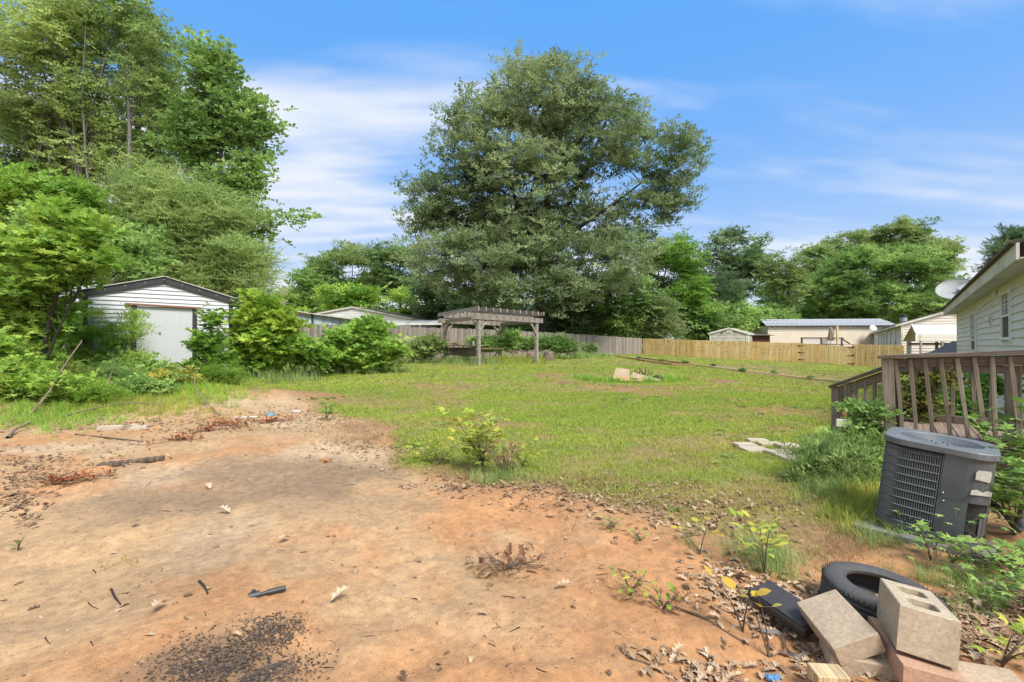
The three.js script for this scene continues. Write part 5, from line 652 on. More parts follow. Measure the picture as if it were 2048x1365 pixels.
{
  const hole = (cx) => { const r = []; for (const [x, y] of [[-1, -1], [1, -1], [1, 1], [-1, 1]]) for (let i = 0; i <= 3; i++) { const a = Math.atan2(y, x) - Math.PI / 4 + i / 3 * Math.PI / 2; r.push([cx + x * 0.035 + Math.cos(a) * 0.028, y * 0.026 + Math.sin(a) * 0.028]); } return r; };
  const hol = boxUV(extrude([[-0.195, -0.095], [0.195, -0.095], [0.195, 0.095], [-0.195, 0.095]], 0.18, 0.004, [hole(-0.088), hole(0.088)]).translate(0, 0, -0.09)); const brk = (l, h, w) => box(l, h, w, 0.006), P = (px, py, d) => at(px, py, d);
  const place = (o, lx, up) => { const x = lx.clone().normalize(), z = new THREE.Vector3().crossVectors(x, up).normalize(), y = new THREE.Vector3().crossVectors(z, x); o.quaternion.setFromRotationMatrix(new THREE.Matrix4().makeBasis(x, y, z)); };
  const hb = thing('hollow_block', 'hollow concrete block with two cores lying on top of the pile', 'concrete block', V(1.69, 0.2, -2.0)); part(hb, 'block', hol.rotateX(-Math.PI / 2), M.block); hb.scale.setScalar(0.93); place(hb, V(-0.46, 0.14, 0.87), V(0.16, 0.97, -0.08));
  const b1 = thing('solid_block', 'solid tan concrete block propped against the tyre', 'concrete block', V(1.435, 0.115, -2.1)); part(b1, 'block', brk(0.31, 0.085, 0.19), M.blockBrown); place(b1, V(-0.1, -0.08, 0.97), V(-0.42, 0.9, 0.1));
  const b2 = thing('solid_block', 'reddish solid concrete block directly beneath the hollow one', 'concrete block', V(1.645, 0.075, -1.96)); part(b2, 'block', brk(0.4, 0.08, 0.2), M.blockRed); place(b2, V(-0.36, 0.06, 0.93), V(0.1, 0.98, -0.02));
  const b3 = thing('solid_block', 'tan concrete block lying flat on the dirt at the bottom of the pile', 'concrete block', V(1.53, 0.012, -2.0)); part(b3, 'block', brk(0.38, 0.1, 0.19), M.blockBrown); place(b3, V(0.93, 0, 0.36), V(0.02, 1, 0));
  const b4 = thing('solid_block', 'half-buried tan block at the foot of the hollow block', 'concrete block', V(1.8, 0.0, -1.88)); part(b4, 'block', brk(0.36, 0.09, 0.2), M.blockBrown); place(b4, V(0.95, 0, 0.3), V(0.02, 1, 0.05));
  const wb = thing('wood_offcut', 'short pale wood offcut lying in the dirt below the blocks', 'wood offcut', P(1657, 1354, 1.86)); part(wb, 'offcut', box(0.12, 0.05, 0.085), M.rawBoard); lay(wb, 0, -0.1, 0);
  const bx = thing('plastic_box', 'flat dark grey plastic box half sunk in dead leaves', 'plastic box', V(1.355, 0.05, -2.36)); part(bx, 'case', box(0.33, 0.045, 0.16, 0.012), M.plastic); const ld = part(bx, 'lid', box(0.31, 0.01, 0.145, 0.004), M.plastic); ld.position.y = 0.026; place(bx, V(0.34, -0.08, 0.93), V(-0.1, 0.95, 0.2));
  const st = thing('grey_strap', 'loop of flat grey strap beside the dark plastic box', 'strap', P(1540, 1222, 2.15)), sp = [[1450, 1150], [1475, 1172], [1483, 1205], [1492, 1228], [1520, 1245], [1560, 1252], [1570, 1262], [1578, 1290], [1596, 1300], [1608, 1290], [1606, 1272]].map(([x, y]) => { const q = onLand(x, y); q.y += 0.012; return q.sub(st.position); }), cv = new THREE.CatmullRomCurve3(sp).getPoints(60), pos = []; for (let i = 0; i < 60; i++) { const a = cv[i], b = cv[i + 1], h = 0.016, wd = V(b.z - a.z, 0, a.x - b.x).normalize().multiplyScalar(0.004); for (const s of [1, -1]) pos.push([a.x + wd.x * s, a.y, a.z + wd.z * s], [b.x + wd.x * s, b.y, b.z + wd.z * s], [b.x + wd.x * s * 0.3, b.y + h, b.z + wd.z * s * 0.3], [a.x + wd.x * s, a.y, a.z + wd.z * s], [b.x + wd.x * s * 0.3, b.y + h, b.z + wd.z * s * 0.3], [a.x + wd.x * s * 0.3, a.y + h, a.z + wd.z * s * 0.3]); } part(st, 'webbing', soup(pos), M.strap);
  const bl = thing('blue_wrapper', 'crumpled blue wrapper on the dirt near the wood offcut', 'wrapper', onLand(1548, 1337)); const wg = new THREE.IcosahedronGeometry(0.02, 2), wp = wg.attributes.position; for (let i = 0; i < wp.count; i++) { const k = 0.6 + noise(wp.getX(i) * 160, wp.getY(i) * 160 + wp.getZ(i) * 120, 4) * 1.1; wp.setXYZ(i, wp.getX(i) * k * 1.2, Math.abs(wp.getY(i)) * k * 0.6 + 0.004, wp.getZ(i) * k); } wg.computeVertexNormals(); part(bl, 'film', wg, M.foil);
}
// ---------------------------------------------------------------- odds and ends on the dirt
function lyingBox(name, label, cat, px, py, l, h, w, yaw, mat, roll = 0, group) { const p = onLand(px, py), o = thing(name, label, cat, V(p.x, p.y + h * 0.38, p.z), group); part(o, 'piece', box(l, h, w, 0.004), mat); o.rotation.set(0.03, yaw, roll, 'YXZ'); return o; }
lyingBox('pale_brick', 'long pale concrete strip lying among dead leaves by the weeds', 'brick', 222, 861, 0.33, 0.06, 0.1, 0.08, M.brick, 0.02); lyingBox('pale_brick', 'tilted pale concrete strip next to two other pieces', 'brick', 277, 864, 0.21, 0.05, 0.1, 0.35, M.brick, 0.12); lyingBox('pale_brick', 'small broken pale piece between the two concrete strips', 'brick', 266, 857, 0.13, 0.04, 0.08, -0.5, M.brick, 0.1);
lyingBox('red_brick', 'single small orange brick lying alone on the open dirt', 'brick', 651, 925, 0.11, 0.045, 0.085, -0.2, M.brickRed, 0.05); lyingBox('bark_slab', 'curved slab of brown bark lying on the sand', 'bark', 262, 932, 0.55, 0.035, 0.09, 0.42, M.twig, 0.05); lyingBox('flat_paper', 'flat scrap of pale board lying at the edge of the grass', 'scrap', 590, 820, 0.22, 0.015, 0.16, 0.1, M.paper); lyingBox('flat_paper', 'long pale scrap of board beside rust-red dead leaves', 'scrap', 492, 832, 0.36, 0.015, 0.08, 0.25, M.paper);
{ const p = onLand(540, 829), o = thing('bucket_lid', 'round blue plastic lid lying on dead leaves', 'lid', p); part(o, 'rim', new THREE.CylinderGeometry(0.07, 0.08, 0.04, 20, 1, true).translate(0, 0.02, 0), M.blueCap); part(o, 'top', new THREE.CylinderGeometry(0.07, 0.07, 0.01, 20).translate(0, 0.043, 0), M.blueCap); }
{ const p = onLand(528, 1188), o = thing('pipe_fitting', 'short black pipe fitting lying on the sand', 'pipe fitting', V(p.x, p.y + 0.02, p.z)); part(o, 'coupling', new THREE.CylinderGeometry(0.02, 0.02, 0.045, 14, 1, true).rotateZ(Math.PI / 2), M.pipe).position.x = -0.05; part(o, 'collar', new THREE.CylinderGeometry(0.0215, 0.0215, 0.016, 14).rotateZ(Math.PI / 2), M.pipe).position.x = -0.03; part(o, 'stem', new THREE.CylinderGeometry(0.009, 0.009, 0.05, 10).rotateZ(Math.PI / 2), M.pipe).position.x = -0.005; part(o, 'barrel', new THREE.CylinderGeometry(0.014, 0.014, 0.09, 12).rotateZ(Math.PI / 2), M.pipe).position.x = 0.06; part(o, 'clamp', box(0.02, 0.018, 0.014, 0.003), M.pipe).position.set(-0.05, 0.024, 0); o.rotation.y = 0.55; }
{ const list = [[1745, 912, 0.5, 0.32], [1510, 895, 0.5, 0.4], [1560, 902, 0.45, 0.35], [1540, 886, 0.45, 0.3], [1575, 892, 0.4, 0.3], [1490, 887, 0.4, 0.3], [1590, 912, 0.55, 0.4], [1515, 880, 0.4, 0.25]]; list.slice(1).forEach(([px, py, w, d], i) => { const p = onLand(px, py), o = thing('paving_stone', 'flat pale paving stone set in the grass near the deck stairs', 'paving stone', V(p.x, p.y + 0.012, p.z), 'paving stones near the deck'); part(o, 'stone', box(w * 0.62, 0.04, d * 0.62, 0.01), M.paver); o.rotation.y = (hash(i, 3, 2) - 0.5) * 0.5; }); }

// ---------------------------------------------------------------- burn pile in its ring of long grass
{
  const o = thing('plywood_sheet', 'broken pale plywood sheets slumped over the burn pile', 'plywood', PIT.clone()), s = (px, py, h) => { const q = at(px, py, -PIT.z); return q.sub(o.position).setY(h); };
  slab(o, 'sheet', [V(-0.7, 0.1, 0.45), V(-0.15, 0.12, 0.4), V(0.05, 0.36, -0.35), V(-0.4, 0.42, -0.4)], 0.02, M.ply); slab(o, 'sheet', [V(-0.15, 0.14, 0.4), V(0.85, 0.03, 0.7), V(0.95, 0.05, 0.45), V(0.1, 0.28, -0.1)], 0.02, M.ply);
  const c = thing('cardboard', 'curled brown cardboard crumpled under the plywood', 'cardboard', PIT.clone().add(V(-0.1, 0.02, 0.55))); const pos = []; for (let i = 0; i < 12; i++) for (let j = 0; j < 3; j++) { const f = (u, v) => [-0.4 + u * 0.75, 0.03 + 0.07 * Math.sin(u * 7) * (1 - v) + 0.08 * (1 - v), v * 0.3 - 0.1 + 0.05 * Math.cos(u * 9)], a = f(i / 12, j / 3), b = f((i + 1) / 12, j / 3), d = f((i + 1) / 12, (j + 1) / 3), e = f(i / 12, (j + 1) / 3); pos.push(a, d, b, a, e, d); } part(c, 'sheet', soup(pos), M.card);
  const r = rng(61), br = thing('charred_branches', 'burnt black branches sticking up from the burn pile', 'branches', PIT.clone().add(V(0.4, 0.05, -0.2))); for (let i = 0; i < 7; i++) { const a = V((r() - 0.6) * 0.5, 0, (r() - 0.5) * 0.4), b = a.clone().add(V((r() - 0.5) * 0.5, 0.2 + r() * 0.3, (r() - 0.5) * 0.4)), m = a.clone().lerp(b, 0.5).add(V(0.08, 0.05, 0)); part(br, 'branch', tubeGeo([a, m, b], [0.022, 0.016, 0.006], 5), M.char); }
  [['charred round log end on the far side of the plywood', 0.85, 0.0, 0.11], ['lumpy black charred log lying in the ashes', 1.05, 0.12, 0.08], ['small charred chunk at the high edge of the plywood', -0.62, 0.1, 0.08]].forEach(([lb, x, z, R], i) => { const l = thing('charred_log', lb, 'log', PIT.clone().add(V(x, R * 0.7, z))); const g = new THREE.IcosahedronGeometry(R, 3), p = g.attributes.position; for (let k = 0; k < p.count; k++) { const q = 0.8 + noise(p.getX(k) * 12 + i * 9, p.getY(k) * 12 + p.getZ(k) * 8, 9) * 0.5; p.setXYZ(k, p.getX(k) * q * 1.3, p.getY(k) * q, p.getZ(k) * q); } g.computeVertexNormals(); part(l, 'log', g, M.char); });
}
// ---------------------------------------------------------------- timbers edging a terrace, with small shrubs
{
  const line = [[1205, 712.5], [1232, 715.5], [1262, 720], [1300, 726], [1345, 730.5], [1392, 733], [1430, 738], [1470, 743], [1515, 748.5], [1560, 754], [1605, 759.5], [1655, 764.5], [1705, 769], [1760, 774], [1815, 779]].map(([x, y]) => onLand(x, y));
  for (let i = 0; i < line.length - 1; i++) { const a = line[i].clone(), b = line[i + 1].clone(), m = a.clone().add(b).multiplyScalar(0.5), o = thing('edging_timber', 'pale timber laid end to end along the terrace edge', 'timber', m, 'timbers edging the terrace'); const w = i < 5 ? M.redBoard : M.rawBoard; board(o, 'timber', a.sub(m).setY(a.y + 0.05), b.sub(m).setY(b.y + 0.05).multiplyScalar(0.985), 0.12, 0.09, w, V(0, 1, 0)); }
  const up = [[1278, 718.5], [1322, 724], [1370, 729]].map(([x, y]) => onLand(x, y)); for (let i = 0; i < 2; i++) { const a = up[i].clone(), b = up[i + 1].clone(), m = a.clone().add(b).multiplyScalar(0.5), o = thing('edging_timber', 'reddish timber forming the second row of the terrace edge', 'timber', m, 'second row of edging timbers'); board(o, 'timber', a.sub(m).setY(a.y + 0.05), b.sub(m).setY(b.y + 0.05), 0.12, 0.09, M.redBoard, V(0, 1, 0)); }
}
// ---------------------------------------------------------------- vegetation
const PAL = {
  oak: [[0.15, 0.212, 0.088], [0.252, 0.332, 0.142], [0.362, 0.432, 0.212]], dark: [[0.098, 0.165, 0.060], [0.180, 0.270, 0.091], [0.279, 0.395, 0.138]], mid: [[0.154, 0.260, 0.062], [0.260, 0.413, 0.098], [0.428, 0.582, 0.168]],
  bright: [[0.165, 0.315, 0.045], [0.285, 0.47, 0.065], [0.45, 0.59, 0.11]], lime: [[0.16, 0.30, 0.03], [0.29, 0.46, 0.045], [0.47, 0.58, 0.08]], olive: [[0.176, 0.257, 0.074], [0.270, 0.371, 0.111], [0.405, 0.486, 0.169]], yellow: [[0.190, 0.260, 0.045], [0.360, 0.420, 0.070], [0.560, 0.500, 0.090]], pine: [[0.098, 0.165, 0.072], [0.165, 0.257, 0.105], [0.262, 0.361, 0.149]],
  fresh: [[0.210, 0.300, 0.090], [0.330, 0.450, 0.135], [0.495, 0.585, 0.210]], flower: [[0.197, 0.276, 0.091], [0.316, 0.382, 0.144], [0.660, 0.577, 0.395]],
};
const bigOak = { seed: 11, d: 37, base: landAt(1084, 37), r: 0.46, clear: 0.2, limbs: 34, bark: M.barkDark, sprig: SPRIG.oakBig, pal: PAL.oak, clumps: 1200, per: 11, clump: 1.4, plate: 0.5, inner: 0.3, floor: 2.2, twigR: 0.05, scale: 0.95, weep: 1.5,
  blobs: [[1090, 200, 150, 105], [965, 290, 130, 110], [1205, 275, 140, 110], [885, 405, 112, 88], [1338, 330, 92, 92], [1070, 380, 170, 110], [940, 530, 165, 90, -2], [1190, 535, 155, 95, -2], [1065, 585, 150, 60, -3], [1060, 500, 160, 70, -1], [1310, 415, 110, 52], [1230, 470, 105, 60], [860, 440, 82, 50], [1000, 460, 140, 80, 2]], stems: [{ tip: [1085, 150] }, { tip: [1230, 200], r: 0.26, fork: 0.34 }, { tip: [960, 230], r: 0.24, fork: 0.3 }, { tip: [1330, 330], r: 0.2, fork: 0.36 }, { tip: [860, 400], r: 0.18, fork: 0.27 }] };
tree('oak_tree', 'huge spreading oak with grey-green leaves towering behind the pergola', 'tree', bigOak);
const far = (label, px, py, rx0, ry0, d, pal, o = {}, rx = rx0 * 1.15, ry = ry0 * 1.12) => tree(o.name ?? 'broadleaf_tree', label, o.category ?? 'tree', { seed: Math.round(px * 3 + py), d, base: landAt(o.foot ?? px, d), r: o.r ?? 0.22, limbs: o.limbs ?? 9, sprig: o.sprig ?? SPRIG.far, pal, clumps: o.clumps ?? Math.round(rx * ry * d * d / 950 / 950 * 3.4), per: o.per ?? 11, clump: o.clump ?? 1.5, plate: 0.6, inner: o.inner ?? 0.45, floor: o.floor ?? 0.6, twigs: 0.4, dense: o.dense ?? 0.85, bark: o.bark, scale: o.scale ?? 1, tilt: o.tilt, stems: o.stems, group: o.group, blobs: o.blobs ?? [[px, py, rx, ry], [px - rx * 0.45, py + ry * 0.4, rx * 0.6, ry * 0.6], [px + rx * 0.45, py + ry * 0.45, rx * 0.6, ry * 0.6], [px, py + ry * 0.9, rx * 0.8, ry * 0.6]] });
// beyond the grey fence
far('broad olive-green tree whose domed crown tops the white house', 705, 545, 92, 58, 66, PAL.olive);
far('darker tree crowded against the flank of the big oak', 800, 535, 62, 52, 60, PAL.dark);
far('low green tree beside the utility pole', 606, 585, 48, 44, 58, PAL.mid);
far('feathery light green tree directly behind the white gable', 690, 592, 75, 26, 52, PAL.bright, { floor: 2.5 });
far('rounded fresh green tree between the white house and the pergola', 812, 598, 44, 30, 50, PAL.bright, { sprig: SPRIG.broad, per: 20 });
far('dark evergreen filling the gap behind the pergola roof', 890, 600, 65, 50, 47, PAL.dark);
far('shady thicket tree behind the grey fence under the oak', 985, 630, 80, 42, 44, PAL.dark, { floor: 0.3 });
far('deep green tree standing in the shade beside the oak trunk', 1160, 610, 85, 62, 45, PAL.dark, { floor: 0.3 });
far('dark broadleaf tree leaning over the end of the grey fence', 1245, 600, 70, 70, 44, PAL.mid, { floor: 0.3, sprig: SPRIG.broad, per: 22 });
far('tree with pale seed tufts above the fence corner', 1318, 622, 52, 42, 43, PAL.flower, { sprig: SPRIG.broad, per: 24, floor: 0.4 });
far('tall bright green tree draped in vines behind the fence corner', 1376, 560, 44, 100, 49, PAL.bright, { sprig: SPRIG.broad, per: 26, blobs: [[1375, 500, 52, 52], [1385, 565, 48, 66], [1365, 615, 56, 58], [1395, 640, 44, 46]] });
far('mid-green tree peeping out behind the oak', 1320, 540, 50, 72, 54, PAL.olive);
far('tall dark tree with a rounded top behind the tan shed', 1470, 520, 72, 55, 68, PAL.dark, { blobs: [[1470, 510, 86, 58], [1430, 545, 64, 60], [1500, 550, 62, 64]] });
far('sparse pine with a reddish trunk showing through its crown', 1458, 572, 52, 36, 62, PAL.pine, { name: 'pine_tree', sprig: SPRIG.pineFar, bark: M.barkRed, r: 0.35, per: 8, clumps: 46, floor: 4 });
far('leaning light tree with several bare pale stems', 1568, 555, 52, 46, 60, PAL.olive, { bark: M.barkPale, sprig: SPRIG.broad, per: 14, clumps: 60, floor: 3.5, stems: [{ tip: [1545, 520] }, { tip: [1585, 515] }, { tip: [1605, 560], r: 0.14 }, { tip: [1530, 575], r: 0.14 }] });
far('low rounded bushy tree behind the tan shed', 1470, 636, 70, 26, 54, PAL.mid, { floor: 0.4 });
far('slender tree with airy leaves behind the leaning stems', 1622, 530, 36, 52, 74, PAL.olive);
far('wide fresh green maple spreading over the beige home', 1755, 575, 130, 62, 64, PAL.mid, { sprig: SPRIG.far, per: 14, clump: 1.5, clumps: 300, scale: 0.8, blobs: [[1755, 555, 125, 76], [1665, 585, 75, 62], [1860, 585, 82, 72], [1760, 610, 160, 50], [1700, 540, 75, 54], [1810, 535, 80, 55]] });
far('tall tree with rounded olive clumps behind the maple', 1700, 490, 52, 36, 84, PAL.olive); far('open-crowned tall tree with sky showing between its boughs', 1800, 478, 58, 36, 82, PAL.olive, { clumps: 90, inner: 0.4 }); far('lanky tree whose loose outer boughs stand clear of the maple', 1868, 512, 46, 46, 80, PAL.olive, { clumps: 70 });
far('dark pine rising behind the roof of the white vinyl house', 2012, 540, 55, 58, 36, PAL.pine, { name: 'pine_tree', sprig: SPRIG.pineFar, r: 0.2, per: 12, clumps: 80, clump: 0.9, blobs: [[2015, 520, 38, 36], [1995, 570, 45, 30], [2050, 500, 40, 50]] });
for (const [px, d, w, lb] of [[1105, 50, 90, 'dark hedge-like tree closing the gap behind the oak trunk'], [1215, 49, 80, 'bushy tree filling the fence line beneath the oak boughs'], [1300, 52, 70, 'leafy tree low behind the seed-tufted one'], [1405, 50, 60, 'bushy green tree hugging the tan shed'], [1520, 58, 80, 'thick green bush under the leaning pale stems'], [1660, 68, 90, 'dense low tree showing just above the beige roof'], [1800, 70, 90, 'dense low tree above the ridge of the beige home'], [1890, 62, 60, 'low tree peeping over the pinkish gable'], [590, 62, 70, 'dense low tree behind the blue outbuilding'], [760, 60, 80, 'dense low tree above the white house ridge'], [870, 56, 70, 'dense low tree behind the metal-roofed shed']]) far(lb, px, 640, w, 34, d, px % 3 ? PAL.mid : PAL.olive, { floor: 0.2, limbs: 6 });
far('hazy row tree filling the skyline between oak and maple', 1420, 600, 70, 50, 92, PAL.mid); far('distant tree closing the skyline beyond the utility pole', 640, 600, 75, 45, 95, PAL.dark); far('distant tree standing far behind the beige home', 1610, 600, 95, 50, 98, PAL.mid);
{ const r = rng(515), spots = []; for (let i = 0; i < 3400; i++) { const px = -120 + r() * 2290, d = 104 + r() * 22, p = at(px, 690, d), h = (5.5 + 4 * noise(px * 0.013, 3, 17)) * Math.sqrt(r()); p.y = landHeight(p.x, p.z) + h; spots.push([p.x, p.y, p.z, 1.9 + r() * 1.2, new THREE.Euler((r() - 0.5), r() * 6.28, (r() - 0.5)), tint(PAL.mid, r, 0.3 + 0.4 * noise(px * 0.02, 9, 4))]); } mark(scatter(null, 'distant_woods', SPRIG.far, leafMat, spots), 'far-off wood closing the horizon behind the houses', 'woods', null, 'stuff'); }
// the tall trees round the shed
tree('birch_tree', 'tall loose-crowned tree with long pale bare limbs behind the shed', 'tree', { seed: 23, d: 22, base: landAt(262, 22), r: 0.2, limbs: 30, clear: 0.35, bark: M.barkPale, sprig: SPRIG.broad, pal: PAL.fresh, clumps: 420, per: 12, clump: 0.95, plate: 0.6, inner: 0.2, floor: 3, twigR: 0.03, scale: 0.62, weep: 0.5, blobs: [[95, 95, 150, 110], [210, 40, 140, 90], [300, 120, 90, 100], [40, 210, 110, 70], [180, 200, 110, 80]], stems: [{ tip: [250, 60] }, { tip: [90, 120], r: 0.14 }, { tip: [20, 230], r: 0.1 }] });
tree('pine_tree', 'dark pine whose straight trunk stands behind the pale limbs', 'tree', { seed: 29, d: 27, base: landAt(268, 27), r: 0.26, limbs: 22, bark: M.barkRed, sprig: SPRIG.pineFar, pal: PAL.pine, clumps: 130, per: 11, clump: 0.95, inner: 0.3, floor: 4, scale: 0.85, blobs: [[275, 130, 80, 110], [240, 270, 75, 70], [60, 260, 90, 60], [130, 330, 100, 50], [330, 210, 60, 80]] });
tree('tulip_tree', 'tall rich green tree with fluttering leaves rising beside the straight dark pine', 'tree', { seed: 31, d: 18.5, base: landAt(425, 18.5), r: 0.17, limbs: 30, bark: M.barkPale, sprig: SPRIG.poplar, pal: PAL.mid, clumps: 330, per: 9, clump: 0.7, plate: 0.8, inner: 0.3, floor: 2.5, twigR: 0.02, scale: 0.8, blobs: [[425, 140, 78, 90], [490, 245, 82, 90], [400, 260, 80, 100], [505, 345, 65, 70], [450, 400, 90, 70], [520, 450, 72, 46], [585, 440, 38, 30], [500, 500, 55, 36]], stems: [{ tip: [440, 80] }, { tip: [520, 250], r: 0.09 }] });
tree('elm_tree', 'fine-leaved olive tree spreading in soft tiers above the shed', 'tree', { seed: 37, d: 16.5, base: landAt(350, 16.5), r: 0.14, limbs: 30, bark: M.barkDark, sprig: SPRIG.fine, pal: PAL.fresh, clumps: 620, per: 15, clump: 0.75, plate: 0.45, inner: 0.3, floor: 1.2, twigR: 0.015, scale: 0.85, blobs: [[390, 440, 150, 90], [300, 400, 110, 95], [450, 515, 130, 75], [330, 520, 130, 80], [250, 470, 90, 90], [400, 575, 150, 60], [520, 570, 60, 55], [270, 570, 90, 60]] });
tree('broadleaf_tree', 'fresh green tree filling the wood behind the shed ridge', 'tree', { seed: 39, d: 23.5, base: landAt(215, 23.5), r: 0.2, limbs: 24, bark: M.barkPale, sprig: SPRIG.broad, pal: PAL.fresh, clumps: 420, per: 14, clump: 0.95, plate: 0.6, inner: 0.2, floor: 2, scale: 0.66, blobs: [[90, 300, 130, 100], [220, 330, 130, 100], [330, 290, 100, 110], [150, 240, 110, 80], [30, 360, 90, 70], [420, 380, 90, 90]] });
tree('vine_thicket', 'yellowing vine-smothered tree at the edge of the woods', 'tree', { seed: 41, d: 14.5, base: landAt(60, 14.5), r: 0.13, limbs: 16, sprig: SPRIG.shrub, pal: PAL.bright, clumps: 260, per: 20, clump: 0.6, inner: 0.5, floor: 1.5, scale: 1.15, blobs: [[55, 395, 100, 62], [140, 400, 55, 60], [20, 450, 80, 60]] });
tree('broadleaf_tree', 'dark green understorey tree behind the sweetgum saplings', 'tree', { seed: 43, d: 13, base: landAt(200, 13), r: 0.1, limbs: 18, sprig: SPRIG.broad, pal: PAL.mid, clumps: 170, per: 12, clump: 0.6, inner: 0.3, floor: 1, scale: 0.62, blobs: [[220, 500, 90, 60], [120, 470, 100, 60], [40, 560, 80, 70], [270, 540, 60, 40]] });
tree('sweetgum_sapling', 'tall sweetgum sapling with bright star-shaped leaves overhanging the shed corner', 'sapling', { seed: 47, d: 9.6, base: landAt(70, 9.6), r: 0.05, limbs: 30, bark: M.barkDark, sprig: SPRIG.star, pal: PAL.bright, clumps: 200, per: 8, clump: 0.36, inner: 0.3, floor: 0.5, twigR: 0.008, scale: 0.78, blobs: [[110, 520, 110, 90], [170, 470, 70, 65], [50, 570, 90, 70], [195, 530, 60, 40], [110, 430, 65, 60], [20, 500, 70, 70]], stems: [{ tip: [165, 420] }, { tip: [50, 480], r: 0.04 }, { tip: [190, 510], r: 0.03 }] });
tree('sweetgum_sapling', 'dense dark sweetgum thicket pressed against the shed corner', 'sapling', { seed: 53, d: 9.9, base: landAt(50, 9.9), r: 0.04, limbs: 24, sprig: SPRIG.star, pal: PAL.bright, clumps: 260, per: 9, clump: 0.34, inner: 0.3, floor: 0.1, twigR: 0.007, scale: 0.8, blobs: [[50, 660, 90, 80], [95, 620, 55, 60], [10, 640, 60, 90], [75, 720, 70, 50]] });
tree('wild_shrub', 'yellow-green bush spilling over the dirt at the woods edge', 'shrub', { seed: 59, d: 8.0, base: landAt(35, 8.0), r: 0.03, limbs: 18, sprig: SPRIG.star, pal: PAL.bright, clumps: 100, per: 8, clump: 0.3, inner: 0.3, floor: 0.05, twigR: 0.006, scale: 0.6, blobs: [[30, 760, 90, 62], [110, 790, 60, 38], [0, 700, 50, 50]] });
tree('sweetgum_sapling', 'lime-green sweetgum sapling at the far corner of the shed', 'sapling', { seed: 61, d: 13.2, base: landAt(508, 13.2), r: 0.05, limbs: 22, sprig: SPRIG.star, pal: PAL.lime, clumps: 260, per: 9, clump: 0.36, inner: 0.3, floor: 0.1, twigR: 0.008, scale: 0.82, blobs: [[518, 625, 60, 58], [508, 680, 46, 62], [542, 690, 70, 56], [562, 645, 46, 48], [528, 730, 62, 24]] });
tree('wild_shrub', 'weedy bush growing where the grey fence meets the lime sapling', 'shrub', { seed: 67, d: 14.6, base: landAt(590, 14.6), r: 0.03, limbs: 14, sprig: SPRIG.shrub, pal: PAL.bright, clumps: 180, per: 11, clump: 0.36, inner: 0.2, floor: 0.05, scale: 1.1, twigR: 0.008, blobs: [[592, 700, 64, 46], [632, 718, 52, 30], [560, 685, 45, 58]] });
tree('wild_shrub', 'big rounded sweetgum bush in front of the grey fence', 'shrub', { seed: 71, d: 15.8, base: landAt(722, 15.8), r: 0.05, limbs: 26, sprig: SPRIG.star, pal: PAL.bright, clumps: 320, per: 9, clump: 0.42, inner: 0.3, floor: 0.05, twigR: 0.01, scale: 0.85, blobs: [[715, 690, 84, 62], [676, 705, 62, 46], [775, 706, 58, 42], [735, 655, 50, 38], [720, 724, 90, 24]] });
tree('wild_shrub', 'reddish-tipped bush beside the bar counter', 'shrub', { seed: 73, d: 22.5, base: landAt(862, 22.5), r: 0.03, limbs: 14, sprig: SPRIG.shrub, pal: PAL.olive, clumps: 90, per: 12, clump: 0.4, inner: 0.2, floor: 0.05, scale: 1.4, blobs: [[862, 695, 28, 30], [840, 705, 26, 20]] });
tree('wild_shrub', 'dark bramble mass between the pergola and the grey fence', 'shrub', { seed: 79, d: 28.5, base: landAt(1100, 28.5), r: 0.04, limbs: 16, sprig: SPRIG.broad, pal: PAL.mid, clumps: 150, per: 10, clump: 0.55, inner: 0.1, floor: 0.05, scale: 0.55, blobs: [[1100, 690, 55, 26], [1050, 688, 50, 24], [1140, 698, 30, 18]] });
tree('wild_shrub', 'green undergrowth seen between the rear pergola posts', 'shrub', { seed: 83, d: 28, base: landAt(980, 28), r: 0.04, limbs: 14, sprig: SPRIG.broad, pal: PAL.mid, clumps: 120, per: 9, clump: 0.55, inner: 0.1, floor: 0.05, scale: 0.55, blobs: [[975, 690, 50, 26], [1020, 680, 35, 30]] });
tree('wild_shrub', 'low leafy plant against the weathered fence panels', 'shrub', { seed: 89, d: 34, base: landAt(1182, 34), r: 0.02, limbs: 8, sprig: SPRIG.shrub, pal: PAL.dark, clumps: 24, per: 10, clump: 0.3, inner: 0.1, floor: 0.05, scale: 1.3, blobs: [[1182, 698, 9, 10]] });
tree('wild_shrub', 'broad bush covering one jamb of the shed door', 'shrub', { seed: 97, d: 11.2, base: landAt(412, 11.2), r: 0.03, limbs: 20, sprig: SPRIG.star, pal: PAL.lime, clumps: 90, per: 7, clump: 0.26, inner: 0.2, floor: 0.05, twigR: 0.006, scale: 0.6, blobs: [[412, 690, 42, 44], [424, 640, 18, 34], [398, 735, 50, 24], [440, 720, 30, 30]] });
tree('wild_shrub', 'leafy green bush at the foot of the shed door', 'shrub', { seed: 101, d: 10.8, base: landAt(305, 10.8), r: 0.02, limbs: 16, sprig: SPRIG.shrub, pal: PAL.mid, clumps: 110, per: 9, clump: 0.27, inner: 0.2, floor: 0.03, twigR: 0.005, scale: 0.95, blobs: [[285, 752, 40, 18], [258, 755, 40, 18], [318, 745, 18, 16]] });
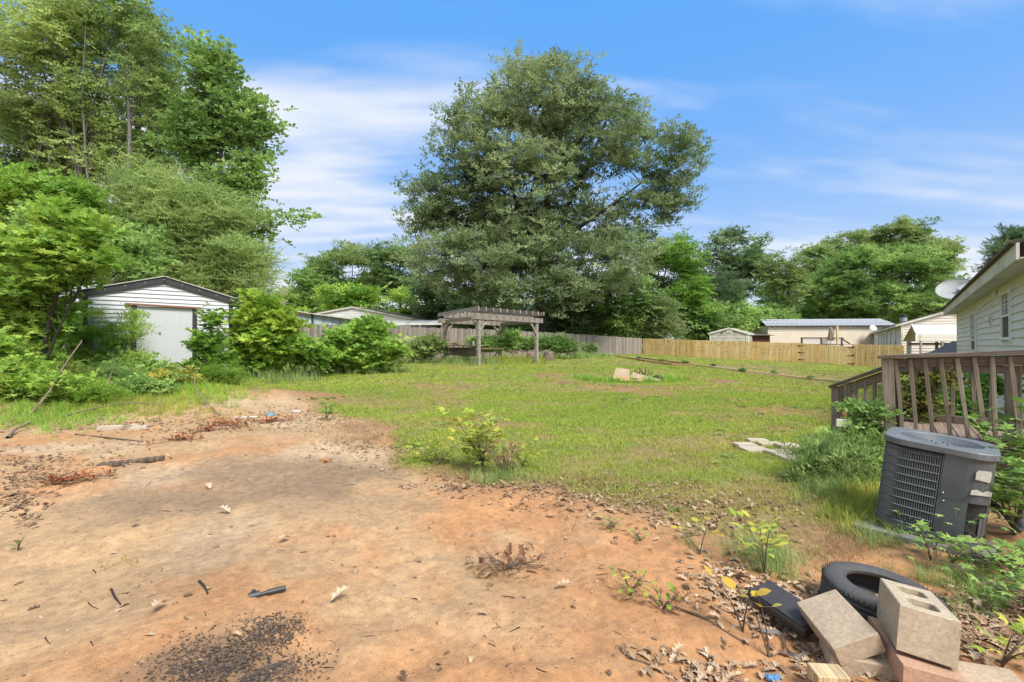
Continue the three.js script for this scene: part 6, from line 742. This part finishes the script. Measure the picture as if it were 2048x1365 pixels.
for (const [i, [px, h, lb]] of [[187, 1.5, 'tall narrow-leaved weed in front of the shed siding'], [232, 1.2, 'willowy weed standing before the shed siding'], [268, 1.6, 'slender willowy weed against the black door post'], [160, 1.1, 'feathery weed at the shed corner']].entries()) { const b = landAt(px, 10.9), y = at(px, 690, 10.9).y; tree('tall_weed', lb, 'weed', { seed: 110 + i, d: 10.9, base: b, r: 0.012, limbs: 12, bark: M.twig, sprig: SPRIG.willow, pal: PAL.bright, clumps: 34, per: 5, clump: 0.16, inner: 0.1, floor: 0.1, twigR: 0.004, scale: 0.75, blobs: [[px, 690 - (h - 1.2) * 60, 22, 34], [px + 6, 720, 26, 28], [px - 4, 660 - (h - 1.2) * 70, 12, 26]] }); }
for (const [i, [px, d, rx, ry, pal, sp, lb]] of [[120, 8.8, 60, 24, PAL.yellow, SPRIG.shrub, 'low yellowing weeds beside the thick pale branch'], [215, 9.6, 60, 15, PAL.mid, SPRIG.willow, 'feathery weeds between the saplings and the shed'], [340, 9.9, 60, 12, PAL.yellow, SPRIG.shrub, 'yellow-tinged weeds in front of the shed door'], [440, 10.4, 60, 18, PAL.lime, SPRIG.willow, 'wispy weeds by the bent bare stem'], [190, 8.2, 50, 15, PAL.lime, SPRIG.willow, 'low wispy weeds at the edge of the sand'], [290, 8.9, 55, 15, PAL.mid, SPRIG.shrub, 'olive weeds above the pale concrete strips']].entries()) { const b = landAt(px, d), y = HORIZON + (EYE - b.y) * FOCAL / d; tree('weed_patch', lb, 'weeds', { seed: 160 + i, d, base: b, r: 0.012, limbs: 12, bark: M.deadTwig, sprig: sp, pal, clumps: 60, per: 5, clump: 0.2, inner: 0.1, floor: 0.03, twigR: 0.004, plate: 0.9, scale: 0.55, blobs: [[px, y - ry, rx, ry], [px - rx * 0.7, y - ry * 0.5, rx * 0.7, ry * 0.5], [px + rx * 0.6, y - ry * 0.9, rx * 0.4, ry], [px - rx * 0.2, y - ry * 1.5, rx * 0.25, ry * 0.8]] }); }
// by the deck and the air conditioner
tree('wild_shrub', 'tangled green weeds climbing round the deck stairs', 'shrub', { seed: 131, d: 4.7, base: landAt(1722, 4.7), r: 0.012, limbs: 16, bark: M.twig, sprig: SPRIG.shrub, pal: PAL.mid, clumps: 80, per: 6, clump: 0.15, inner: 0.2, floor: 0.03, twigR: 0.003, scale: 0.62, blobs: [[1725, 900, 40, 70], [1700, 950, 50, 45], [1740, 830, 22, 40]] });
tree('wild_shrub', 'wispy grass-like weeds bushing out below the stake', 'shrub', { seed: 137, d: 4.4, base: landAt(1665, 4.4), r: 0.01, limbs: 10, bark: M.twig, sprig: SPRIG.willow, pal: PAL.fresh, clumps: 60, per: 7, clump: 0.15, inner: 0.1, floor: 0.03, twigR: 0.003, scale: 0.55, blobs: [[1660, 925, 42, 46], [1690, 960, 50, 36], [1635, 950, 25, 25]] });
tree('rose_briar', 'reddish-leaved briar growing up through the deck railing', 'shrub', { seed: 139, d: 5.4, base: landAt(1852, 5.4), r: 0.012, limbs: 14, bark: M.twig, sprig: SPRIG.shrub, pal: [[0.12, 0.06, 0.025], [0.13, 0.17, 0.03], [0.24, 0.24, 0.04]], clumps: 24, per: 5, clump: 0.13, inner: 0.1, floor: 0.2, twigR: 0.004, scale: 0.62, blobs: [[1850, 800, 36, 50], [1870, 760, 20, 30], [1835, 830, 40, 26]] });
tree('wild_shrub', 'light green bush between the deck rail and the house wall', 'shrub', { seed: 149, d: 6.2, base: landAt(1950, 6.2), r: 0.012, limbs: 14, bark: M.twig, sprig: SPRIG.shrub, pal: PAL.bright, clumps: 28, per: 5, clump: 0.16, inner: 0.1, floor: 0.2, twigR: 0.004, scale: 0.75, blobs: [[1940, 800, 40, 46], [1985, 770, 40, 50], [1925, 850, 40, 24]] });

// ---------------------------------------------------------------- near saplings: each leaf a piece of its own
const leafKinds = { star: soup(leafTris('star', 0.1, 0.1)), oval: soup(leafTris('oval', 0.085, 0.045)), lobed: soup(leafTris('lobed', 0.12, 0.07)), heart: soup(leafTris('oval', 0.1, 0.085)) };
const leafTone = (c) => new THREE.MeshPhysicalMaterial({ color: C(...c), roughness: 1, transmission: 0.33, thickness: 0, specularIntensity: 0.4, side: THREE.DoubleSide });
const tones = { green: [[0.16, 0.29, 0.055], [0.21, 0.35, 0.07], [0.28, 0.41, 0.09], [0.13, 0.24, 0.05]].map(leafTone), lime: [[0.30, 0.40, 0.05], [0.40, 0.45, 0.06], [0.23, 0.34, 0.04], [0.48, 0.44, 0.06]].map(leafTone), gold: [[0.50, 0.42, 0.04], [0.38, 0.38, 0.05], [0.5, 0.34, 0.05]].map(leafTone), brown: [[0.27, 0.15, 0.08], [0.36, 0.22, 0.12], [0.21, 0.11, 0.06], [0.42, 0.28, 0.16]].map(leafTone), rust: [[0.27, 0.075, 0.025], [0.20, 0.06, 0.025], [0.33, 0.11, 0.04]].map(leafTone) };
function sapling(name, label, base, o) {
  const r = rng(o.seed), s = thing(name, label, o.category ?? 'sapling', base, o.group), stems = [], nodes = [];
  for (let k = 0; k < o.stems; k++) { const az = r() * 6.283, lean = (o.lean ?? 0.35) * (0.4 + r()), h = o.h * (0.6 + r() * 0.4), pts = [], n = 7, curl = (r() - 0.5) * 0.7; for (let i = 0; i <= n; i++) { const f = i / n; pts.push(V(Math.cos(az + curl * f) * lean * h * f * (0.6 + 0.6 * f), h * f * (1 - (o.arch ?? 0.1) * f * f), Math.sin(az + curl * f) * lean * h * f * (0.6 + 0.6 * f))); if (f > (o.bare ?? 0.2)) nodes.push([pts[i], az + curl * f, f]); } stems.push(tubeGeo(pts, pts.map((_, i) => (o.r ?? 0.005) * (1 - 0.75 * i / n)), 5)); }
  const q = []; for (let i = 0; i < o.leaves; i++) { const [p, az, f] = nodes[Math.floor(r() * nodes.length)], a = r() * 6.283, rr = (o.reach ?? 0.07) * (0.3 + r()), e = p.clone().add(V(Math.cos(a) * rr, (r() - 0.35) * rr * 0.8, Math.sin(a) * rr)); if (e.y < 0.02) e.y = 0.02 + r() * 0.03; stems.push(tubeGeo([p, e], [0.0016, 0.001], 3)); q.push([e, a, f]); }
  part(s, 'stem', merge(stems), o.wood ?? M.twig);
  for (const [e, a, f] of q) { const m = part(s, 'leaf', leafKinds[o.kind], o.tones[Math.floor(r() * o.tones.length)]); m.position.copy(e); m.rotation.set(-Math.PI / 2 + 0.35 + (r() - 0.5) * (o.wild ?? 0.9) + (o.hang ?? 0), -a - Math.PI / 2, (r() - 0.5) * 0.7, 'YXZ'); m.scale.setScalar((o.size ?? 1) * (0.6 + r() * 0.6)); }
  return s;
}
sapling('sweetgum_seedling', 'bright sweetgum seedling pushing out beside the air conditioner label', onLand(2030, 1075), { seed: 201, stems: 9, h: 0.62, leaves: 150, reach: 0.15, kind: 'star', tones: tones.green, size: 0.95 });
sapling('sweetgum_seedling', 'leafy sweetgum seedling at the foot of the house wall', onLand(2062, 1010), { seed: 203, stems: 9, h: 0.8, leaves: 170, reach: 0.16, kind: 'star', tones: tones.green, size: 1.0 });
sapling('ivy_patch', 'low spread of pale green lobed leaves beside the concrete pad', onLand(2015, 1150), { seed: 207, category: 'ground plant', stems: 9, h: 0.32, lean: 0.9, leaves: 140, reach: 0.12, kind: 'star', tones: tones.green, size: 0.62 });
sapling('ivy_patch', 'trailing green plant creeping over the drifted leaf litter', onLand(2050, 1215), { seed: 208, category: 'ground plant', stems: 8, h: 0.25, lean: 1.1, leaves: 110, reach: 0.11, kind: 'star', tones: tones.green, size: 0.55 });
sapling('seedling', 'young seedling in front of the air conditioner panel', onLand(1862, 1115), { seed: 211, stems: 3, h: 0.25, leaves: 26, reach: 0.06, kind: 'star', tones: tones.green, size: 0.55 });
sapling('seedling', 'sparse seedling leaning over the concrete pad', onLand(1905, 1120), { seed: 213, stems: 3, h: 0.2, lean: 0.9, leaves: 24, reach: 0.06, kind: 'star', tones: tones.green, size: 0.5 });
sapling('seedling', 'weak seedling against the grille of the air conditioner', onLand(1806, 1062), { seed: 217, stems: 4, h: 0.26, leaves: 30, reach: 0.07, kind: 'oval', tones: tones.green, size: 0.7 });
sapling('seedling', 'slim upright seedling with pale pointed leaves on the worn grass', onLand(1530, 1142), { seed: 221, stems: 3, h: 0.42, lean: 0.3, leaves: 46, reach: 0.06, kind: 'oval', tones: tones.lime, size: 0.85, bare: 0.35 });
sapling('seedling', 'thin seedling carrying a few large yellow leaves beside the dark box', onLand(1486, 1250), { seed: 223, stems: 2, h: 0.3, lean: 0.4, leaves: 4, reach: 0.03, kind: 'heart', tones: tones.gold, size: 0.7, bare: 0.75 });
sapling('seedling', 'bare-stemmed seedling with yellowing round leaves over the dark box', onLand(1538, 1290), { seed: 227, stems: 2, h: 0.3, lean: 0.35, leaves: 4, reach: 0.04, kind: 'heart', tones: tones.gold, size: 0.7, bare: 0.75 });
sapling('seedling', 'small seedling with a rust-coloured leaf on the orange clay', onLand(1400, 1105), { seed: 229, stems: 2, h: 0.22, lean: 0.5, leaves: 7, reach: 0.06, kind: 'heart', tones: tones.gold, size: 0.6, bare: 0.6 });
sapling('seedling', 'little five-leaved seedling below the stacked blocks', onLand(1829, 1352), { seed: 231, stems: 2, h: 0.08, lean: 0.6, leaves: 8, reach: 0.05, kind: 'oval', tones: tones.lime, size: 0.8 });
sapling('seedling', 'straggly yellow-green plant in the sand beyond the blocks', onLand(2005, 1335), { seed: 233, stems: 4, h: 0.22, lean: 0.6, leaves: 16, reach: 0.07, kind: 'star', tones: tones.lime, size: 0.5 });
sapling('wilted_sapling', 'wilting cut sapling top lying on the dirt', onLand(1262, 1188), { seed: 237, stems: 4, h: 0.15, lean: 0.7, leaves: 36, reach: 0.05, kind: 'lobed', tones: [...tones.lime, tones.brown[1]], size: 0.42 });
sapling('wilted_sapling', 'second wilted sprig at the end of a bare stick', onLand(1327, 1210), { seed: 239, stems: 4, h: 0.12, lean: 0.9, leaves: 34, reach: 0.05, kind: 'lobed', tones: [tones.lime[2], ...tones.brown.slice(0, 2)], size: 0.42 });
sapling('dried_plant', 'flattened rosette of curled dry oak leaves on the orange dirt', onLand(1012, 1122), { seed: 241, category: 'dried plant', stems: 6, h: 0.09, lean: 2.0, leaves: 58, reach: 0.1, kind: 'lobed', tones: tones.brown, size: 0.62, wild: 2.0 });
for (const [i, [px, py, lb]] of [[362, 884, 'rust-red dead twig with curled leaves on the sand'], [462, 848, 'longer rust-red dead bough lying near the pale scrap'], [428, 862, 'short rust-red dead twig between the two boughs'], [100, 975, 'orange dead leaves clustered by the dark litter'], [560, 840, 'rusty leaf cluster beside the blue cap']].entries()) sapling('dead_bough', lb, onLand(px, py), { seed: 251 + i, category: 'dead branch', stems: 5, h: 0.05, lean: 7, leaves: 70, reach: 0.06, kind: 'lobed', tones: tones.rust, size: 0.5, wild: 1.2, arch: 0.6 });
for (const [i, [px, py, lb]] of [[652, 836, 'small leafy sprout on the leaf litter by the lawn'], [1226, 1056, 'tiny round sprout on the worn clay'], [1279, 1074, 'tiny sprout a step beyond the round one'], [35, 1110, 'small sprout alone on the pale sand']].entries()) sapling('sprout', lb, onLand(px, py), { seed: 261 + i, category: 'sprout', stems: 4, h: [0.3, 0.08, 0.06, 0.1][i], lean: 0.5, leaves: [46, 30, 20, 8][i], reach: 0.05, kind: 'oval', tones: tones.green, size: [0.9, 0.4, 0.35, 0.4][i] });
sapling('sapling_clump', 'yellow-green sapling clump standing at the edge of the lawn', onLand(965, 935), { seed: 271, stems: 9, h: 0.72, lean: 0.4, leaves: 210, reach: 0.15, kind: 'star', tones: tones.lime, size: 0.9, bare: 0.25 });
sapling('sapling_clump', 'low green regrowth next to the taller sapling clump', onLand(880, 925), { seed: 273, stems: 7, h: 0.28, lean: 0.9, leaves: 80, reach: 0.12, kind: 'star', tones: tones.lime, size: 0.65 });
sapling('sapling_clump', 'dry brown brush with bare stems beside the taller sapling clump', onLand(1010, 950), { seed: 277, stems: 12, h: 0.4, lean: 0.6, leaves: 90, reach: 0.09, kind: 'lobed', tones: tones.brown, size: 0.5, wild: 2, wood: M.deadTwig });
sapling('sapling_clump', 'short green sprigs beyond the dry brown brush', onLand(1045, 935), { seed: 279, stems: 6, h: 0.3, lean: 0.6, leaves: 60, reach: 0.1, kind: 'star', tones: tones.lime, size: 0.6 });
{ const p = onLand(1868, 1128), o = thing('curled_leaf', 'large curled tan leaf standing on edge before the pad', 'dead leaf', V(p.x, p.y + 0.0, p.z)); const m = part(o, 'blade', soup(leafTris('oval', 0.13, 0.08).map(([x, y, z]) => [x, y, z + x * x * 8])), tones.brown[3]); m.rotation.set(0, 0.4, 0.1); }
// shrubs along the timbers
for (const [px, py] of [[1277, 720], [1323, 725], [1371, 730], [1427, 735], [1485, 745], [1548, 752], [1623, 761]]) tree('edging_shrub', 'tiny dark shrub planted along the terrace timbers', 'shrub', { seed: px, d: -onLand(px, py).z, base: onLand(px, py), group: 'small shrubs along the timbers', r: 0.012, limbs: 4, sprig: SPRIG.shrub, pal: PAL.dark, clumps: 10, per: 6, clump: 0.1, inner: 0.1, floor: 0.03, twigR: 0.004, scale: 0.45, blobs: [[px, py - 3, 6, 3]] });

// ---------------------------------------------------------------- sticks and fallen branches
const stick = (name, label, cat, pxs, r0, r1, mat, group, lift = 0) => { const pts = pxs.map(([x, y, h]) => { const q = onLand(x, y); q.y += (h ?? 0) + r0 * 0.6 + lift; return q; }), c = pts[0].clone(), o = thing(name, label, cat, c, group), cv = new THREE.CatmullRomCurve3(pts.map((p) => p.sub(c))).getPoints(14); part(o, 'stick', tubeGeo(cv, cv.map((_, i) => mix(r0, r1, i / 14)), 6), mat); return o; };
stick('fallen_branch', 'thick pale fallen branch leaning out of the weeds', 'branch', [[50, 842], [95, 820, 0.25], [130, 800, 0.6], [163, 790, 0.95]], 0.02, 0.01, M.deadTwig); stick('fallen_branch', 'thin dead branch arching above the thick pale one', 'branch', [[120, 835], [180, 828, 0.1], [260, 822, 0.14], [330, 818, 0.05]], 0.014, 0.006, M.deadTwig); stick('fallen_branch', 'bent bare sapling stem bowing toward the dirt', 'branch', [[440, 829], [405, 812, 0.12], [388, 800, 0.3], [394, 795, 0.55]], 0.014, 0.008, M.deadTwig); stick('fallen_branch', 'short pale stick poking from the grass onto the sand', 'branch', [[14, 880], [35, 868, 0.05], [60, 862, 0.1]], 0.022, 0.014, M.deadTwig); stick('fallen_branch', 'long thin branch lying along the edge of the sand', 'branch', [[150, 868], [200, 880], [265, 890], [285, 892]], 0.012, 0.006, M.twig);
stick('fallen_branch', 'slanting dead stem in front of the shed door bush', 'branch', [[205, 800], [225, 770, 0.3], [245, 745, 0.6]], 0.012, 0.005, M.deadTwig); stick('fallen_branch', 'straight bare stick trailing from the wilted sprigs', 'branch', [[1350, 1205], [1410, 1235], [1460, 1258], [1498, 1272]], 0.006, 0.004, M.twig); stick('fallen_branch', 'curved dark stick below the wilted sprigs', 'branch', [[1255, 1316], [1300, 1327], [1340, 1335], [1372, 1352]], 0.005, 0.003, M.twig); stick('fallen_branch', 'dark twig pointing away on the pale sand', 'branch', [[222, 1172], [230, 1188], [243, 1204]], 0.006, 0.004, M.barkDark); stick('fallen_branch', 'short black stick near the dark stain', 'branch', [[398, 1158], [408, 1175], [415, 1192]], 0.007, 0.004, M.barkDark);
{ const r = rng(333); for (let i = 0; i < 38; i++) { const px = 30 + r() * 1400, py = 900 + Math.pow(r(), 0.8) * 450, a = r() * 6.28, l = 12 + r() * 26; stick('dry_twig', 'thin dry twig lying on the bare dirt', 'twig', [[px, py], [px + Math.cos(a) * l * 0.5 + (r() - 0.5) * 5, py + Math.sin(a) * l * 0.2], [px + Math.cos(a) * l, py + Math.sin(a) * l * 0.4]], 0.0028, 0.0014, r() > 0.5 ? M.twig : M.barkDark, 'twigs scattered on the dirt'); } }

// ---------------------------------------------------------------- grass, weeds, dead leaves and mulch
function bladePatch(seed, n, R, h0, h1, w, lean) { const r = rng(seed), out = []; for (let i = 0; i < n; i++) { const a = r() * 6.283, q = Math.sqrt(r()) * R, x = Math.cos(a) * q, z = Math.sin(a) * q, h = mix(h0, h1, r()), f = r() * 6.283, l = lean * h * r(), wx = Math.cos(f + 1.57) * w, wz = Math.sin(f + 1.57) * w, mx = x + Math.cos(f) * l * 0.3, mz = z + Math.sin(f) * l * 0.3; out.push([x - wx, 0, z - wz], [x + wx, 0, z + wz], [mx + wx * 0.6, h * 0.6, mz + wz * 0.6], [mx + wx * 0.6, h * 0.6, mz + wz * 0.6], [mx - wx * 0.6, h * 0.6, mz - wz * 0.6], [x - wx, 0, z - wz], [mx - wx * 0.6, h * 0.6, mz - wz * 0.6], [mx + wx * 0.6, h * 0.6, mz + wz * 0.6], [x + Math.cos(f) * l, h * 0.95, z + Math.sin(f) * l]); } return soup(out); }
const grassMat = new THREE.MeshPhysicalMaterial({ color: C(1, 1, 1), roughness: 0.9, transmission: 0.3, thickness: 0, specularIntensity: 0.3, side: THREE.DoubleSide, name: 'grass blade' });
const shedBox = (x, z) => x > -11.2 && x < -6.6 && z < -11.4 && z > -16.5;
{
  const turf = bladePatch(401, 34, 0.13, 0.02, 0.06, 0.0032, 1.1), r = rng(402), spots = [];
  for (const [d0, d1, n, s] of [[2.6, 6, 9000, 0.75], [6, 12, 21000, 1.05], [12, 22, 20000, 1.7], [22, 44, 15000, 3.0]]) for (let i = 0; i < n; i++) {
    const d = Math.sqrt(mix(d0 * d0, d1 * d1, r())), x = (mix(-60, 2110, r()) - 1024) / FOCAL * d, z = -d; if (shedBox(x, z)) continue;
    const [, g, patch, ring] = earthColour(x, z); if (r() > smooth(0.25, 0.9, g) * (1 - patch * 0.55) * (1 - ring * 0.92) + 0.004) continue;
    if (x > 1.2 + 0.829 * d) continue;
    const k = fbm(x * 0.35, z * 0.6, 71, 3), edge = smooth(0.95, 0.45, g), straw = clamp(patch * 0.45 + edge * 0.55 + (r() - 0.68) * 0.6), c = [mix(0.275, 0.40, k), mix(0.385, 0.44, k), mix(0.05, 0.075, k)], v = 0.8 + r() * 0.4, y = [0.50, 0.35, 0.16];
    spots.push([x, landHeight(x, z) - 0.004, z, [s, (0.5 + r() * 0.5) * Math.min(1.5, 0.75 + s * 0.25), s], new THREE.Euler((r() - 0.5) * 0.2, r() * 6.283, (r() - 0.5) * 0.2), c.map((a, j) => mix(a, y[j], straw * 0.8) * v)]);
  }
  const weeds = [], broad = sprig(403, { twigs: 5, leaves: 4, len: 0.07, kind: 'oval', l: 0.045, w: 0.028, spread: 1.1, flat: 0.85, droop: 0 }); for (let i = 0; i < 5200; i++) { const d = Math.sqrt(mix(9, 500, r())), x = (mix(-60, 2110, r()) - 1024) / FOCAL * d, z = -d, g = grassiness(x, z); if (shedBox(x, z) || x > 1.2 + 0.829 * d || g < 0.35 || r() > 1.7 * smooth(0.45, 0.75, fbm(x * 0.8, z * 0.8, 77, 3))) continue; weeds.push([x, landHeight(x, z) + 0.004, z, 0.4 + r() * 0.7, new THREE.Euler(0, r() * 6.283, 0), tint([[0.12, 0.2, 0.05], [0.2, 0.31, 0.07], [0.33, 0.4, 0.11]], r)]); }
  mark(scatter(null, 'lawn_weeds', broad, leafMat, weeds), 'low broad-leaved weeds and clover mixed into the lawn', 'weeds', null, 'stuff');
  mark(scatter(null, 'lawn_grass', turf, grassMat, spots), 'short yellow-green mown grass covering the yard', 'grass', null, 'stuff');
}
{
  const tall = bladePatch(411, 26, 0.16, 0.12, 0.42, 0.0042, 1.3), r = rng(412), spots = [], add = (px, py, sx, sy, n, s, pal) => { for (let i = 0; i < n; i++) { const g = () => (r() + r() + r() - 1.5) * 1.1, p = onLand(px + g() * sx, Math.max(714, py + g() * sy)); if (shedBox(p.x, p.z)) continue; spots.push([p.x, p.y - 0.01, p.z, s * (0.5 + r() * 0.8), new THREE.Euler((r() - 0.5) * 0.3, r() * 6.283, (r() - 0.5) * 0.3), tint(pal, r, 0.5)]); } };
  add(90, 835, 150, 28, 260, 0.42, PAL.bright); add(300, 812, 140, 24, 320, 0.42, PAL.yellow); add(420, 790, 80, 22, 200, 0.45, PAL.lime); add(240, 775, 160, 18, 300, 0.6, PAL.bright); add(560, 752, 70, 12, 220, 1.0, PAL.olive); add(690, 742, 110, 7, 240, 0.9, PAL.olive); add(930, 728, 60, 5, 170, 1.1, PAL.olive); add(1030, 724, 60, 4, 160, 1.1, PAL.yellow); add(840, 726, 40, 5, 80, 1.0, PAL.olive); add(1140, 716, 70, 2.5, 120, 1.3, PAL.mid);
  add(1655, 965, 45, 34, 160, 0.42, PAL.olive); add(1720, 1020, 60, 36, 170, 0.36, PAL.yellow); add(1760, 1065, 50, 24, 60, 0.3, PAL.olive); add(1900, 1150, 90, 26, 50, 0.26, PAL.olive); add(1480, 1080, 120, 30, 60, 0.22, PAL.olive); add(1545, 1120, 50, 24, 60, 0.3, PAL.olive); add(1960, 1190, 60, 40, 60, 0.25, PAL.mid); add(1960, 960, 50, 30, 60, 0.5, PAL.bright); add(1000, 955, 60, 14, 60, 0.35, PAL.olive);
  for (let i = 0; i < 210; i++) { const a = r() * 6.283, q = 0.75 + r() * 0.45, x = PIT.x + Math.cos(a) * q * 1.55, z = PIT.z + Math.sin(a) * q * 1.2; if (Math.sin(a) < -0.55) continue; spots.push([x, landHeight(x, z), z, 0.75 * (0.7 + r() * 0.6), new THREE.Euler(0, r() * 6.28, 0), tint(PAL.bright, r, 0.35)]); }
  mark(scatter(null, 'tall_grass', tall, grassMat, spots), 'long unmown grass round the shed, pergola, burn pile and deck', 'grass', null, 'stuff');
  const straw = bladePatch(421, 22, 0.2, 0.04, 0.12, 0.0025, 3.2), s2 = [], pal = [[0.24, 0.14, 0.06], [0.36, 0.24, 0.11], [0.46, 0.33, 0.17]], dry = (px, py, sx, sy, n, s) => { for (let i = 0; i < n; i++) { const g = () => (r() + r() + r() - 1.5) * 1.1, p = onLand(px + g() * sx, py + g() * sy); s2.push([p.x, p.y, p.z, s * (0.6 + r() * 0.7), new THREE.Euler(0, r() * 6.28, 0), tint(pal, r)]); } };
  dry(1200, 965, 150, 16, 170, 0.55); dry(1420, 1000, 160, 30, 150, 0.45); dry(1690, 1070, 80, 40, 150, 0.45); dry(900, 945, 80, 14, 60, 0.5); dry(720, 880, 80, 24, 110, 0.6);
  mark(scatter(null, 'dry_straw', straw, grassMat, s2), 'matted dry straw along the worn edge of the lawn', 'straw', null, 'stuff');
}
{
  const lobed = soup(leafTris('lobed', 0.1, 0.055)), r = rng(431), spots = [], pal = [[0.10, 0.055, 0.03], [0.23, 0.135, 0.075], [0.36, 0.245, 0.145], [0.44, 0.33, 0.22]];
  const add = (px, py, sx, sy, n, s = 1, shift = 0.5) => { for (let i = 0; i < n; i++) { const g = () => (r() + r() + r() - 1.5) * 1.15, q = [px + g() * sx, Math.max(760, py + g() * sy)]; if (q[1] > 1420) continue; const p = onLand(...q); spots.push([p.x, p.y + 0.003 + r() * 0.01, p.z, s * (0.4 + r() * 0.6), new THREE.Euler(-Math.PI / 2 + (r() - 0.5) * 0.8, r() * 6.283, (r() - 0.5) * 0.8, 'YXZ'), tint(pal, r, shift)]); } };
  add(1580, 1200, 120, 50, 420, 0.75, 0.6); add(1700, 1310, 120, 45, 220, 0.7, 0.6); add(1960, 1240, 110, 70, 480, 0.85, 0.55); add(1470, 1150, 90, 50, 170, 0.75, 0.6); add(1380, 1020, 190, 45, 420, 0.7, 0.5); add(1180, 990, 160, 30, 330, 0.7, 0.45); add(980, 965, 120, 20, 330, 0.7, 0.35); add(760, 890, 110, 36, 360, 0.7, 0.4); add(600, 835, 120, 20, 560, 0.8, 0.5); add(440, 845, 120, 22, 300, 0.8, 0.4); add(250, 850, 230, 20, 520, 0.8, 0.45); add(60, 940, 90, 40, 330, 0.75, 0.35); add(30, 1010, 60, 40, 160, 0.7, 0.4); add(200, 920, 110, 30, 90, 0.7, 0.3); add(1420, 1330, 130, 40, 110, 0.75, 0.6);
  for (let i = 0; i < 300; i++) { const p = onLand(r() * 1500, 880 + r() * 480); spots.push([p.x, p.y + 0.003 + r() * 0.004, p.z, 0.15 + Math.pow(r(), 2) * 0.45, new THREE.Euler(-Math.PI / 2 + (r() - 0.5) * 1.2, r() * 6.283, (r() - 0.5), 'YXZ'), tint(pal, r, 0.4)]); }
  for (const [px, py, s] of [[420, 985, 1.1], [460, 1028, 1.2], [660, 1205, 1.2], [1040, 1000, 1], [580, 1075, 1], [330, 1210, 1.1], [1110, 1172, 1]]) { const p = onLand(px, py); spots.push([p.x, p.y + 0.015, p.z, s, new THREE.Euler(-Math.PI / 2 + 0.3, r() * 6.283, 0, 'YXZ'), pal[3]]); }
  mark(scatter(null, 'leaf_litter', lobed, litterMat, spots), 'curled brown oak leaves scattered and drifted over the dirt', 'dead leaves', null, 'stuff');
  const chip = soup([[-0.012, 0, 0], [0.012, 0.002, 0.002], [0.016, 0.004, 0.05], [-0.012, 0, 0], [0.016, 0.004, 0.05], [-0.009, 0.006, 0.055], [-0.012, 0, 0], [-0.009, 0.006, 0.055], [0, -0.006, 0.03]]), s3 = [], mp = [[0.03, 0.021, 0.016], [0.075, 0.052, 0.038], [0.15, 0.11, 0.08]];
  for (let i = 0; i < 4400; i++) { const g = () => (r() + r() + r() - 1.5) * 1.0, t = r(), q = t < 0.75 ? [470 + g() * 150, 1325 + g() * 48] : [505 + g() * 70, 1262 + g() * 30], p = onLand(q[0] + (q[1] - 1320) * -0.6, q[1]); s3.push([p.x, p.y + 0.001 + r() * 0.006, p.z, 0.07 + r() * 0.22, new THREE.Euler((r() - 0.5) * 0.9, r() * 6.283, (r() - 0.5) * 1.2), tint(mp, r)]); }
  mark(scatter(null, 'bark_mulch', chip, litterMat, s3), 'heap of dark shredded bark and rotting leaves on the sand', 'mulch', null, 'stuff');
  const peb = new THREE.IcosahedronGeometry(0.008, 0), s4 = []; for (let i = 0; i < 1500; i++) { const p = onLand(r() * 1750, 900 + r() * 470), k = 0.15 + Math.pow(r(), 4) * 0.8; s4.push([p.x, p.y, p.z, [k * (0.7 + r() * 0.7), k * 0.6, k], new THREE.Euler(r() * 3, r() * 6, r() * 3), tint([[0.2, 0.12, 0.07], [0.36, 0.24, 0.14], [0.42, 0.33, 0.24]], r)]); }
  mark(scatter(null, 'pebbles', peb, std(C(1, 1, 1), 0.95), s4), 'small stones and clods dotted over the dirt', 'pebbles', null, 'stuff');
}
renderer.render(scene, camera);
